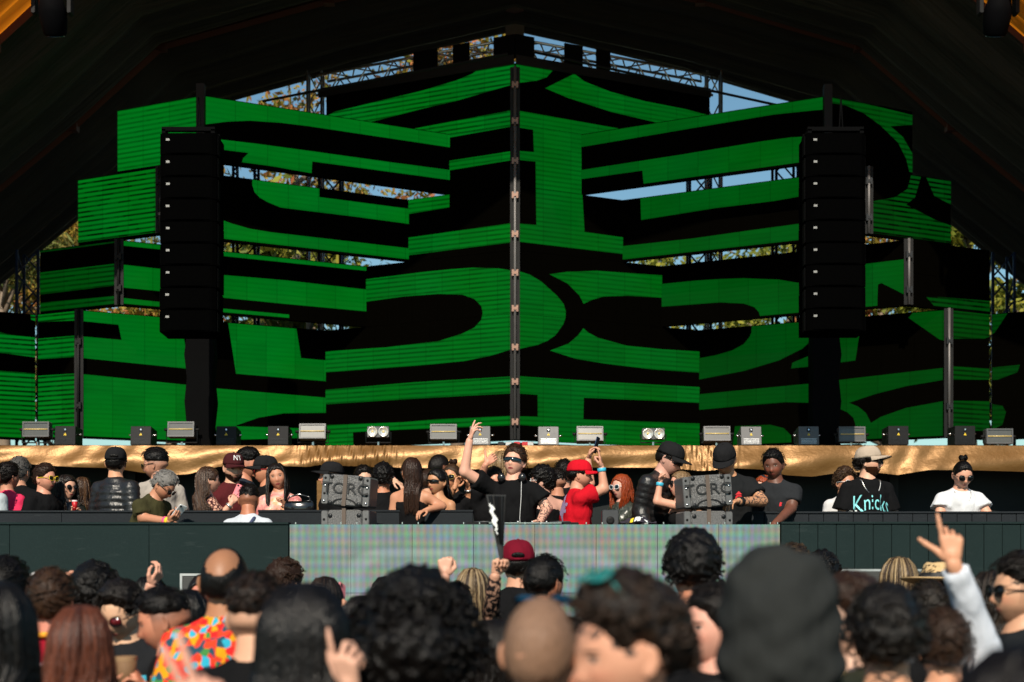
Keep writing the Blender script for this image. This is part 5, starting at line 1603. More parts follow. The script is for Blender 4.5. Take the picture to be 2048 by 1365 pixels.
    if kind in ('curly', 'afro', 'wavy') or opt.get('curls'):
        N = opt.get('curls', {'curly': 230, 'afro': 260, 'wavy': 220}.get(kind, 0))
        for i in range(N):
            d_ = rs.normal(0, 1, 3); d_ /= np.linalg.norm(d_)
            if d_[2] < -.55: continue
            k = np.clip((d_[2] * .5 + .05) / .45, 0, 1); t_ = sid + (top - sid) * k ** 1.3
            p = np.array([d_[0] * (.335 * headw + t_), .012 + d_[1] * (.445 + t_), d_[2] * (.5 + t_)])
            if p[2] < hairline(np.array([p[1]]), low)[0] + .03: continue
            if capped and p[2] > .12: continue
            rad = (.042 if kind != 'wavy' else .085) * rs.uniform(.6, 1.2); u = np.cross(d_, rs.normal(0, 1, 3)); u /= np.linalg.norm(u); w = np.cross(d_, u)
            a0 = rs.uniform(0, 6.28); turn = rs.choice([-1, 1]) * (1.1 if kind != 'wavy' else .6)
            pts = [T((p + d_ * (.04 * math.sin(k * 1.3) - .01) + (u * math.cos(a0 + turn * k) + w * math.sin(a0 + turn * k)) * rad + u * .02 * k * (1 if kind == 'wavy' else .4))[None])[0] for k in range(7)]
            strand(pts, .0048 if D > 5 else .0056, 4, float(rs.rand() * hl_))
    if kind in ('short', 'fadetop', 'slick', 'receding') and not capped:
        N = opt.get('tufts', 300)
        for i in range(N):
            d_ = rs.normal(0, 1, 3); d_ /= np.linalg.norm(d_)
            if d_[2] < -.3: continue
            k = np.clip((d_[2] * .5 + .05) / .45, 0, 1); t_ = sid + (top - sid) * k ** 1.3
            p = np.array([d_[0] * (.335 * headw + t_), .012 + d_[1] * (.445 + t_), d_[2] * (.5 + t_)])
            zmin = hairline(np.array([p[1]]), low)[0] + .04
            if kind in ('fadetop', 'slick'): zmin = max(zmin, .17)
            if p[2] < zmin: continue
            dirn = np.array([rs.normal(0, .3), opt.get('comb', .6), .1]) - d_ * .2
            dirn -= d_ * (dirn @ d_) * .8; dirn /= np.linalg.norm(dirn) + 1e-6
            l = .17 * rs.uniform(.5, 1.3)
            pts = [T((p + dirn * l * s_ + d_ * (.045 - .045 * s_ * s_))[None])[0] for s_ in (-.3, .1, .5, .9)]
            strand(pts, .0034, 3, float(rs.rand() * hl_), .15)
    if not pieces_v: return
    o = link_mesh('hair', mesh_np('hair', np.concatenate(pieces_v), np.concatenate(pieces_q), HAIRL if kind in ('long', 'pony') else HAIR, attr={'tint': ('FLOAT', np.concatenate(tint))}), root)
    setcol(o, col)
    h2 = opt.get('hi', tuple(min(.5, c_ * 2.2 + .016) for c_ in col) if 'hl' not in opt else (.20, .12, .06))
    o['hi_r'], o['hi_g'], o['hi_b'] = [float(c) for c in h2]

def build_cap(root, cap, T, hh, Hd):
    """cap = dict(col, yaw=0 (brim over the face), logo=None)"""
    ya = R(cap.get('yaw', 0)); Ry = rz(ya); tilt = rx(R(cap.get('tilt', -6)))
    tr = lambda v: T((np.asarray(v) @ tilt.T) @ Ry.T)
    mat = cap.get('mat', CLOTH['plain'])
    mb = MB(); rings = []
    for j in range(10):
        ph = j / 9 * 1.57
        rr = math.cos(ph) ** .62; z = .14 + math.sin(ph) * cap.get('h', .44)
        rings.append([Vector((.385 * rr * math.sin(a) * (1 + .0 * a), .02 - .475 * rr * math.cos(a) * (1.0 if math.cos(a) > 0 else 1.0), z)) for a in np.linspace(0, 6.2832, 29)[:-1]])
    rings.insert(0, [Vector((p.x * .97, p.y * .97, p.z + .005)) for p in rings[0]])
    mb.loft(rings)
    c = np.array([tuple(v) for v in mb.v])
    o = setcol(link_mesh('cap', mesh_np('cap', tr(c), mb.f, mat), root), cap['col'])
    br = MB(); NU, NV = 14, 6
    for sgn, off in ((1, 0), (-1, -.022)):
        vs = []
        for j in range(NV + 1):
            for i in range(NU + 1):
                a = (i / NU - .5) * 2 * 1.15
                r0 = np.array([.383 * math.sin(a), .02 - .472 * math.cos(a)])
                ext = cap.get('brim', .36) * (math.cos(a * 1.34) ** .7 if math.cos(a * 1.34) > 0 else 0) * j / NV
                vs.append((r0[0] * (1 + .05 * j / NV), r0[1] - ext, .16 + off - .09 * (math.sin(a) ** 2) * (j / NV) - .05 * (j / NV) ** 2))
        fs = []
        for j in range(NV):
            for i in range(NU):
                q = j * (NU + 1) + i; f_ = (q, q + 1, q + NU + 2, q + NU + 1)
                fs.append(f_ if sgn < 0 else f_[::-1])
        br.add(vs, fs)
    c = np.array([tuple(v) for v in br.v])
    setcol(link_mesh('brim', mesh_np('brim', tr(c), br.f, mat), o), cap.get('bcol', cap['col']))
    e = MB().ell((0, .02, .14 + cap.get('h', .44) + .005), (.03, .03, .02), 8, 4); c = np.array([tuple(v) for v in e.v])
    setcol(link_mesh('button', mesh_np('button', tr(c), e.f, mat), o), cap['col'])
    if cap.get('strap'):
        st = MB().tube([Vector((.2 * math.sin(a), .02 + .475 * math.cos(a) + .015, .19)) for a in np.linspace(-.6, .6, 8)], .028, 5); c = np.array([tuple(v) for v in st.v])
        setcol(link_mesh('strap', mesh_np('strap', tr(c), st.f, mat), o), cap['col'])
        e = MB().ell((0, .47, .27), (.15, .03, .07), 12, 6); c = np.array([tuple(v) for v in e.v])
        setcol(link_mesh('back_opening', mesh_np('back_opening', tr(c), e.f, HAIR, attr={'tint': ('FLOAT', np.zeros(len(c)))}), o), HAIRC['black'])
    if cap.get('logo'):
        vs, fs = text_geo(cap['logo'], cap.get('lsize', .26))
        out = []
        for v in vs:
            a = v.x / .40; z = .40 + v.y
            ph = math.asin(min(1, max(0, (z - .14) / .44))); rr = math.cos(ph) ** .62 + .015
            out.append((.39 * rr * math.sin(a), .02 - .485 * rr * math.cos(a), z))
        MB().add([tuple(v) for v in tr(np.array(out))], fs).build('logo', cap.get('lmat', PRINTW), o)

def build_glasses(root, g, T, hh):
    """g = dict(kind 'wrap'|'round'|'square', frame material, lens material, up=0 raised on the hair)"""
    kind = g.get('kind', 'square'); fm = g.get('frame', BLACK); lm = g.get('lens', LENS)
    up = g.get('up', 0)
    Mr = rx(R(-62)) if up else np.eye(3)
    tr = lambda v: T((np.asarray(v) @ Mr.T) + (np.array([0, .03, .10]) if up else 0) + np.array([0, g.get('dy', 0), g.get('dz', 0)]))
    fr = MB(); ln = MB()
    if kind == 'wrap':
        for j in range(9):
            pass
        vs = []; NU = 18
        for j, z in enumerate((.062, .012, -.048)):
            for i in range(NU + 1):
                a = (i / NU - .5) * 2.1
                zz = z * (1 - .25 * abs(a / 1.15) ** 2) + (.0 if j < 2 else .045 * math.exp(-(a / .12) ** 2)) + .006
                vs.append((.37 * math.sin(a), -.05 - .425 * math.cos(a) - (.02 if j == 1 else 0), zz))
        fs = []
        for j in range(2):
            for i in range(NU):
                q = j * (NU + 1) + i; fs.append((q, q + NU + 1, q + NU + 2, q + 1))
        ln.add(vs, fs)
        fr.tube([vs[i] for i in range(NU + 1)], .014, 5)
    else:
        for s in (-1, 1):
            c = np.array([s * .16, -.455 + .01, .012]); w, h_ = (.118, .085) if kind == 'square' else (.105, .098)
            p = 3.2 if kind == 'square' else 2.0
            ring = []
            for a in np.linspace(0, 6.2832, 19)[:-1]:
                ca, sa = math.cos(a), math.sin(a)
                r_ = (abs(ca) ** p + abs(sa) ** p) ** (-1 / p)
                x_ = ca * r_ * w; z_ = sa * r_ * h_
                ring.append(Vector((c[0] + x_, c[1] + .35 * max(0, s * x_) * .5 + abs(x_) * .05, c[2] + z_ + (s * x_ * .12))))
            ln.loft([[v + Vector((0, -.006, 0)) for v in ring], [v + Vector((0, .006, 0)) for v in ring]])
            fr.tube(ring + [ring[0]], .013 if g.get('thick', 1) else .007, 5, cap=False)
        fr.tube([(-.05, -.462, .035), (0, -.475, .045), (.05, -.462, .035)], .011, 5)
    for s in (-1, 1):
        fr.tube([(s * .275, -.36 if kind != 'wrap' else -.22, .035), (s * .345, -.15, .045), (s * .362, .04, .035), (s * .352, .12, -.02)], .012, 5)
    c = np.array([tuple(v) for v in fr.v])
    o = link_mesh('sunglasses', mesh_np('sunglasses', tr(c), fr.f, fm), root)
    c = np.array([tuple(v) for v in ln.v])
    link_mesh('lens', mesh_np('lens', tr(c), ln.f, lm), o)

# wearable extras ----------------------------------------------------
def band(arm, mat, t=.90, w=.016, name='wristband', col=None):
    def f(o):
        s, sh, el, wr, hd, pn, k = o.arms[arm]
        a = el + (wr - el) * t; d = (wr - el) / np.linalg.norm(wr - el)
        r = o.ar[1] + (o.ar[2] - o.ar[1]) * t + .004
        q = MB().tube([a - d * w, a - d * w * .8, a + d * w * .8, a + d * w], [r * .96, r + .003, r + .003, r * .96], 14).build(name, mat, o.root, True)
        if col: setcol(q, col)
    return f
def lace_sleeve(arm):
    def f(o):
        s, sh, el, wr, hd, pn, k = o.arms[arm]
        d = (wr - el)
        MB().tube([sh + (el - sh) * .5, el, el + d * .5, el + d * .96], [o.ar[1] + .010, o.ar[1] + .006, (o.ar[1] + o.ar[2]) / 2 + .005, o.ar[2] + .005], 14).build('lace_sleeve', CLOTH['lace'], o.root, True)
    return f
def chain(mat, drop=.16, w=.046, r=.0035):
    def f(o):
        pts = []
        for a in np.linspace(-1.9, 1.9, 25):
            k = math.cos(a)
            pts.append(o.tors((w * math.sin(a), (-.030 - .038 * max(0, k)) if k > 0 else .028, .298 - drop * .42 * max(0, k) ** 1.3 * .9)))
        m = MB().tube(pts, r, 5, cap=False)
        m.build('necklace', mat, o.root, True)
    return f
def headphones(o):
    pts = [o.tors((.062 * math.sin(a), -.004 + .052 * math.cos(a), .302 - .012 * math.cos(a))) for a in np.linspace(-2.2, 2.2, 17)]
    h = MB().tube(pts, .011, 6).build('headphones', plain('gloss_black', (.01, .01, .011), .22), o.root, True)
    for p in (pts[0], pts[-1]):
        MB().ell(tuple(p + np.array([0, -.01, 0])), (.036, .024, .040), 12, 8).build('ear_cup', plain('gloss_black', (.01, .01, .011), .22), h, True)
    c = [o.tors((.05, -.06, .29)), o.tors((.052, -.085, .22)), o.tors((.045, -.09, .12)), o.tors((.048, -.085, .02)), o.tors((.05, -.09, -.03))]
    MB().tube(c, .003, 5).build('cable', plain('white_cable', (.5, .5, .5), .5), h, True)
def strap_over(x0, x1, mat, back=True):
    def f(o):
        s = 1 if back else -1
        pts = [o.tors((x0, -.02, .297)), o.tors((x0, s * .05, .285)), o.tors((x0 + (x1 - x0) * .4, s * .085, .22)), o.tors((x1, s * .088, .10)), o.tors((x1, s * .08, .0))]
        MB().tube(pts, .014, 4).build('strap', mat, o.root)
    return f
def hand_point(o, arm, along=.09, palm=.035):
    """world point in the grip of a hand, with the finger and palm directions"""
    s, sh, el, wr, hd, pn, k = o.arms[arm]
    pz = pn - hd * (pn @ hd); pz /= np.linalg.norm(pz)
    p = o.loc + o.Rw @ (wr + hd * along + pz * palm)
    return Vector(p), Vector(o.Rw @ hd), Vector(o.Rw @ pz)

# ================================================================== held and standing things
def held_phone(label, o, arm, mat_case, w=.074, h=.150, dz=.05, flip=0.0):
    p, f, n = hand_point(o, arm, .10, .028)
    root = empty('phone', p); tag(root, label, 'phone', 'phones held by guests')
    z = (f + Vector((0, 0, .4))).normalized(); y = n - z * n.dot(z); y.normalize(); x = y.cross(z)
    M = Matrix((x, y, z)).transposed().to_4x4()
    root.matrix_world = Matrix.Translation(p + z * dz) @ M
    MB().bbox((-w / 2, -.004, -h / 2), (w / 2, .004, h / 2), .009).build('case', mat_case, root)
    MB().box((-w / 2 + .004, .0045, -h / 2 + .005), (w / 2 - .004, .0052, h / 2 - .005)).build('screen', plain('phone_screen', (.01, .012, .02), .1), root)
    MB().ell((-w * .28, -.006, h * .38), (.010, .003, .010), 8, 4).build('camera_lens', BLACK, root)
    return root
def held_cup(label, o, arm, mat, mat2, h=.13, r=.04, dz=.04):
    p, f, n = hand_point(o, arm, .075, .045)
    root = empty('cup', p + Vector((0, 0, dz - h / 2))); tag(root, label, 'cup', 'cups held by guests')
    rg = [[(rr * math.cos(a), rr * math.sin(a), z) for a in np.linspace(0, 6.2832, 21)[:-1]] for z, rr in ((0, r * .75), (h, r), (h, r * .94), (h * .85, r * .9))]
    MB().loft(rg).build('wall', mat, root, True)
    rg = [[(rr * math.cos(a), rr * math.sin(a), z) for a in np.linspace(0, 6.2832, 21)[:-1]] for z, rr in ((h * .86, r * .975), (h * .99, r * 1.02))]
    MB().loft(rg, cap=False).build('rim', mat2, root, True)
def hood(o):
    c = plain('hood', (.02, .02, .02))
    def f(p):
        d = (np.sqrt((p[:, 0] / .55) ** 2 + ((p[:, 1] - .06) / .56) ** 2 + ((p[:, 2] - .02) / .62) ** 2) - 1) * .5
        d = smin(d, (np.sqrt((p[:, 0] / .58) ** 2 + ((p[:, 1] - .12) / .46) ** 2 + ((p[:, 2] + .50) / .42) ** 2) - 1) * .45, .25)
        d = np.maximum(d, (p[:, 2] - .56 - .05 * np.sin(p[:, 0] * 6 + 1)) * .8)
        d = d + .016 * np.sin(p[:, 0] * 13 + 2 * np.sin(p[:, 2] * 7)) * np.sin(p[:, 2] * 9 + p[:, 1] * 6) + .012 * np.sin(p[:, 2] * 17 + p[:, 0] * 11)
        d = np.maximum(d, -(np.linalg.norm((p - np.array([0, -.62, -.02])) * np.array([1.2, 1, .85]), axis=1) - .36))
        return np.maximum(d, -.72 - p[:, 2])
    v, q = surfnet(f, (-.8, -.7, -.8), (.8, .8, .85), .05)
    ob = setcol(link_mesh('hood', mesh_np('hood', o.T(v), q, CLOTH['plain']), o.root), (.024, .026, .025))
def straw_hat(o):
    tl = rx(R(-10)); tr = lambda v: o.T(np.asarray(v) @ tl.T)
    rg = []
    for r, z in ((.80, .13), (.82, .145), (.60, .20), (.42, .20), (.40, .30), (.385, .42), (.35, .56), (.30, .62), (.20, .60), (.04, .57)):
        rg.append([Vector((r * 1.0 * math.sin(a), .02 - r * 1.12 * math.cos(a), z + (.06 * math.sin(a) ** 2 if r > .5 else 0) - (.05 * (1 - abs(math.sin(a))) if z > .55 else 0))) for a in np.linspace(0, 6.2832, 33)[:-1]])
    rg.insert(0, [Vector((.40 * math.sin(a), .02 - .45 * math.cos(a), .18)) for a in np.linspace(0, 6.2832, 33)[:-1]])
    m = MB().loft(rg); h = link_mesh('straw_hat', mesh_np('straw_hat', tr(np.array([tuple(v) for v in m.v])), m.f, CLOTH['straw']), o.root)
    rg = [[Vector((r * math.sin(a), .02 - r * 1.12 * math.cos(a), z)) for a in np.linspace(0, 6.2832, 33)[:-1]] for r, z in ((.427, .21), (.41, .335))]
    m = MB().loft(rg, cap=False); link_mesh('hat_band', mesh_np('hat_band', tr(np.array([tuple(v) for v in m.v])), m.f, plain('hat_ribbon', (.012, .012, .014), .7)), h)
def scribble(n, w, h, seed, t=.012):
    rs = random.Random(seed); vs = []; fs = []
    for k in range(n):
        x = rs.uniform(-w, w); y = rs.uniform(-h, h); a = rs.uniform(0, 6.28)
        pts = []
        for i in range(6):
            pts.append((x, y)); a += rs.uniform(-1, 1); x += math.cos(a) * .022; y += math.sin(a) * .022
        for i in range(5):
            (ax, ay), (bx, by) = pts[i], pts[i + 1]; l = math.hypot(bx - ax, by - ay) or 1; nx, ny = -(by - ay) / l * t / 2, (bx - ax) / l * t / 2
            b = len(vs); vs += [Vector((ax + nx, ay + ny, 0)), Vector((bx + nx, by + ny, 0)), Vector((bx - nx, by - ny, 0)), Vector((ax - nx, ay - ny, 0))]; fs.append((b, b + 1, b + 2, b + 3))
    return vs, fs
def poly2(pts):
    tri = tessellate_polygon([[Vector((a, b, 0)) for a, b in pts]])
    return [Vector((a, b, 0)) for a, b in pts], tri
def arc_shape(r0, r1, a0, a1, n=16, cx=0, cy=0, taper=True):
    vs = []; fs = []
    for i in range(n + 1):
        t = i / n; a = R(a0 + (a1 - a0) * t); k = math.sin(math.pi * t) if taper else 1
        ra = (r0 + r1) / 2 - (r1 - r0) / 2 * k; rb = (r0 + r1) / 2 + (r1 - r0) / 2 * k
        vs += [Vector((cx + ra * math.cos(a), cy + ra * math.sin(a), 0)), Vector((cx + rb * math.cos(a), cy + rb * math.sin(a), 0))]
        if i: fs.append((2 * i - 2, 2 * i - 1, 2 * i + 1, 2 * i))
    return vs, fs
def join_geo(*gs):
    vs = []; fs = []
    for (v, f) in gs:
        b = len(vs); vs += list(v); fs += [tuple(i + b for i in q) for q in f]
    return vs, fs
def arch_text(txt, size, bow, stretch=1.0):
    vs, fs = text_geo(txt, size)
    m = max(abs(v.x) for v in vs)
    return [Vector((v.x, v.y * stretch * (1 + .35 * (v.x / m) ** 2) - bow * (v.x / m) ** 2, 0)) for v in vs], fs
# ================================================================== the people
BLK = ('plain', (.0048, .0048, .0052))
def W(r, g, b): return ('plain', (r, g, b))
S = dict(floor=DECK, grp='people on the stage')
CAPB = dict(col=(.012, .012, .013))
BLUEB = plain('blue_wristband', (.05, .42, .60), .5)
PINKB = plain('pink_wristband', (.75, .08, .22), .5)
# ---- on the stage, left to right
person(-20, 922, 13.1, 150, 'person in a pale grey and teal jacket cut by the left edge', **S, shirt=W(.42, .47, .50), sleeve='long')
person(17, 926, 13.55, 150, 'dark haired man in a pink jacket near the left edge', **S, shirt=W(.72, .035, .11), sleeve='long', fit=.026, hair=('short', 'dark'))
person(40, 916, 14.2, 172, 'grey haired man in black seen from behind beside the pink jacket', **S, hair=('short', 'salt'), skin='light', shirt=BLK)
person(90, 929, 13.4, 65, 'man in a black tee with yellow framed sunglasses looking right', **S, hair=('short', 'brown', {'side': .012}), fade=.4, glasses={'kind': 'square', 'frame': YELLOW}, skin='light', beard=.45, shirt=BLK, hy=5, lip=1)
o = person(134, 949, 13.7, 50, 'woman with dark hair and black sunglasses in a leather jacket holding a red drink', **S, sex='f', hair=('long', 'dark', {'len': .30, 'fwd': .03, 'hl': .5, 'hi': (.05, .03, .02)}), glasses={'kind': 'round'}, skin='fair', shirt=('puffer', (.012, .012, .013)), sleeve='long', L_=('px', (160, 1030, -.1), (156, 1036, -.25), {'hand': 'hold', 'tip': (156, 1016, -.25)}))
held_cup('red drink cup in front of the leather jacket woman', o, 1, RED, WHITE, .10, .028)
person(165, 954, 14.3, 200, 'woman with highlighted brown hair turned away beside the puffer jacket man', **S, sex='f', hair=('long', 'brown', {'len': .28, 'hl': .8, 'hi': (.15, .075, .035)}), skin='fair', shirt=BLK, sleeve='long')
person(232, 893, 13.3, 155, 'man in a black cap and shiny black puffer jacket seen from behind', **S, hy=32, cap=dict(**CAPB, strap=1), beard=.7, skin='light', shirt=('puffer', (.010, .010, .011)), sleeve='long', hair=('short', 'black'), fade=.6)
person(311, 897, 13.7, -150, 'man with slicked hair and glasses in a beige tee looking left', **S, hy=52, hp=8, hair=('slick', 'black'), fade=.75, beard=.75, skin='light', glasses={'kind': 'square', 'thick': 0, 'lens': LENS}, shirt=W(.40, .36, .32))
o = person(327, 943, 12.35, 62, 'grey haired man in an olive tee bent over his phone', **S, lean=24, hp=38, hy=12, hair=('short', 'grey', {'side': .05}), beard=.6, skin='med', shirt=W(.050, .046, .018), glasses={'kind': 'square', 'thick': 0},
           R_=('px', (286, 1036, -.1), (338, 1043, -.28), {'hand': 'hold', 'tip': (365, 1026, -.34), 'pn': (.3, .3, 1)}), L_=('px', (325, 1040, .2), (345, 1046, -.1), {'hand': 'hold'}), extras=[band(0, PINKB, .88), band(0, YELLOW, .96)])
held_phone('light phone the olive shirt man is looking at', o, 0, WHITE, dz=.02)
o = person(417, 933, 13.15, 118, 'woman with long brown hair in a leopard blouse raising a pink phone', **S, sex='f', hair=('long', 'brown', {'len': .36, 'hl': .8, 'hi': (.13, .065, .032), 'swing': (-.16, 0), 'arc': 75}), skin='fair', shirt=('leopard', (.5, .3, .2)), fit=.024, R_=('px', (438, 1036, -.1), (462, 1008, -.1), {'hand': 'hold', 'tip': (474, 990, -.05)}), extras=[band(0, SILV, .86, .012, 'watch')])
held_phone('pink phone held by the leopard blouse woman', o, 0, plain('pink_case', (.75, .22, .25), .4))
person(467, 905, 13.85, 18, 'bearded man in a maroon cap and maroon tee', **S, hp=12, hy=12, cap=dict(col=(.055, .010, .012), logo='NY'), beard=1.0, beardc='brown', skin='fair', shirt=W(.085, .012, .014), hair=('short', 'brown'))
person(496, 897, 14.35, 82, 'man with a dark quiff in profile behind the maroon cap', **S, hair=('fadetop', 'black', {'comb': -.5}), fade=.5, beard=.35, skin='med', shirt=W(.018, .024, .035), hp=10)
person(530, 910, 13.95, -75, 'man in a black cap and brown glasses facing left', **S, cap=dict(**CAPB), glasses={'kind': 'square', 'thick': 0, 'frame': RED}, skin='med', shirt=BLK, hp=5, hair=('short', 'black'))
o = person(555, 926, 13.45, 4, 'woman with long dark hair in a pink marbled blouse facing the camera', **S, sex='f', hr=-10, hair=('long', 'dark', {'len': .38, 'fwd': .04, 'n': 170, 'hl': .5, 'hi': (.03, .018, .012)}), skin='med', shirt=('marble', (.7, .3, .25)), sleeve='long', fit=.028, L_=('px', (580, 1030, .0), (570, 1012, -.22), {'hand': 'fist', 'tip': (563, 995, -.25)}))
person(498, 966, 12.45, 165, 'man with cropped hair in a white shirt seen from behind at the ledge', **{**S, 'floor': .72}, hair=('fadetop', 'dark', {'top': .07}), fade=.85, skin='tan', shirt=W(.58, .62, .68), hy=15, hp=10, extras=[strap_over(-.05, .02, plain('navy_lanyard', (.02, .03, .09), .7))])
person(662, 922, 13.3, -70, 'man in a black cap facing left behind the left speaker stack', **S, cap=dict(**CAPB), skin='light', shirt=BLK, hair=('short', 'black', {'side': .06}))
person(727, 932, 13.75, 20, 'man in sunglasses with a tattooed arm over his friend', **S, hair=('short', 'dark'), glasses={'kind': 'square'}, skin='fair', tattoo=1.0, shirt=BLK, L_=('px', (755, 962, -.25), (787, 960, -.52), {'hand': 'relax', 'tip': (800, 968, -.55)}), extras=[band(1, RED, .9)])
pr = [('lettering', join_geo(*[([Vector((v.x + dx, v.y + dy, 0)) for v in g_[0]], g_[1]) for g_, dx, dy in ((text_geo('OPF', .065), -.12, -.04), (text_geo('&DESIGN', .075), .09, .0), (text_geo('project', .03), -.02, -.06))]), 'back', (0, .16), PRINTW),
      ('crescent_print', join_geo(arc_shape(.085, .15, 20, 250, 16, -.06, -.02), arc_shape(.06, .15, 60, 175, 12, .10, -.12)), 'back', (.0, .06), PRINTW)]
person(766, 922, 13.25, 188, 'curly haired man seen from behind in a black tee lettered DESIGN', **S, hair=('curly', 'black', {'top': .14, 'side': .07}), fade=.5, skin='med', shirt=BLK, fit=.028, prints=pr)
person(822, 915, 12.98, 163, 'woman in a black tank top with a long brown ponytail down her back', **S, sex='f', hy=38, hair=('long', 'brown', {'len': .38, 'arc': 50, 'n': 120, 'hl': .3, 'hi': (.12, .05, .03)}), glasses={'kind': 'square'}, skin='med', sleeve='tank', shirt=BLK, R_=('px', (884, 1013, -.05), (853, 1021, -.2)))
person(857, 938, 13.8, 165, 'man with a buzz cut in a pale blue shirt behind the ponytail woman', **S, hair=('buzz', 'brown'), fade=.4, skin='light', shirt=W(.48, .56, .64), sleeve='long', hy=-20)
person(874, 936, 13.15, -38, 'woman in a black halter top and wraparound sunglasses', **S, sex='f', hair=('long', 'black', {'len': .30, 'arc': 70, 'n': 90}), glasses={'kind': 'wrap'}, skin='med', sleeve='halter', shirt=BLK, tattoo=.6, R_='crossed', L_='down')
person(879, 909, 14.3, 130, 'tall man with cropped dark hair in front of the bright gold cloth', **S, hair=('buzz', 'dark'), skin='brown', shirt=BLK)
person(904, 928, 13.6, -22, 'woman in sunglasses and a printed black tee touching her mouth', **S, sex='f', hair=('bun', 'brown', {'hl': .4}), glasses={'kind': 'square', 'frame': GLASSC}, skin='med', shirt=BLK, fit=.024, R_=('px', (893, 1005, -.15), (910, 974, -.25), {'hand': 'hold', 'tip': (915, 962, -.22)}), L_=('px', (940, 1010, 0), (936, 975, -.1), {'hand': 'hold'}),
       prints=[('graffiti_print', scribble(26, .13, .10, 5, .014), 'front', (.0, .13), PRINTW)], extras=[band(1, SILV, .85, .01, 'bracelet')])
person(1003, 902, 13.95, 168, 'woman with long blonde hair behind the DJ', **S, sex='f', hair=('long', 'blonde', {'len': .34, 'hl': .9, 'hi': (.42, .28, .14)}), skin='fair', shirt=BLK)
person(988, 936, 13.25, 15, 'person hidden behind the DJ showing a thumb and little finger', **S, hair=('short', 'dark'), skin='light', shirt=BLK, R_=('px', (961, 958, -.1), (971, 930, -.2), {'hand': 'shaka', 'tip': (990, 912, -.2), 'pn': (.2, 1, .2)}))
tiger = join_geo(arc_shape(.04, .055, 0, 360, 20, 0, 0, False), arc_shape(.01, .03, 20, 160, 8, -.02, .01), arc_shape(.01, .03, 20, 160, 8, .025, .01), arc_shape(.012, .03, 200, 340, 8, 0, -.012), arc_shape(.06, .07, 30, 110, 8), arc_shape(.06, .072, 150, 250, 8), scribble(6, .05, .04, 3, .008))
person(1029, 892, 12.25, -10, 'DJ in a black tee and mirrored visor sunglasses raising one arm high', **S, hp=-10, hy=-8, hr=4, hair=('short', 'brown', {'top': .12, 'side': .075, 'comb': -.7, 'hl': .5, 'hi': (.12, .05, .02)}), glasses={'kind': 'wrap', 'lens': LENSBLUE}, skin='fair', shirt=BLK, fit=.034, tattoo=.9, lip=1,
       R_=('px', (929, 944, -.08), (939, 882, -.1), {'hand': 'wave', 'tip': (951, 843, -.1), 'pn': (.9, .3, 0)}), L_=('px', (1094, 1016, -.05), (1078, 1048, -.28)),
       prints=[('scrawl_print', arch_text('Vzcury', .055, -.01), 'front', (.0, .07), PRINTW), ('tiger_print', tiger, 'front', (-.01, .025), PRINTW)], extras=[headphones])
person(1084, 927, 12.95, -155, 'man with a curly mullet and sunglasses in a black tank just right of the DJ', **S, hy=62, hair=('curly', 'black', {'top': .14, 'side': .08, 'low': -.12}), glasses={'kind': 'square', 'frame': WHITE}, skin='fair', shirt=BLK, sleeve='tank')
person(1113, 934, 13.4, -165, 'man with a faded haircut seen from behind right of the mullet', **S, hair=('fadetop', 'dark', {'top': .06}), fade=.8, skin='med', shirt=BLK, hy=20, glasses={'kind': 'square', 'thick': 0})
person(1128, 921, 14.25, 178, 'dark haired man far back behind the red cap', **S, hair=('short', 'dark'), skin='light', shirt=BLK)
pr = [('shoulder_print', scribble(16, .06, .05, 11, .03), 'back', (.015, .20), plain('lilac_print', (.30, .22, .38), .7)), ('block_print', join_geo(poly2([(-.05, -.04), (.05, -.04), (.05, .05), (-.05, .05)])), 'back', (.02, .03), plain('grey_print', (.30, .24, .26), .8)), ('orange_print', poly2([(-.03, -.02), (.03, -.02), (.03, .025), (-.03, .025)]), 'back', (.02, .095), plain('orange_print', (.7, .12, .03), .7))]
o = person(1160, 918, 12.5, 98, 'man in a red cap and red tee pointing a finger up', **S, hp=6, hy=-10, cap=dict(col=(.60, .006, .018)), beard=.65, skin='light', shirt=W(.55, .006, .016), fit=.03, hair=('short', 'black', {'side': .07}), R_=('px', (1208, 978, -.1), (1203, 937, -.1), {'hand': 'point', 'tip': (1197, 888, -.1), 'pn': (-1, .2, 0)}),
           L_=('px', (1180, 968, .3), (1176, 920, .35), {'hand': 'hold', 'tip': (1186, 895, .35), 'pn': (.9, -.4, 0)}), prints=pr, extras=[band(0, BLUEB, .92)])
held_phone('dark blue phone held up beside the red cap', o, 1, plain('navy_case', (.01, .03, .08), .4))
person(1243, 948, 13.45, -50, 'red haired woman with white sunglasses in a glittering dark top', **S, sex='f', hair=('long', 'red', {'len': .20, 'n': 160, 'hl': .6, 'hi': (.50, .10, .02), 'fwd': .015}), glasses={'kind': 'square', 'frame': WHITE, 'lens': LENSBLUE}, skin='fair', shirt=('glitter', (.03, .03, .03)), sleeve='long')
person(1339, 884, 12.85, 55, 'man in a black cap and black puffer jacket stooping to the right', **S, lean=20, hp=28, hy=10, cap=dict(**CAPB), skin='fair', glasses={'kind': 'wrap'}, shirt=('puffer', (.011, .011, .012)), sleeve='long', hair=('short', 'dark'), fade=.5, R_=('px', (1280, 1020, -.05), (1300, 1075, -.2)))
o = person(1361, 942, 12.8, -78, 'laughing woman with long blonde hair raising a fist with a blue wristband', **S, sex='f', hp=-8, hair=('long', 'blonde', {'len': .34, 'hl': .8, 'hi': (.40, .26, .14)}), glasses={'kind': 'square'}, skin='fair', sleeve='tank', shirt=BLK, L_=('px', (1314, 1003, -.15), (1320, 966, -.15), {'hand': 'fist', 'tip': (1328, 940, -.15), 'pn': (.6, -.6, 0)}), extras=[band(1, BLUEB, .92)])
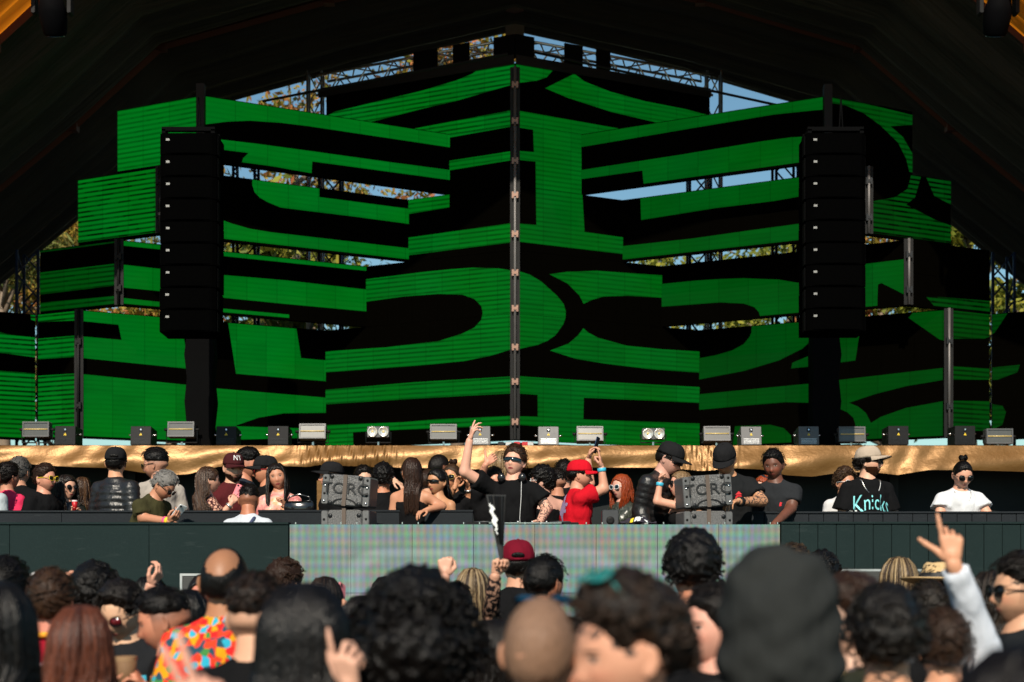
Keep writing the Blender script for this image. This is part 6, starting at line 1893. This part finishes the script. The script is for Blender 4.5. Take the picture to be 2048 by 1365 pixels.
logo = ('red_logo', join_geo(arc_shape(.012, .03, 0, 360, 12, 0, 0, False), poly2([(-.03, .03), (.03, .03), (0, .06)])), 'front')
person(1450, 887, 12.75, -12, 'broad man in a black cap bowed over the right speaker stack with a tattooed arm', **S, lean=10, hp=36, hy=-12, cap=dict(**CAPB), skin='med', tattoo=1.0, build=1.14, shirt=W(.012, .013, .014), fit=.022, hair=('short', 'black'), fade=.8, L_=('px', (1524, 1003, -.05), (1476, 1004, -.3)), prints=[(logo[0], logo[1], 'front', (.055, .20), PRINTR)], extras=[band(1, BLACK, .9, .02, 'watch')])
person(1528, 950, 13.5, -50, 'red haired woman with blue sunglasses half hidden behind the young man', **S, sex='f', hair=('long', 'red', {'len': .20, 'hl': .5, 'hi': (.45, .10, .03)}), glasses={'kind': 'wrap', 'lens': LENSBLUE, 'up': 1}, skin='fair', shirt=('glitter', (.03, .03, .03)), sleeve='tank')
person(1547, 899, 12.95, -22, 'young man with dark skin in a charcoal tee leaning on the ledge', **S, lean=12, hp=10, hr=-4, hair=('short', 'black', {'top': .09, 'side': .05}), skin='dark', shirt=W(.022, .024, .027), L_=('px', (1582, 1018, -.08), (1548, 1050, -.42)), prints=[('red_logo', poly2([(-.01, -.02), (.012, -.015), (.01, .0), (.018, .012), (.0, .02), (-.006, .006)]), 'front', (.035, .20), PRINTR)])
person(1690, 932, 13.9, 25, 'curly haired man in white framed glasses and a white tee half hidden', **S, hair=('curly', 'brown', {'top': .16, 'side': .10, 'hl': .4}), glasses={'kind': 'square', 'frame': WHITE}, skin='med', beard=.4, shirt=W(.66, .66, .67), prints=[('red_lettering', text_geo('Ma', .06), 'front', (.03, .03), PRINTR)])
person(1738, 890, 13.35, 12, 'bearded man in a beige cap and a black tee with big turquoise lettering', **S, hy=48, cap=dict(col=(.46, .37, .29)), beard=1.0, beardc=(.05, .018, .008), skin='fair', glasses={'kind': 'square'}, hair=('curly', 'dark', {'low': -.05}), shirt=BLK, fit=.042, shoulders=1.08, prints=[('lettering', arch_text('Knicks', .135, .05, 1.5), 'front', (-.005, .185), PRINTC), ('emblem', join_geo(arc_shape(.022, .028, 0, 360, 16, 0, 0, False), arc_shape(.008, .014, 30, 330, 12, 0, 0, False)), 'front', (-.002, .105), PRINTC), ('sleeve_emblem', scribble(9, .022, .02, 4, .016), 'front', (-.105, .10), PRINTW)], extras=[chain(SILV, .20, .05, .005)])
person(1925, 922, 13.3, 2, 'man with a hair bun and dark sunglasses in a plain white tee', **S, hp=20, lean=8, hair=('bun', 'black'), glasses={'kind': 'round'}, skin='fair', shirt=W(.70, .71, .74), fit=.034, fade=.3, lip=1, prints=[('star_print', poly2([(0, .022), (.006, .006), (.016, 0), (.006, -.006), (0, -.022), (-.006, -.006), (-.016, 0), (-.006, .006)]), 'front', (.04, .13), BLACK)], extras=[chain(SILV, .17, .043, .003)], R_=('px', (1880, 1030, 0), (1895, 1075, -.15)), L_=('px', (1975, 1030, 0), (1962, 1075, -.15)))

# ---- things on the stage
p = P(598, 1024, 13.15); root = empty('handbag', (p.x, 13.15, HC + (YH - 1024) / F * 13.0 + .005)); tag(root, 'glossy black leather handbag on the ledge beside the marbled blouse', 'bag')
GL = plain('patent_leather', (.008, .008, .009), .16, spec=.8)
mbg = MB(); rgs = []
for z, w, d in ((0, .12, .045), (.025, .145, .05), (.07, .14, .045), (.10, .125, .022), (.11, .11, .010)):
    rgs.append([(w * math.cos(a) * (1 + .03 * math.sin(3 * a + z * 30)), d * math.sin(a) - .02 * (z > .1), z - .03 * (z > .1) * math.sin(a * .5) ** 2) for a in np.linspace(0, 6.2832, 25)[:-1]])
mbg.loft(rgs).build('pouch', GL, root, True)
MB().tube([(-.11, 0, .10), (-.09, .01, .14), (.0, .02, .165), (.09, .01, .14), (.11, 0, .10)], .008, 6).build('strap', GL, root, True)
p = P(1219, 1046, 12.0); zt0 = HC + (YH - 1052) / F * 11.72
root = empty('monitor_box', (p.x, 12.0 - .05, zt0)); tag(root, 'small black monitor box on the DJ table before the red haired woman', 'speaker')
MB().bbox((-.07, -.06, 0), (.07, .06, .14), .012).build('case', plain('graphite', (.03, .032, .036), .5), root)
MB().loft([[(r_ * math.cos(a), -.0605 - q, .05 + r_ * math.sin(a)) for a in np.linspace(0, 6.2832, 17)[:-1]] for r_, q in ((.035, .0), (.033, .004), (.012, .0015))]).build('port', BLACK, root, True)
root = empty('mixer', (P(1050, 0, 11.9).x, 11.88, zt0)); tag(root, 'low black mixer with silver rails in front of the DJ', 'mixer')
MB().bbox((-.32, -.14, 0), (.32, .14, .028), .006).build('chassis', BLACK, root)
for k in range(9): MB().tube([(-.24 + .06 * k, -.03, .028), (-.24 + .06 * k, -.03, .044)], .008, 8).build('knob', ALU if k % 2 else BLACK, root, True)
MB().box((-.30, -.145, .02), (.30, -.139, .027)).build('rail', CHROME, root)
for k, (lab, xx) in enumerate((('left deck player on the DJ table', 970), ('right deck player on the DJ table', 1120))):
    root = empty('deck_player', (P(xx, 0, 11.9).x, 11.88, zt0)); tag(root, 'black ' + lab, 'player', 'deck players')
    MB().bbox((-.15, -.14, 0), (.15, .14, .03), .006).build('chassis', BLACK, root)
    MB().loft([[(r_ * math.cos(a), r_ * math.sin(a), z) for a in np.linspace(0, 6.2832, 25)[:-1]] for r_, z in ((.09, .03), (.09, .04), (.085, .042))]).build('jog_wheel', plain('graphite', (.03, .032, .036), .5), root, True)
root = empty('folded_cloth', (P(1275, 0, 11.9).x, 11.9, zt0)); tag(root, 'crumpled black cloth with white and yellow print on the DJ table', 'cloth')
def cl(u, v):
    x = (u - .5) * .30; y = (v - .5) * .2
    return (x, y, .06 * math.exp(-(x / .1) ** 2) * math.exp(-(y / .08) ** 2) + .018 * math.sin(u * 13 + v * 4) * math.sin(v * 9) + .022)
MB().grid(cl, 24, 16).build('fabric', plain('purple_black_cloth', (.018, .012, .022), .8), root, True)
for (u0, v0, m) in ((.30, .25, YELLOW), (.42, .2, PRINTW), (.55, .3, PRINTW), (.68, .22, PRINTW), (.5, .12, PRINTW)):
    MB().grid(lambda a, b: (lambda q: (q[0], q[1] - .003, q[2] + .005))(cl(u0 + .09 * (a - .5) + .05 * b, v0 + .18 * (b - .5))), 4, 4).build('print_patch', m, root, True)

# ---- in the crowd, left to right
C = dict(floor=0.0)
person(14, 1118, 6.2, 178, 'black haired head far left behind the long haired woman', **C, hair=('short', 'black', {'side': .07}), shirt=BLK)
person(-8, 1166, 3.7, 172, 'long dark haired woman at the left edge, nearest of that corner', **C, sex='f', hair=('long', 'black', {'len': .5, 'n': 190, 'hl': .3, 'hi': (.03, .025, .02)}), skin='tan', sleeve='tank', shirt=BLK, vox=.016)
o = person(104, 1141, 5.7, 183, 'man with short brown hair and clear ears in a crimson jersey with a yellow collar', **C, hair=('short', 'brown', {'top': .10, 'side': .03, 'hl': .4, 'hi': (.14, .07, .035)}), fade=.35, skin='red', shirt=W(.30, .006, .02), fit=.024, prints=[('pink_print', scribble(6, .035, .03, 8, .012), 'back', (.03, .20), plain('pale_pink_print', (.65, .35, .38), .7))])
setcol(MB().tube([o.tors((.05 * math.cos(a), .006 + .05 * math.sin(a), .298 + .012 * math.sin(a))) for a in np.linspace(0, 6.2832, 21)], .012, 6, cap=False).build('yellow_collar', plain('amber_knit', (.75, .30, .01), .7), o.root, True), (1, 1, 1))
person(158, 1162, 7.2, 180, 'black haired woman holding up a hand with red nails', **C, sex='f', hair=('long', 'black', {'len': .3}), skin='light', shirt=BLK, sleeve='long', L_=('px', (137, 1225, -.2), (143, 1180, -.25), {'hand': 'fist', 'tip': (147, 1134, -.25), 'pn': (.6, -1, 0)}))
person(190, 1127, 6.6, 158, 'man with a dark wavy mop and a bright ear in a black tee', **C, hair=('wavy', 'black', {'top': .15, 'side': .10}), skin='light', shirt=BLK, hy=12)
o = person(243, 1163, 6.3, -12, 'man with a moustache and red sunglasses looking down', **C, hp=20, hy=-8, hair=('wavy', 'dark', {'top': .15, 'side': .05, 'low': .04}), glasses={'kind': 'square', 'lens': LENSRED}, skin='fair', beard=.3, lip=1, shirt=W(.014, .015, .017), prints=[('arrow_print', join_geo(*[poly2(q) for q in ([(-.05, -.042), (-.042, -.05), (.05, .042), (.042, .05)], [(-.05, .042), (-.042, .05), (.05, -.042), (.042, -.05)], [(.055, .055), (.02, .055), (.02, .043), (.043, .043), (.043, .02), (.055, .02)], [(-.055, .055), (-.02, .055), (-.02, .043), (-.043, .043), (-.043, .02), (-.055, .02)], [(.055, -.055), (.02, -.055), (.02, -.043), (.043, -.043), (.043, -.02), (.055, -.02)], [(-.055, -.055), (-.02, -.055), (-.02, -.043), (-.043, -.043), (-.043, -.02), (-.055, -.02)])]), 'front', (.045, .185), plain('sky_blue_print', (.05, .45, .65), .6))])
o = person(328, 1171, 5.6, -84, 'man in profile with a faded haircut and moustache holding a paper cup', **C, hp=14, hair=('fadetop', 'black', {'top': .08}), fade=.9, skin='med', beard=.25, lip=1, shirt=BLK, L_=('px', (335, 1420, -.12), (295, 1385, -.25), {'hand': 'hold', 'tip': (262, 1338, -.3), 'pn': (-.3, -.2, .3)}))
held_cup('brown paper cup held low before the red sunglasses man', o, 1, plain('kraft_paper', (.17, .09, .04), .8), plain('kraft_rim', (.30, .18, .09), .8), .12, .040, .04)
person(300, 1152, 7.6, 176, 'black haired woman whose raised bent wrist shows above the heads', **C, sex='f', hair=('long', 'black', {'len': .3}), skin='fair', shirt=BLK, sleeve='long', R_=('px', (330, 1215, -.2), (300, 1172, -.25), {'hand': 'hold', 'tip': (320, 1146, -.25)}))
person(378, 1178, 6.9, -150, 'woman with glossy straight black hair beside the profile man', **C, sex='f', hair=('long', 'black', {'len': .34}), skin='fair', shirt=BLK)
person(404, 1148, 8.3, 5, 'laughing woman with white sunglasses facing the camera behind the bald man', **C, sex='f', hair=('pony', 'dark'), glasses={'kind': 'wrap', 'frame': WHITE, 'lens': WHITE}, skin='red', shirt=BLK)
person(450, 1099, 5.45, 178, 'balding man in a colourful patchwork shirt seen from behind', **C, hair=('bald', 'black', {'side': .03}), skin='tan', shirt=('confetti', (.3, .02, .02)), fit=.026, headw=1.06, extras=[chain(SILV, .02, .044, .005)], fade=.35)
person(164, 1214, 4.4, 172, 'woman with wavy red brown hair in a crimson jersey', **C, sex='f', hair=('long', 'chestnut', {'len': .42, 'n': 190, 'wave': .012, 'hl': .8, 'hi': (.20, .06, .03), 'arc': 95}), skin='fair', shirt=W(.32, .006, .02), sleeve='long')
person(-165, 1150, 2.5, 168, 'person outside the left edge whose blurred hand reaches into view', **C, hair=('short', 'dark'), skin='fair', shirt=BLK, sleeve='long', vox=.018, R_=('px', (330, 1660, -.02), (425, 1470, 0), {'hand': 'peace', 'tip': (382, 1285, 0), 'pn': (-.5, 1, .1)}))
BT = plain('silver_stud', (.7, .72, .72), .25, .9)
o = person(512, 1144, 4.45, 172, 'man with a shaved nape in a black strapped top with silver studs', **C, hair=('fadetop', 'dark', {'top': .11, 'hl': .3, 'hi': (.10, .05, .03)}), fade=.45, skin='fair', headw=1.04, shirt=BLK, extras=[strap_over(-.045, -.02, BLACKCLOTH)])
for k, (tx, tz) in enumerate(((-.05, .205), (.02, .205), (.02, .255))): MB().ell(tuple(o.tors((tx, .078, tz))), (.011, .006, .011), 10, 6).build('stud', BT, o.root, True)
person(570, 1117, 8.2, 155, 'man with a dark swirl of hair in front of the screen edge', **C, hair=('wavy', 'brown', {'top': .12, 'side': .07}), skin='light', shirt=BLK)
o = person(607, 1170, 3.45, 178, 'woman with long glossy black hair nearest in the left half', **C, sex='f', hair=('long', 'black', {'len': .62, 'n': 260, 'wide': 1.12, 'hl': .18, 'hi': (.05, .04, .035)}), skin='fair', shirt=BLK, sleeve='long', vox=.017, R_=('px', (760, 1570, -.05), (705, 1385, -.2), {'hand': 'two', 'tip': (662, 1225, -.25), 'pn': (.6, 1, 0)}))
o = person(650, 1153, 7.7, 172, 'woman with straight dark hair filming with a phone', **C, sex='f', hair=('long', 'dark', {'len': .32, 'hl': .4, 'hi': (.10, .06, .04)}), skin='light', shirt=BLK, sleeve='long', R_=('px', (698, 1275, -.1), (690, 1232, -.05), {'hand': 'hold', 'tip': (692, 1205, .0)}))
held_phone('pink rimmed phone raised beside the straight haired woman', o, 0, plain('pink_case', (.75, .22, .25), .4), dz=.03)
person(726, 1190, 5.9, 165, 'dark haired woman partly hidden by the big curls', **C, sex='f', hair=('long', 'dark', {'len': .3, 'wave': .01}), skin='light', shirt=BLK)
person(774, 1152, 8.0, 178, 'woman with sleek dark hair just left of the big curls', **C, sex='f', hair=('long', 'dark', {'len': .3}), skin='light', shirt=BLK)
person(830, 1130, 3.75, 180, 'person with a huge mass of black curls seen from behind', **C, sex='f', hair=('afro', 'black', {'top': .30, 'side': .50, 'curls': 800, 'low': -.22}), skin='tan', shirt=BLK, sleeve='long', vox=.017)
person(912, 1168, 7.4, 176, 'person behind the big curls holding a fist up', **C, hair=('short', 'dark'), skin='fair', shirt=BLK, L_=('px', (884, 1190, -.15), (889, 1154, -.2), {'hand': 'fist', 'tip': (891, 1110, -.2), 'pn': (.1, 1, 0)}))
o = person(946, 1136, 7.9, 172, 'woman with streaked blonde hair and a black lace sleeve holding up a fan', **C, sex='f', hair=('long', 'brown', {'len': .26, 'hl': 1.0, 'hi': (.50, .36, .20)}), skin='fair', shirt=BLK, fit=.022, R_=('px', (982, 1232, -.55), (990, 1152, -.7), {'hand': 'fist', 'tip': (1000, 1108, -.72), 'pn': (.6, -.7, 0)}), extras=[lace_sleeve(0)])
# the folded hand fan
p, f_, n_ = hand_point(o, 0, .07, .03)
root = empty('hand_fan', p); tag(root, 'black hand fan with a white print raised over the crowd', 'fan')
base = p; D_ = p.y
tipc = P(992, 990, D_)
ax = (tipc - base); Lf = ax.length; ax.normalize()
FANB = plain('fan_black', (.006, .006, .007), .5)
for k in range(7):
    t = (k - 3) / 3
    side_ = Vector((1, 0, 0)) * .020 * t * (Lf / .4)
    a0 = Vector((0, .004 * k - .012, 0))
    e = ax * Lf + side_ * 2.1 + a0
    MB().loft([[a0 + Vector((-.006, -.002, 0)), a0 + Vector((.006, -.002, 0)), a0 + Vector((.006, .002, 0)), a0 + Vector((-.006, .002, 0))], [e + Vector((-.013, -.002, 0)), e + Vector((.013, -.002, 0)), e + Vector((.013, .002, 0)), e + Vector((-.013, .002, 0))]]).build('rib', FANB, root)
MB().grid(lambda u, v: tuple(ax * Lf * (.30 + .68 * v) + Vector(((u - .5) * (.030 + .075 * v), .010 * math.sin(u * 22) - .018, 0))), 20, 8).build('leaf', FANB, root)
for k, (v0, v1, u0, w0, ph) in enumerate(((.44, .56, -.26, .16, 0), (.54, .72, -.38, .34, 1), (.70, .86, -.40, .24, 2))):
    MB().grid(lambda u, v: tuple(ax * Lf * (v0 + (v1 - v0) * v + .02 * math.sin(u * 5 + ph)) + Vector(((u0 + w0 * u * (1 - .5 * abs(v - .5))) * (.030 + .085 * v0) + .004 * math.sin(v * 11 + ph), -.031 - .0005 * k, 0))), 6, 8).build('white_print', PRINTW, root)
crest = join_geo(*[arc_shape(.052, .066, a, a + 24, 4, 0, 0) for a in range(-60, 70, 22)], *[arc_shape(.052, .066, a, a + 24, 4, 0, 0) for a in range(110, 250, 22)], ([Vector((v.x, v.y, 0)) for v in text_geo('H', .085)[0]], text_geo('H', .085)[1]), poly2([(-.022, .07), (.022, .07), (.026, .092), (.013, .08), (0, .097), (-.013, .08), (-.026, .092)]))
person(1036, 1078, 8.6, 180, 'man in a dark red cap and black tee with a white crest on the back', **C, cap=dict(col=(.16, .004, .016), strap=1), hair=('short', 'black'), fade=.6, skin='light', shirt=BLK, fit=.026, prints=[('crest_print', crest, 'back', (.0, .175), PRINTW), ('lettering', join_geo(([v + Vector((-.13, 0, 0)) for v in text_geo('L', .06)[0]], text_geo('L', .06)[1]), text_geo('S', .06)), 'back', (0, .10), PRINTW)])
person(1089, 1112, 7.0, 152, 'man with thinning black hair and a lit ear in front of the red cap man', **C, hair=('receding', 'black', {'side': .05, 'tufts': 200}), skin='tan', shirt=BLK, hy=-8, hp=8)
person(990, 1236, 5.1, 180, 'short person in a white tee under the raised fan', **C, sex='f', hair=('long', 'dark', {'len': .2}), skin='med', shirt=W(.62, .66, .70))
person(1082, 1192, 3.05, -168, 'blurred man with a shaved head and blue sunglasses pushed up', **C, hair=('buzz', (.27, .155, .10), {'top': .018, 'side': .012, 'low': -.02}), fade=.3, skin='light', glasses={'kind': 'square', 'up': 1, 'lens': plain('sky_lens', (.01, .12, .28), .15), 'frame': BLACK}, shirt=W(.05, .05, .05), vox=.018, hy=-25)
person(1252, 1140, 2.75, -72, 'blurred man with dark curls and teal sunglasses pushed up, nearest the camera', **C, hair=('curly', 'dark', {'top': .18, 'side': .14, 'curls': 340, 'low': .05, 'hl': .4, 'hi': (.09, .05, .03)}), skin='light', headw=1.08, glasses={'kind': 'square', 'up': 1, 'lens': LENSTEAL, 'frame': plain('teal_frame_dark', (.02, .17, .16), .35), 'dz': .20, 'dy': -.06}, beard=.1, shirt=BLK, vox=.018, hp=6)
person(1386, 1068, 6.25, 155, 'tall man with thick black curls in front of the screen', **C, hair=('curly', 'black', {'top': .24, 'side': .16, 'curls': 320}), skin='tan', shirt=W(.012, .013, .015), hp=8, hy=22)
person(1430, 1172, 4.5, -40, 'fair faced person squeezed left of the black hood', **C, hair=('short', 'dark', {'side': .06}), skin='fair', shirt=BLK, hy=-25)
person(1556, 1116, 3.2, 180, 'person in a black hooded sweatshirt with the hood up', **C, hair=('none', 'black'), shirt=W(.024, .026, .025), sleeve='long', fit=.034, extras=[hood], vox=.017)
person(1586, 1088, 8.0, 176, 'dark wavy head showing just over the black hood', **C, hair=('wavy', 'dark', {'top': .12, 'hl': .3}), skin='light', shirt=BLK)
person(1645, 1096, 8.4, 150, 'curly dark head right of the black hood', **C, hair=('curly', 'black', {'top': .12, 'side': .08}), skin='light', shirt=BLK)
person(1696, 1146, 4.15, -72, 'man with a moustache in profile right of the black hood', **C, hair=('wavy', 'brown', {'top': .12, 'side': .06}), skin='fair', beard=.35, lip=1, shirt=W(.30, .22, .10), hp=-6)
person(1772, 1176, 3.75, 176, 'man with thick wavy black hair and a bare nape in a black tee', **C, hair=('wavy', 'black', {'top': .16, 'side': .11, 'curls': 260, 'hl': .25, 'hi': (.05, .04, .03)}), fade=.5, skin='light', shirt=BLK, vox=.017)
person(1797, 1114, 8.2, 170, 'woman with streaked blonde hair left of the straw hat', **C, sex='f', hair=('long', 'brown', {'len': .28, 'hl': 1.0, 'hi': (.48, .34, .18)}), skin='fair', shirt=BLK, hy=30)
person(1876, 1130, 7.7, -48, 'person in a straw hat with a black band and dark sunglasses', **C, hair=('short', 'dark'), glasses={'kind': 'wrap', 'lens': LENS, 'frame': plain('teal_frame', (.02, .2, .25), .4)}, skin='red', shirt=BLK, extras=[straw_hat])
person(1857, 1166, 6.1, -172, 'short haired man below the straw hat seen from behind', **C, hair=('short', 'dark', {'side': .05, 'hl': .4, 'hi': (.06, .045, .03)}), skin='light', shirt=BLK)
person(1886, 1222, 4.6, 176, 'man in a white long sleeved shirt pointing a raised arm at the stage', **C, hair=('short', 'brown', {'top': .12, 'side': .06, 'hl': .4, 'hi': (.07, .045, .03)}), fade=.4, skin='light', shirt=W(.66, .70, .78), sleeve='long', fit=.02, R_=('px', (1966, 1300, .05), (1906, 1128, -.08), {'hand': 'gun', 'tip': (1896, 1000, -.08), 'pn': (.15, 1, 0)}))
person(1984, 1141, 6.2, -176, 'woman with crimped dark hair near the right edge', **C, sex='f', hair=('long', 'dark', {'len': .24, 'wave': .016, 'n': 190, 'hl': .4, 'hi': (.09, .06, .04)}), skin='light', shirt=BLK)
person(2040, 1108, 5.5, -82, 'man in profile with dark sunglasses cut by the right edge', **C, hair=('fadetop', 'dark', {'comb': -.4}), fade=.6, glasses={'kind': 'square'}, skin='light', beard=.65, shirt=W(.012, .014, .016), fit=.03, hp=-4)
person(2075, 1296, 1.95, 178, 'very near blurred dark head in the lower right corner', **C, sex='f', hair=('long', 'dark', {'len': .3, 'wide': 1.3}), skin='tan', shirt=BLK, vox=.02)
# white rimmed hand fan over the crimson jersey man
p = P(99, 1165, 6.6)
root = empty('hand_fan', p); tag(root, 'dark hand fan with a white rim behind the crimson jersey man', 'fan')
MB().grid(lambda u, v: (lambda a, r_: (r_ * math.sin(a), .008 * math.sin(u * 40) , r_ * math.cos(a) * .55))((u - .5) * 1.9, .03 + .07 * v), 24, 4).build('leaf', FANB, root)
MB().tube([(lambda a: (.102 * math.sin(a), -.006, .102 * math.cos(a) * .55))((u - .5) * 1.9) for u in np.linspace(0, 1, 16)], .006, 6).build('rim', WHITE, root, True)
MB().tube([(0, 0, -.12), (0, 0, .03)], .008, 6).build('handle', FANB, root)

# report of unlikely heights and of bodies standing too close (printed only)
for i, o in enumerate(PEOPLE):
    if not 1.5 <= o.H <= 1.93: print('HEIGHT %.2f %s' % (o.H, o.label))
    for q in PEOPLE[:i]:
        d = math.hypot(o.loc[0] - q.loc[0], o.loc[1] - q.loc[1])
        if d < .27: print('CLOSE %.2f | %s | %s' % (d, o.label, q.label))
print('TRIS', sum(sum(len(p.vertices) - 2 for p in m.polygons) * 1 for m in bpy.data.meshes))
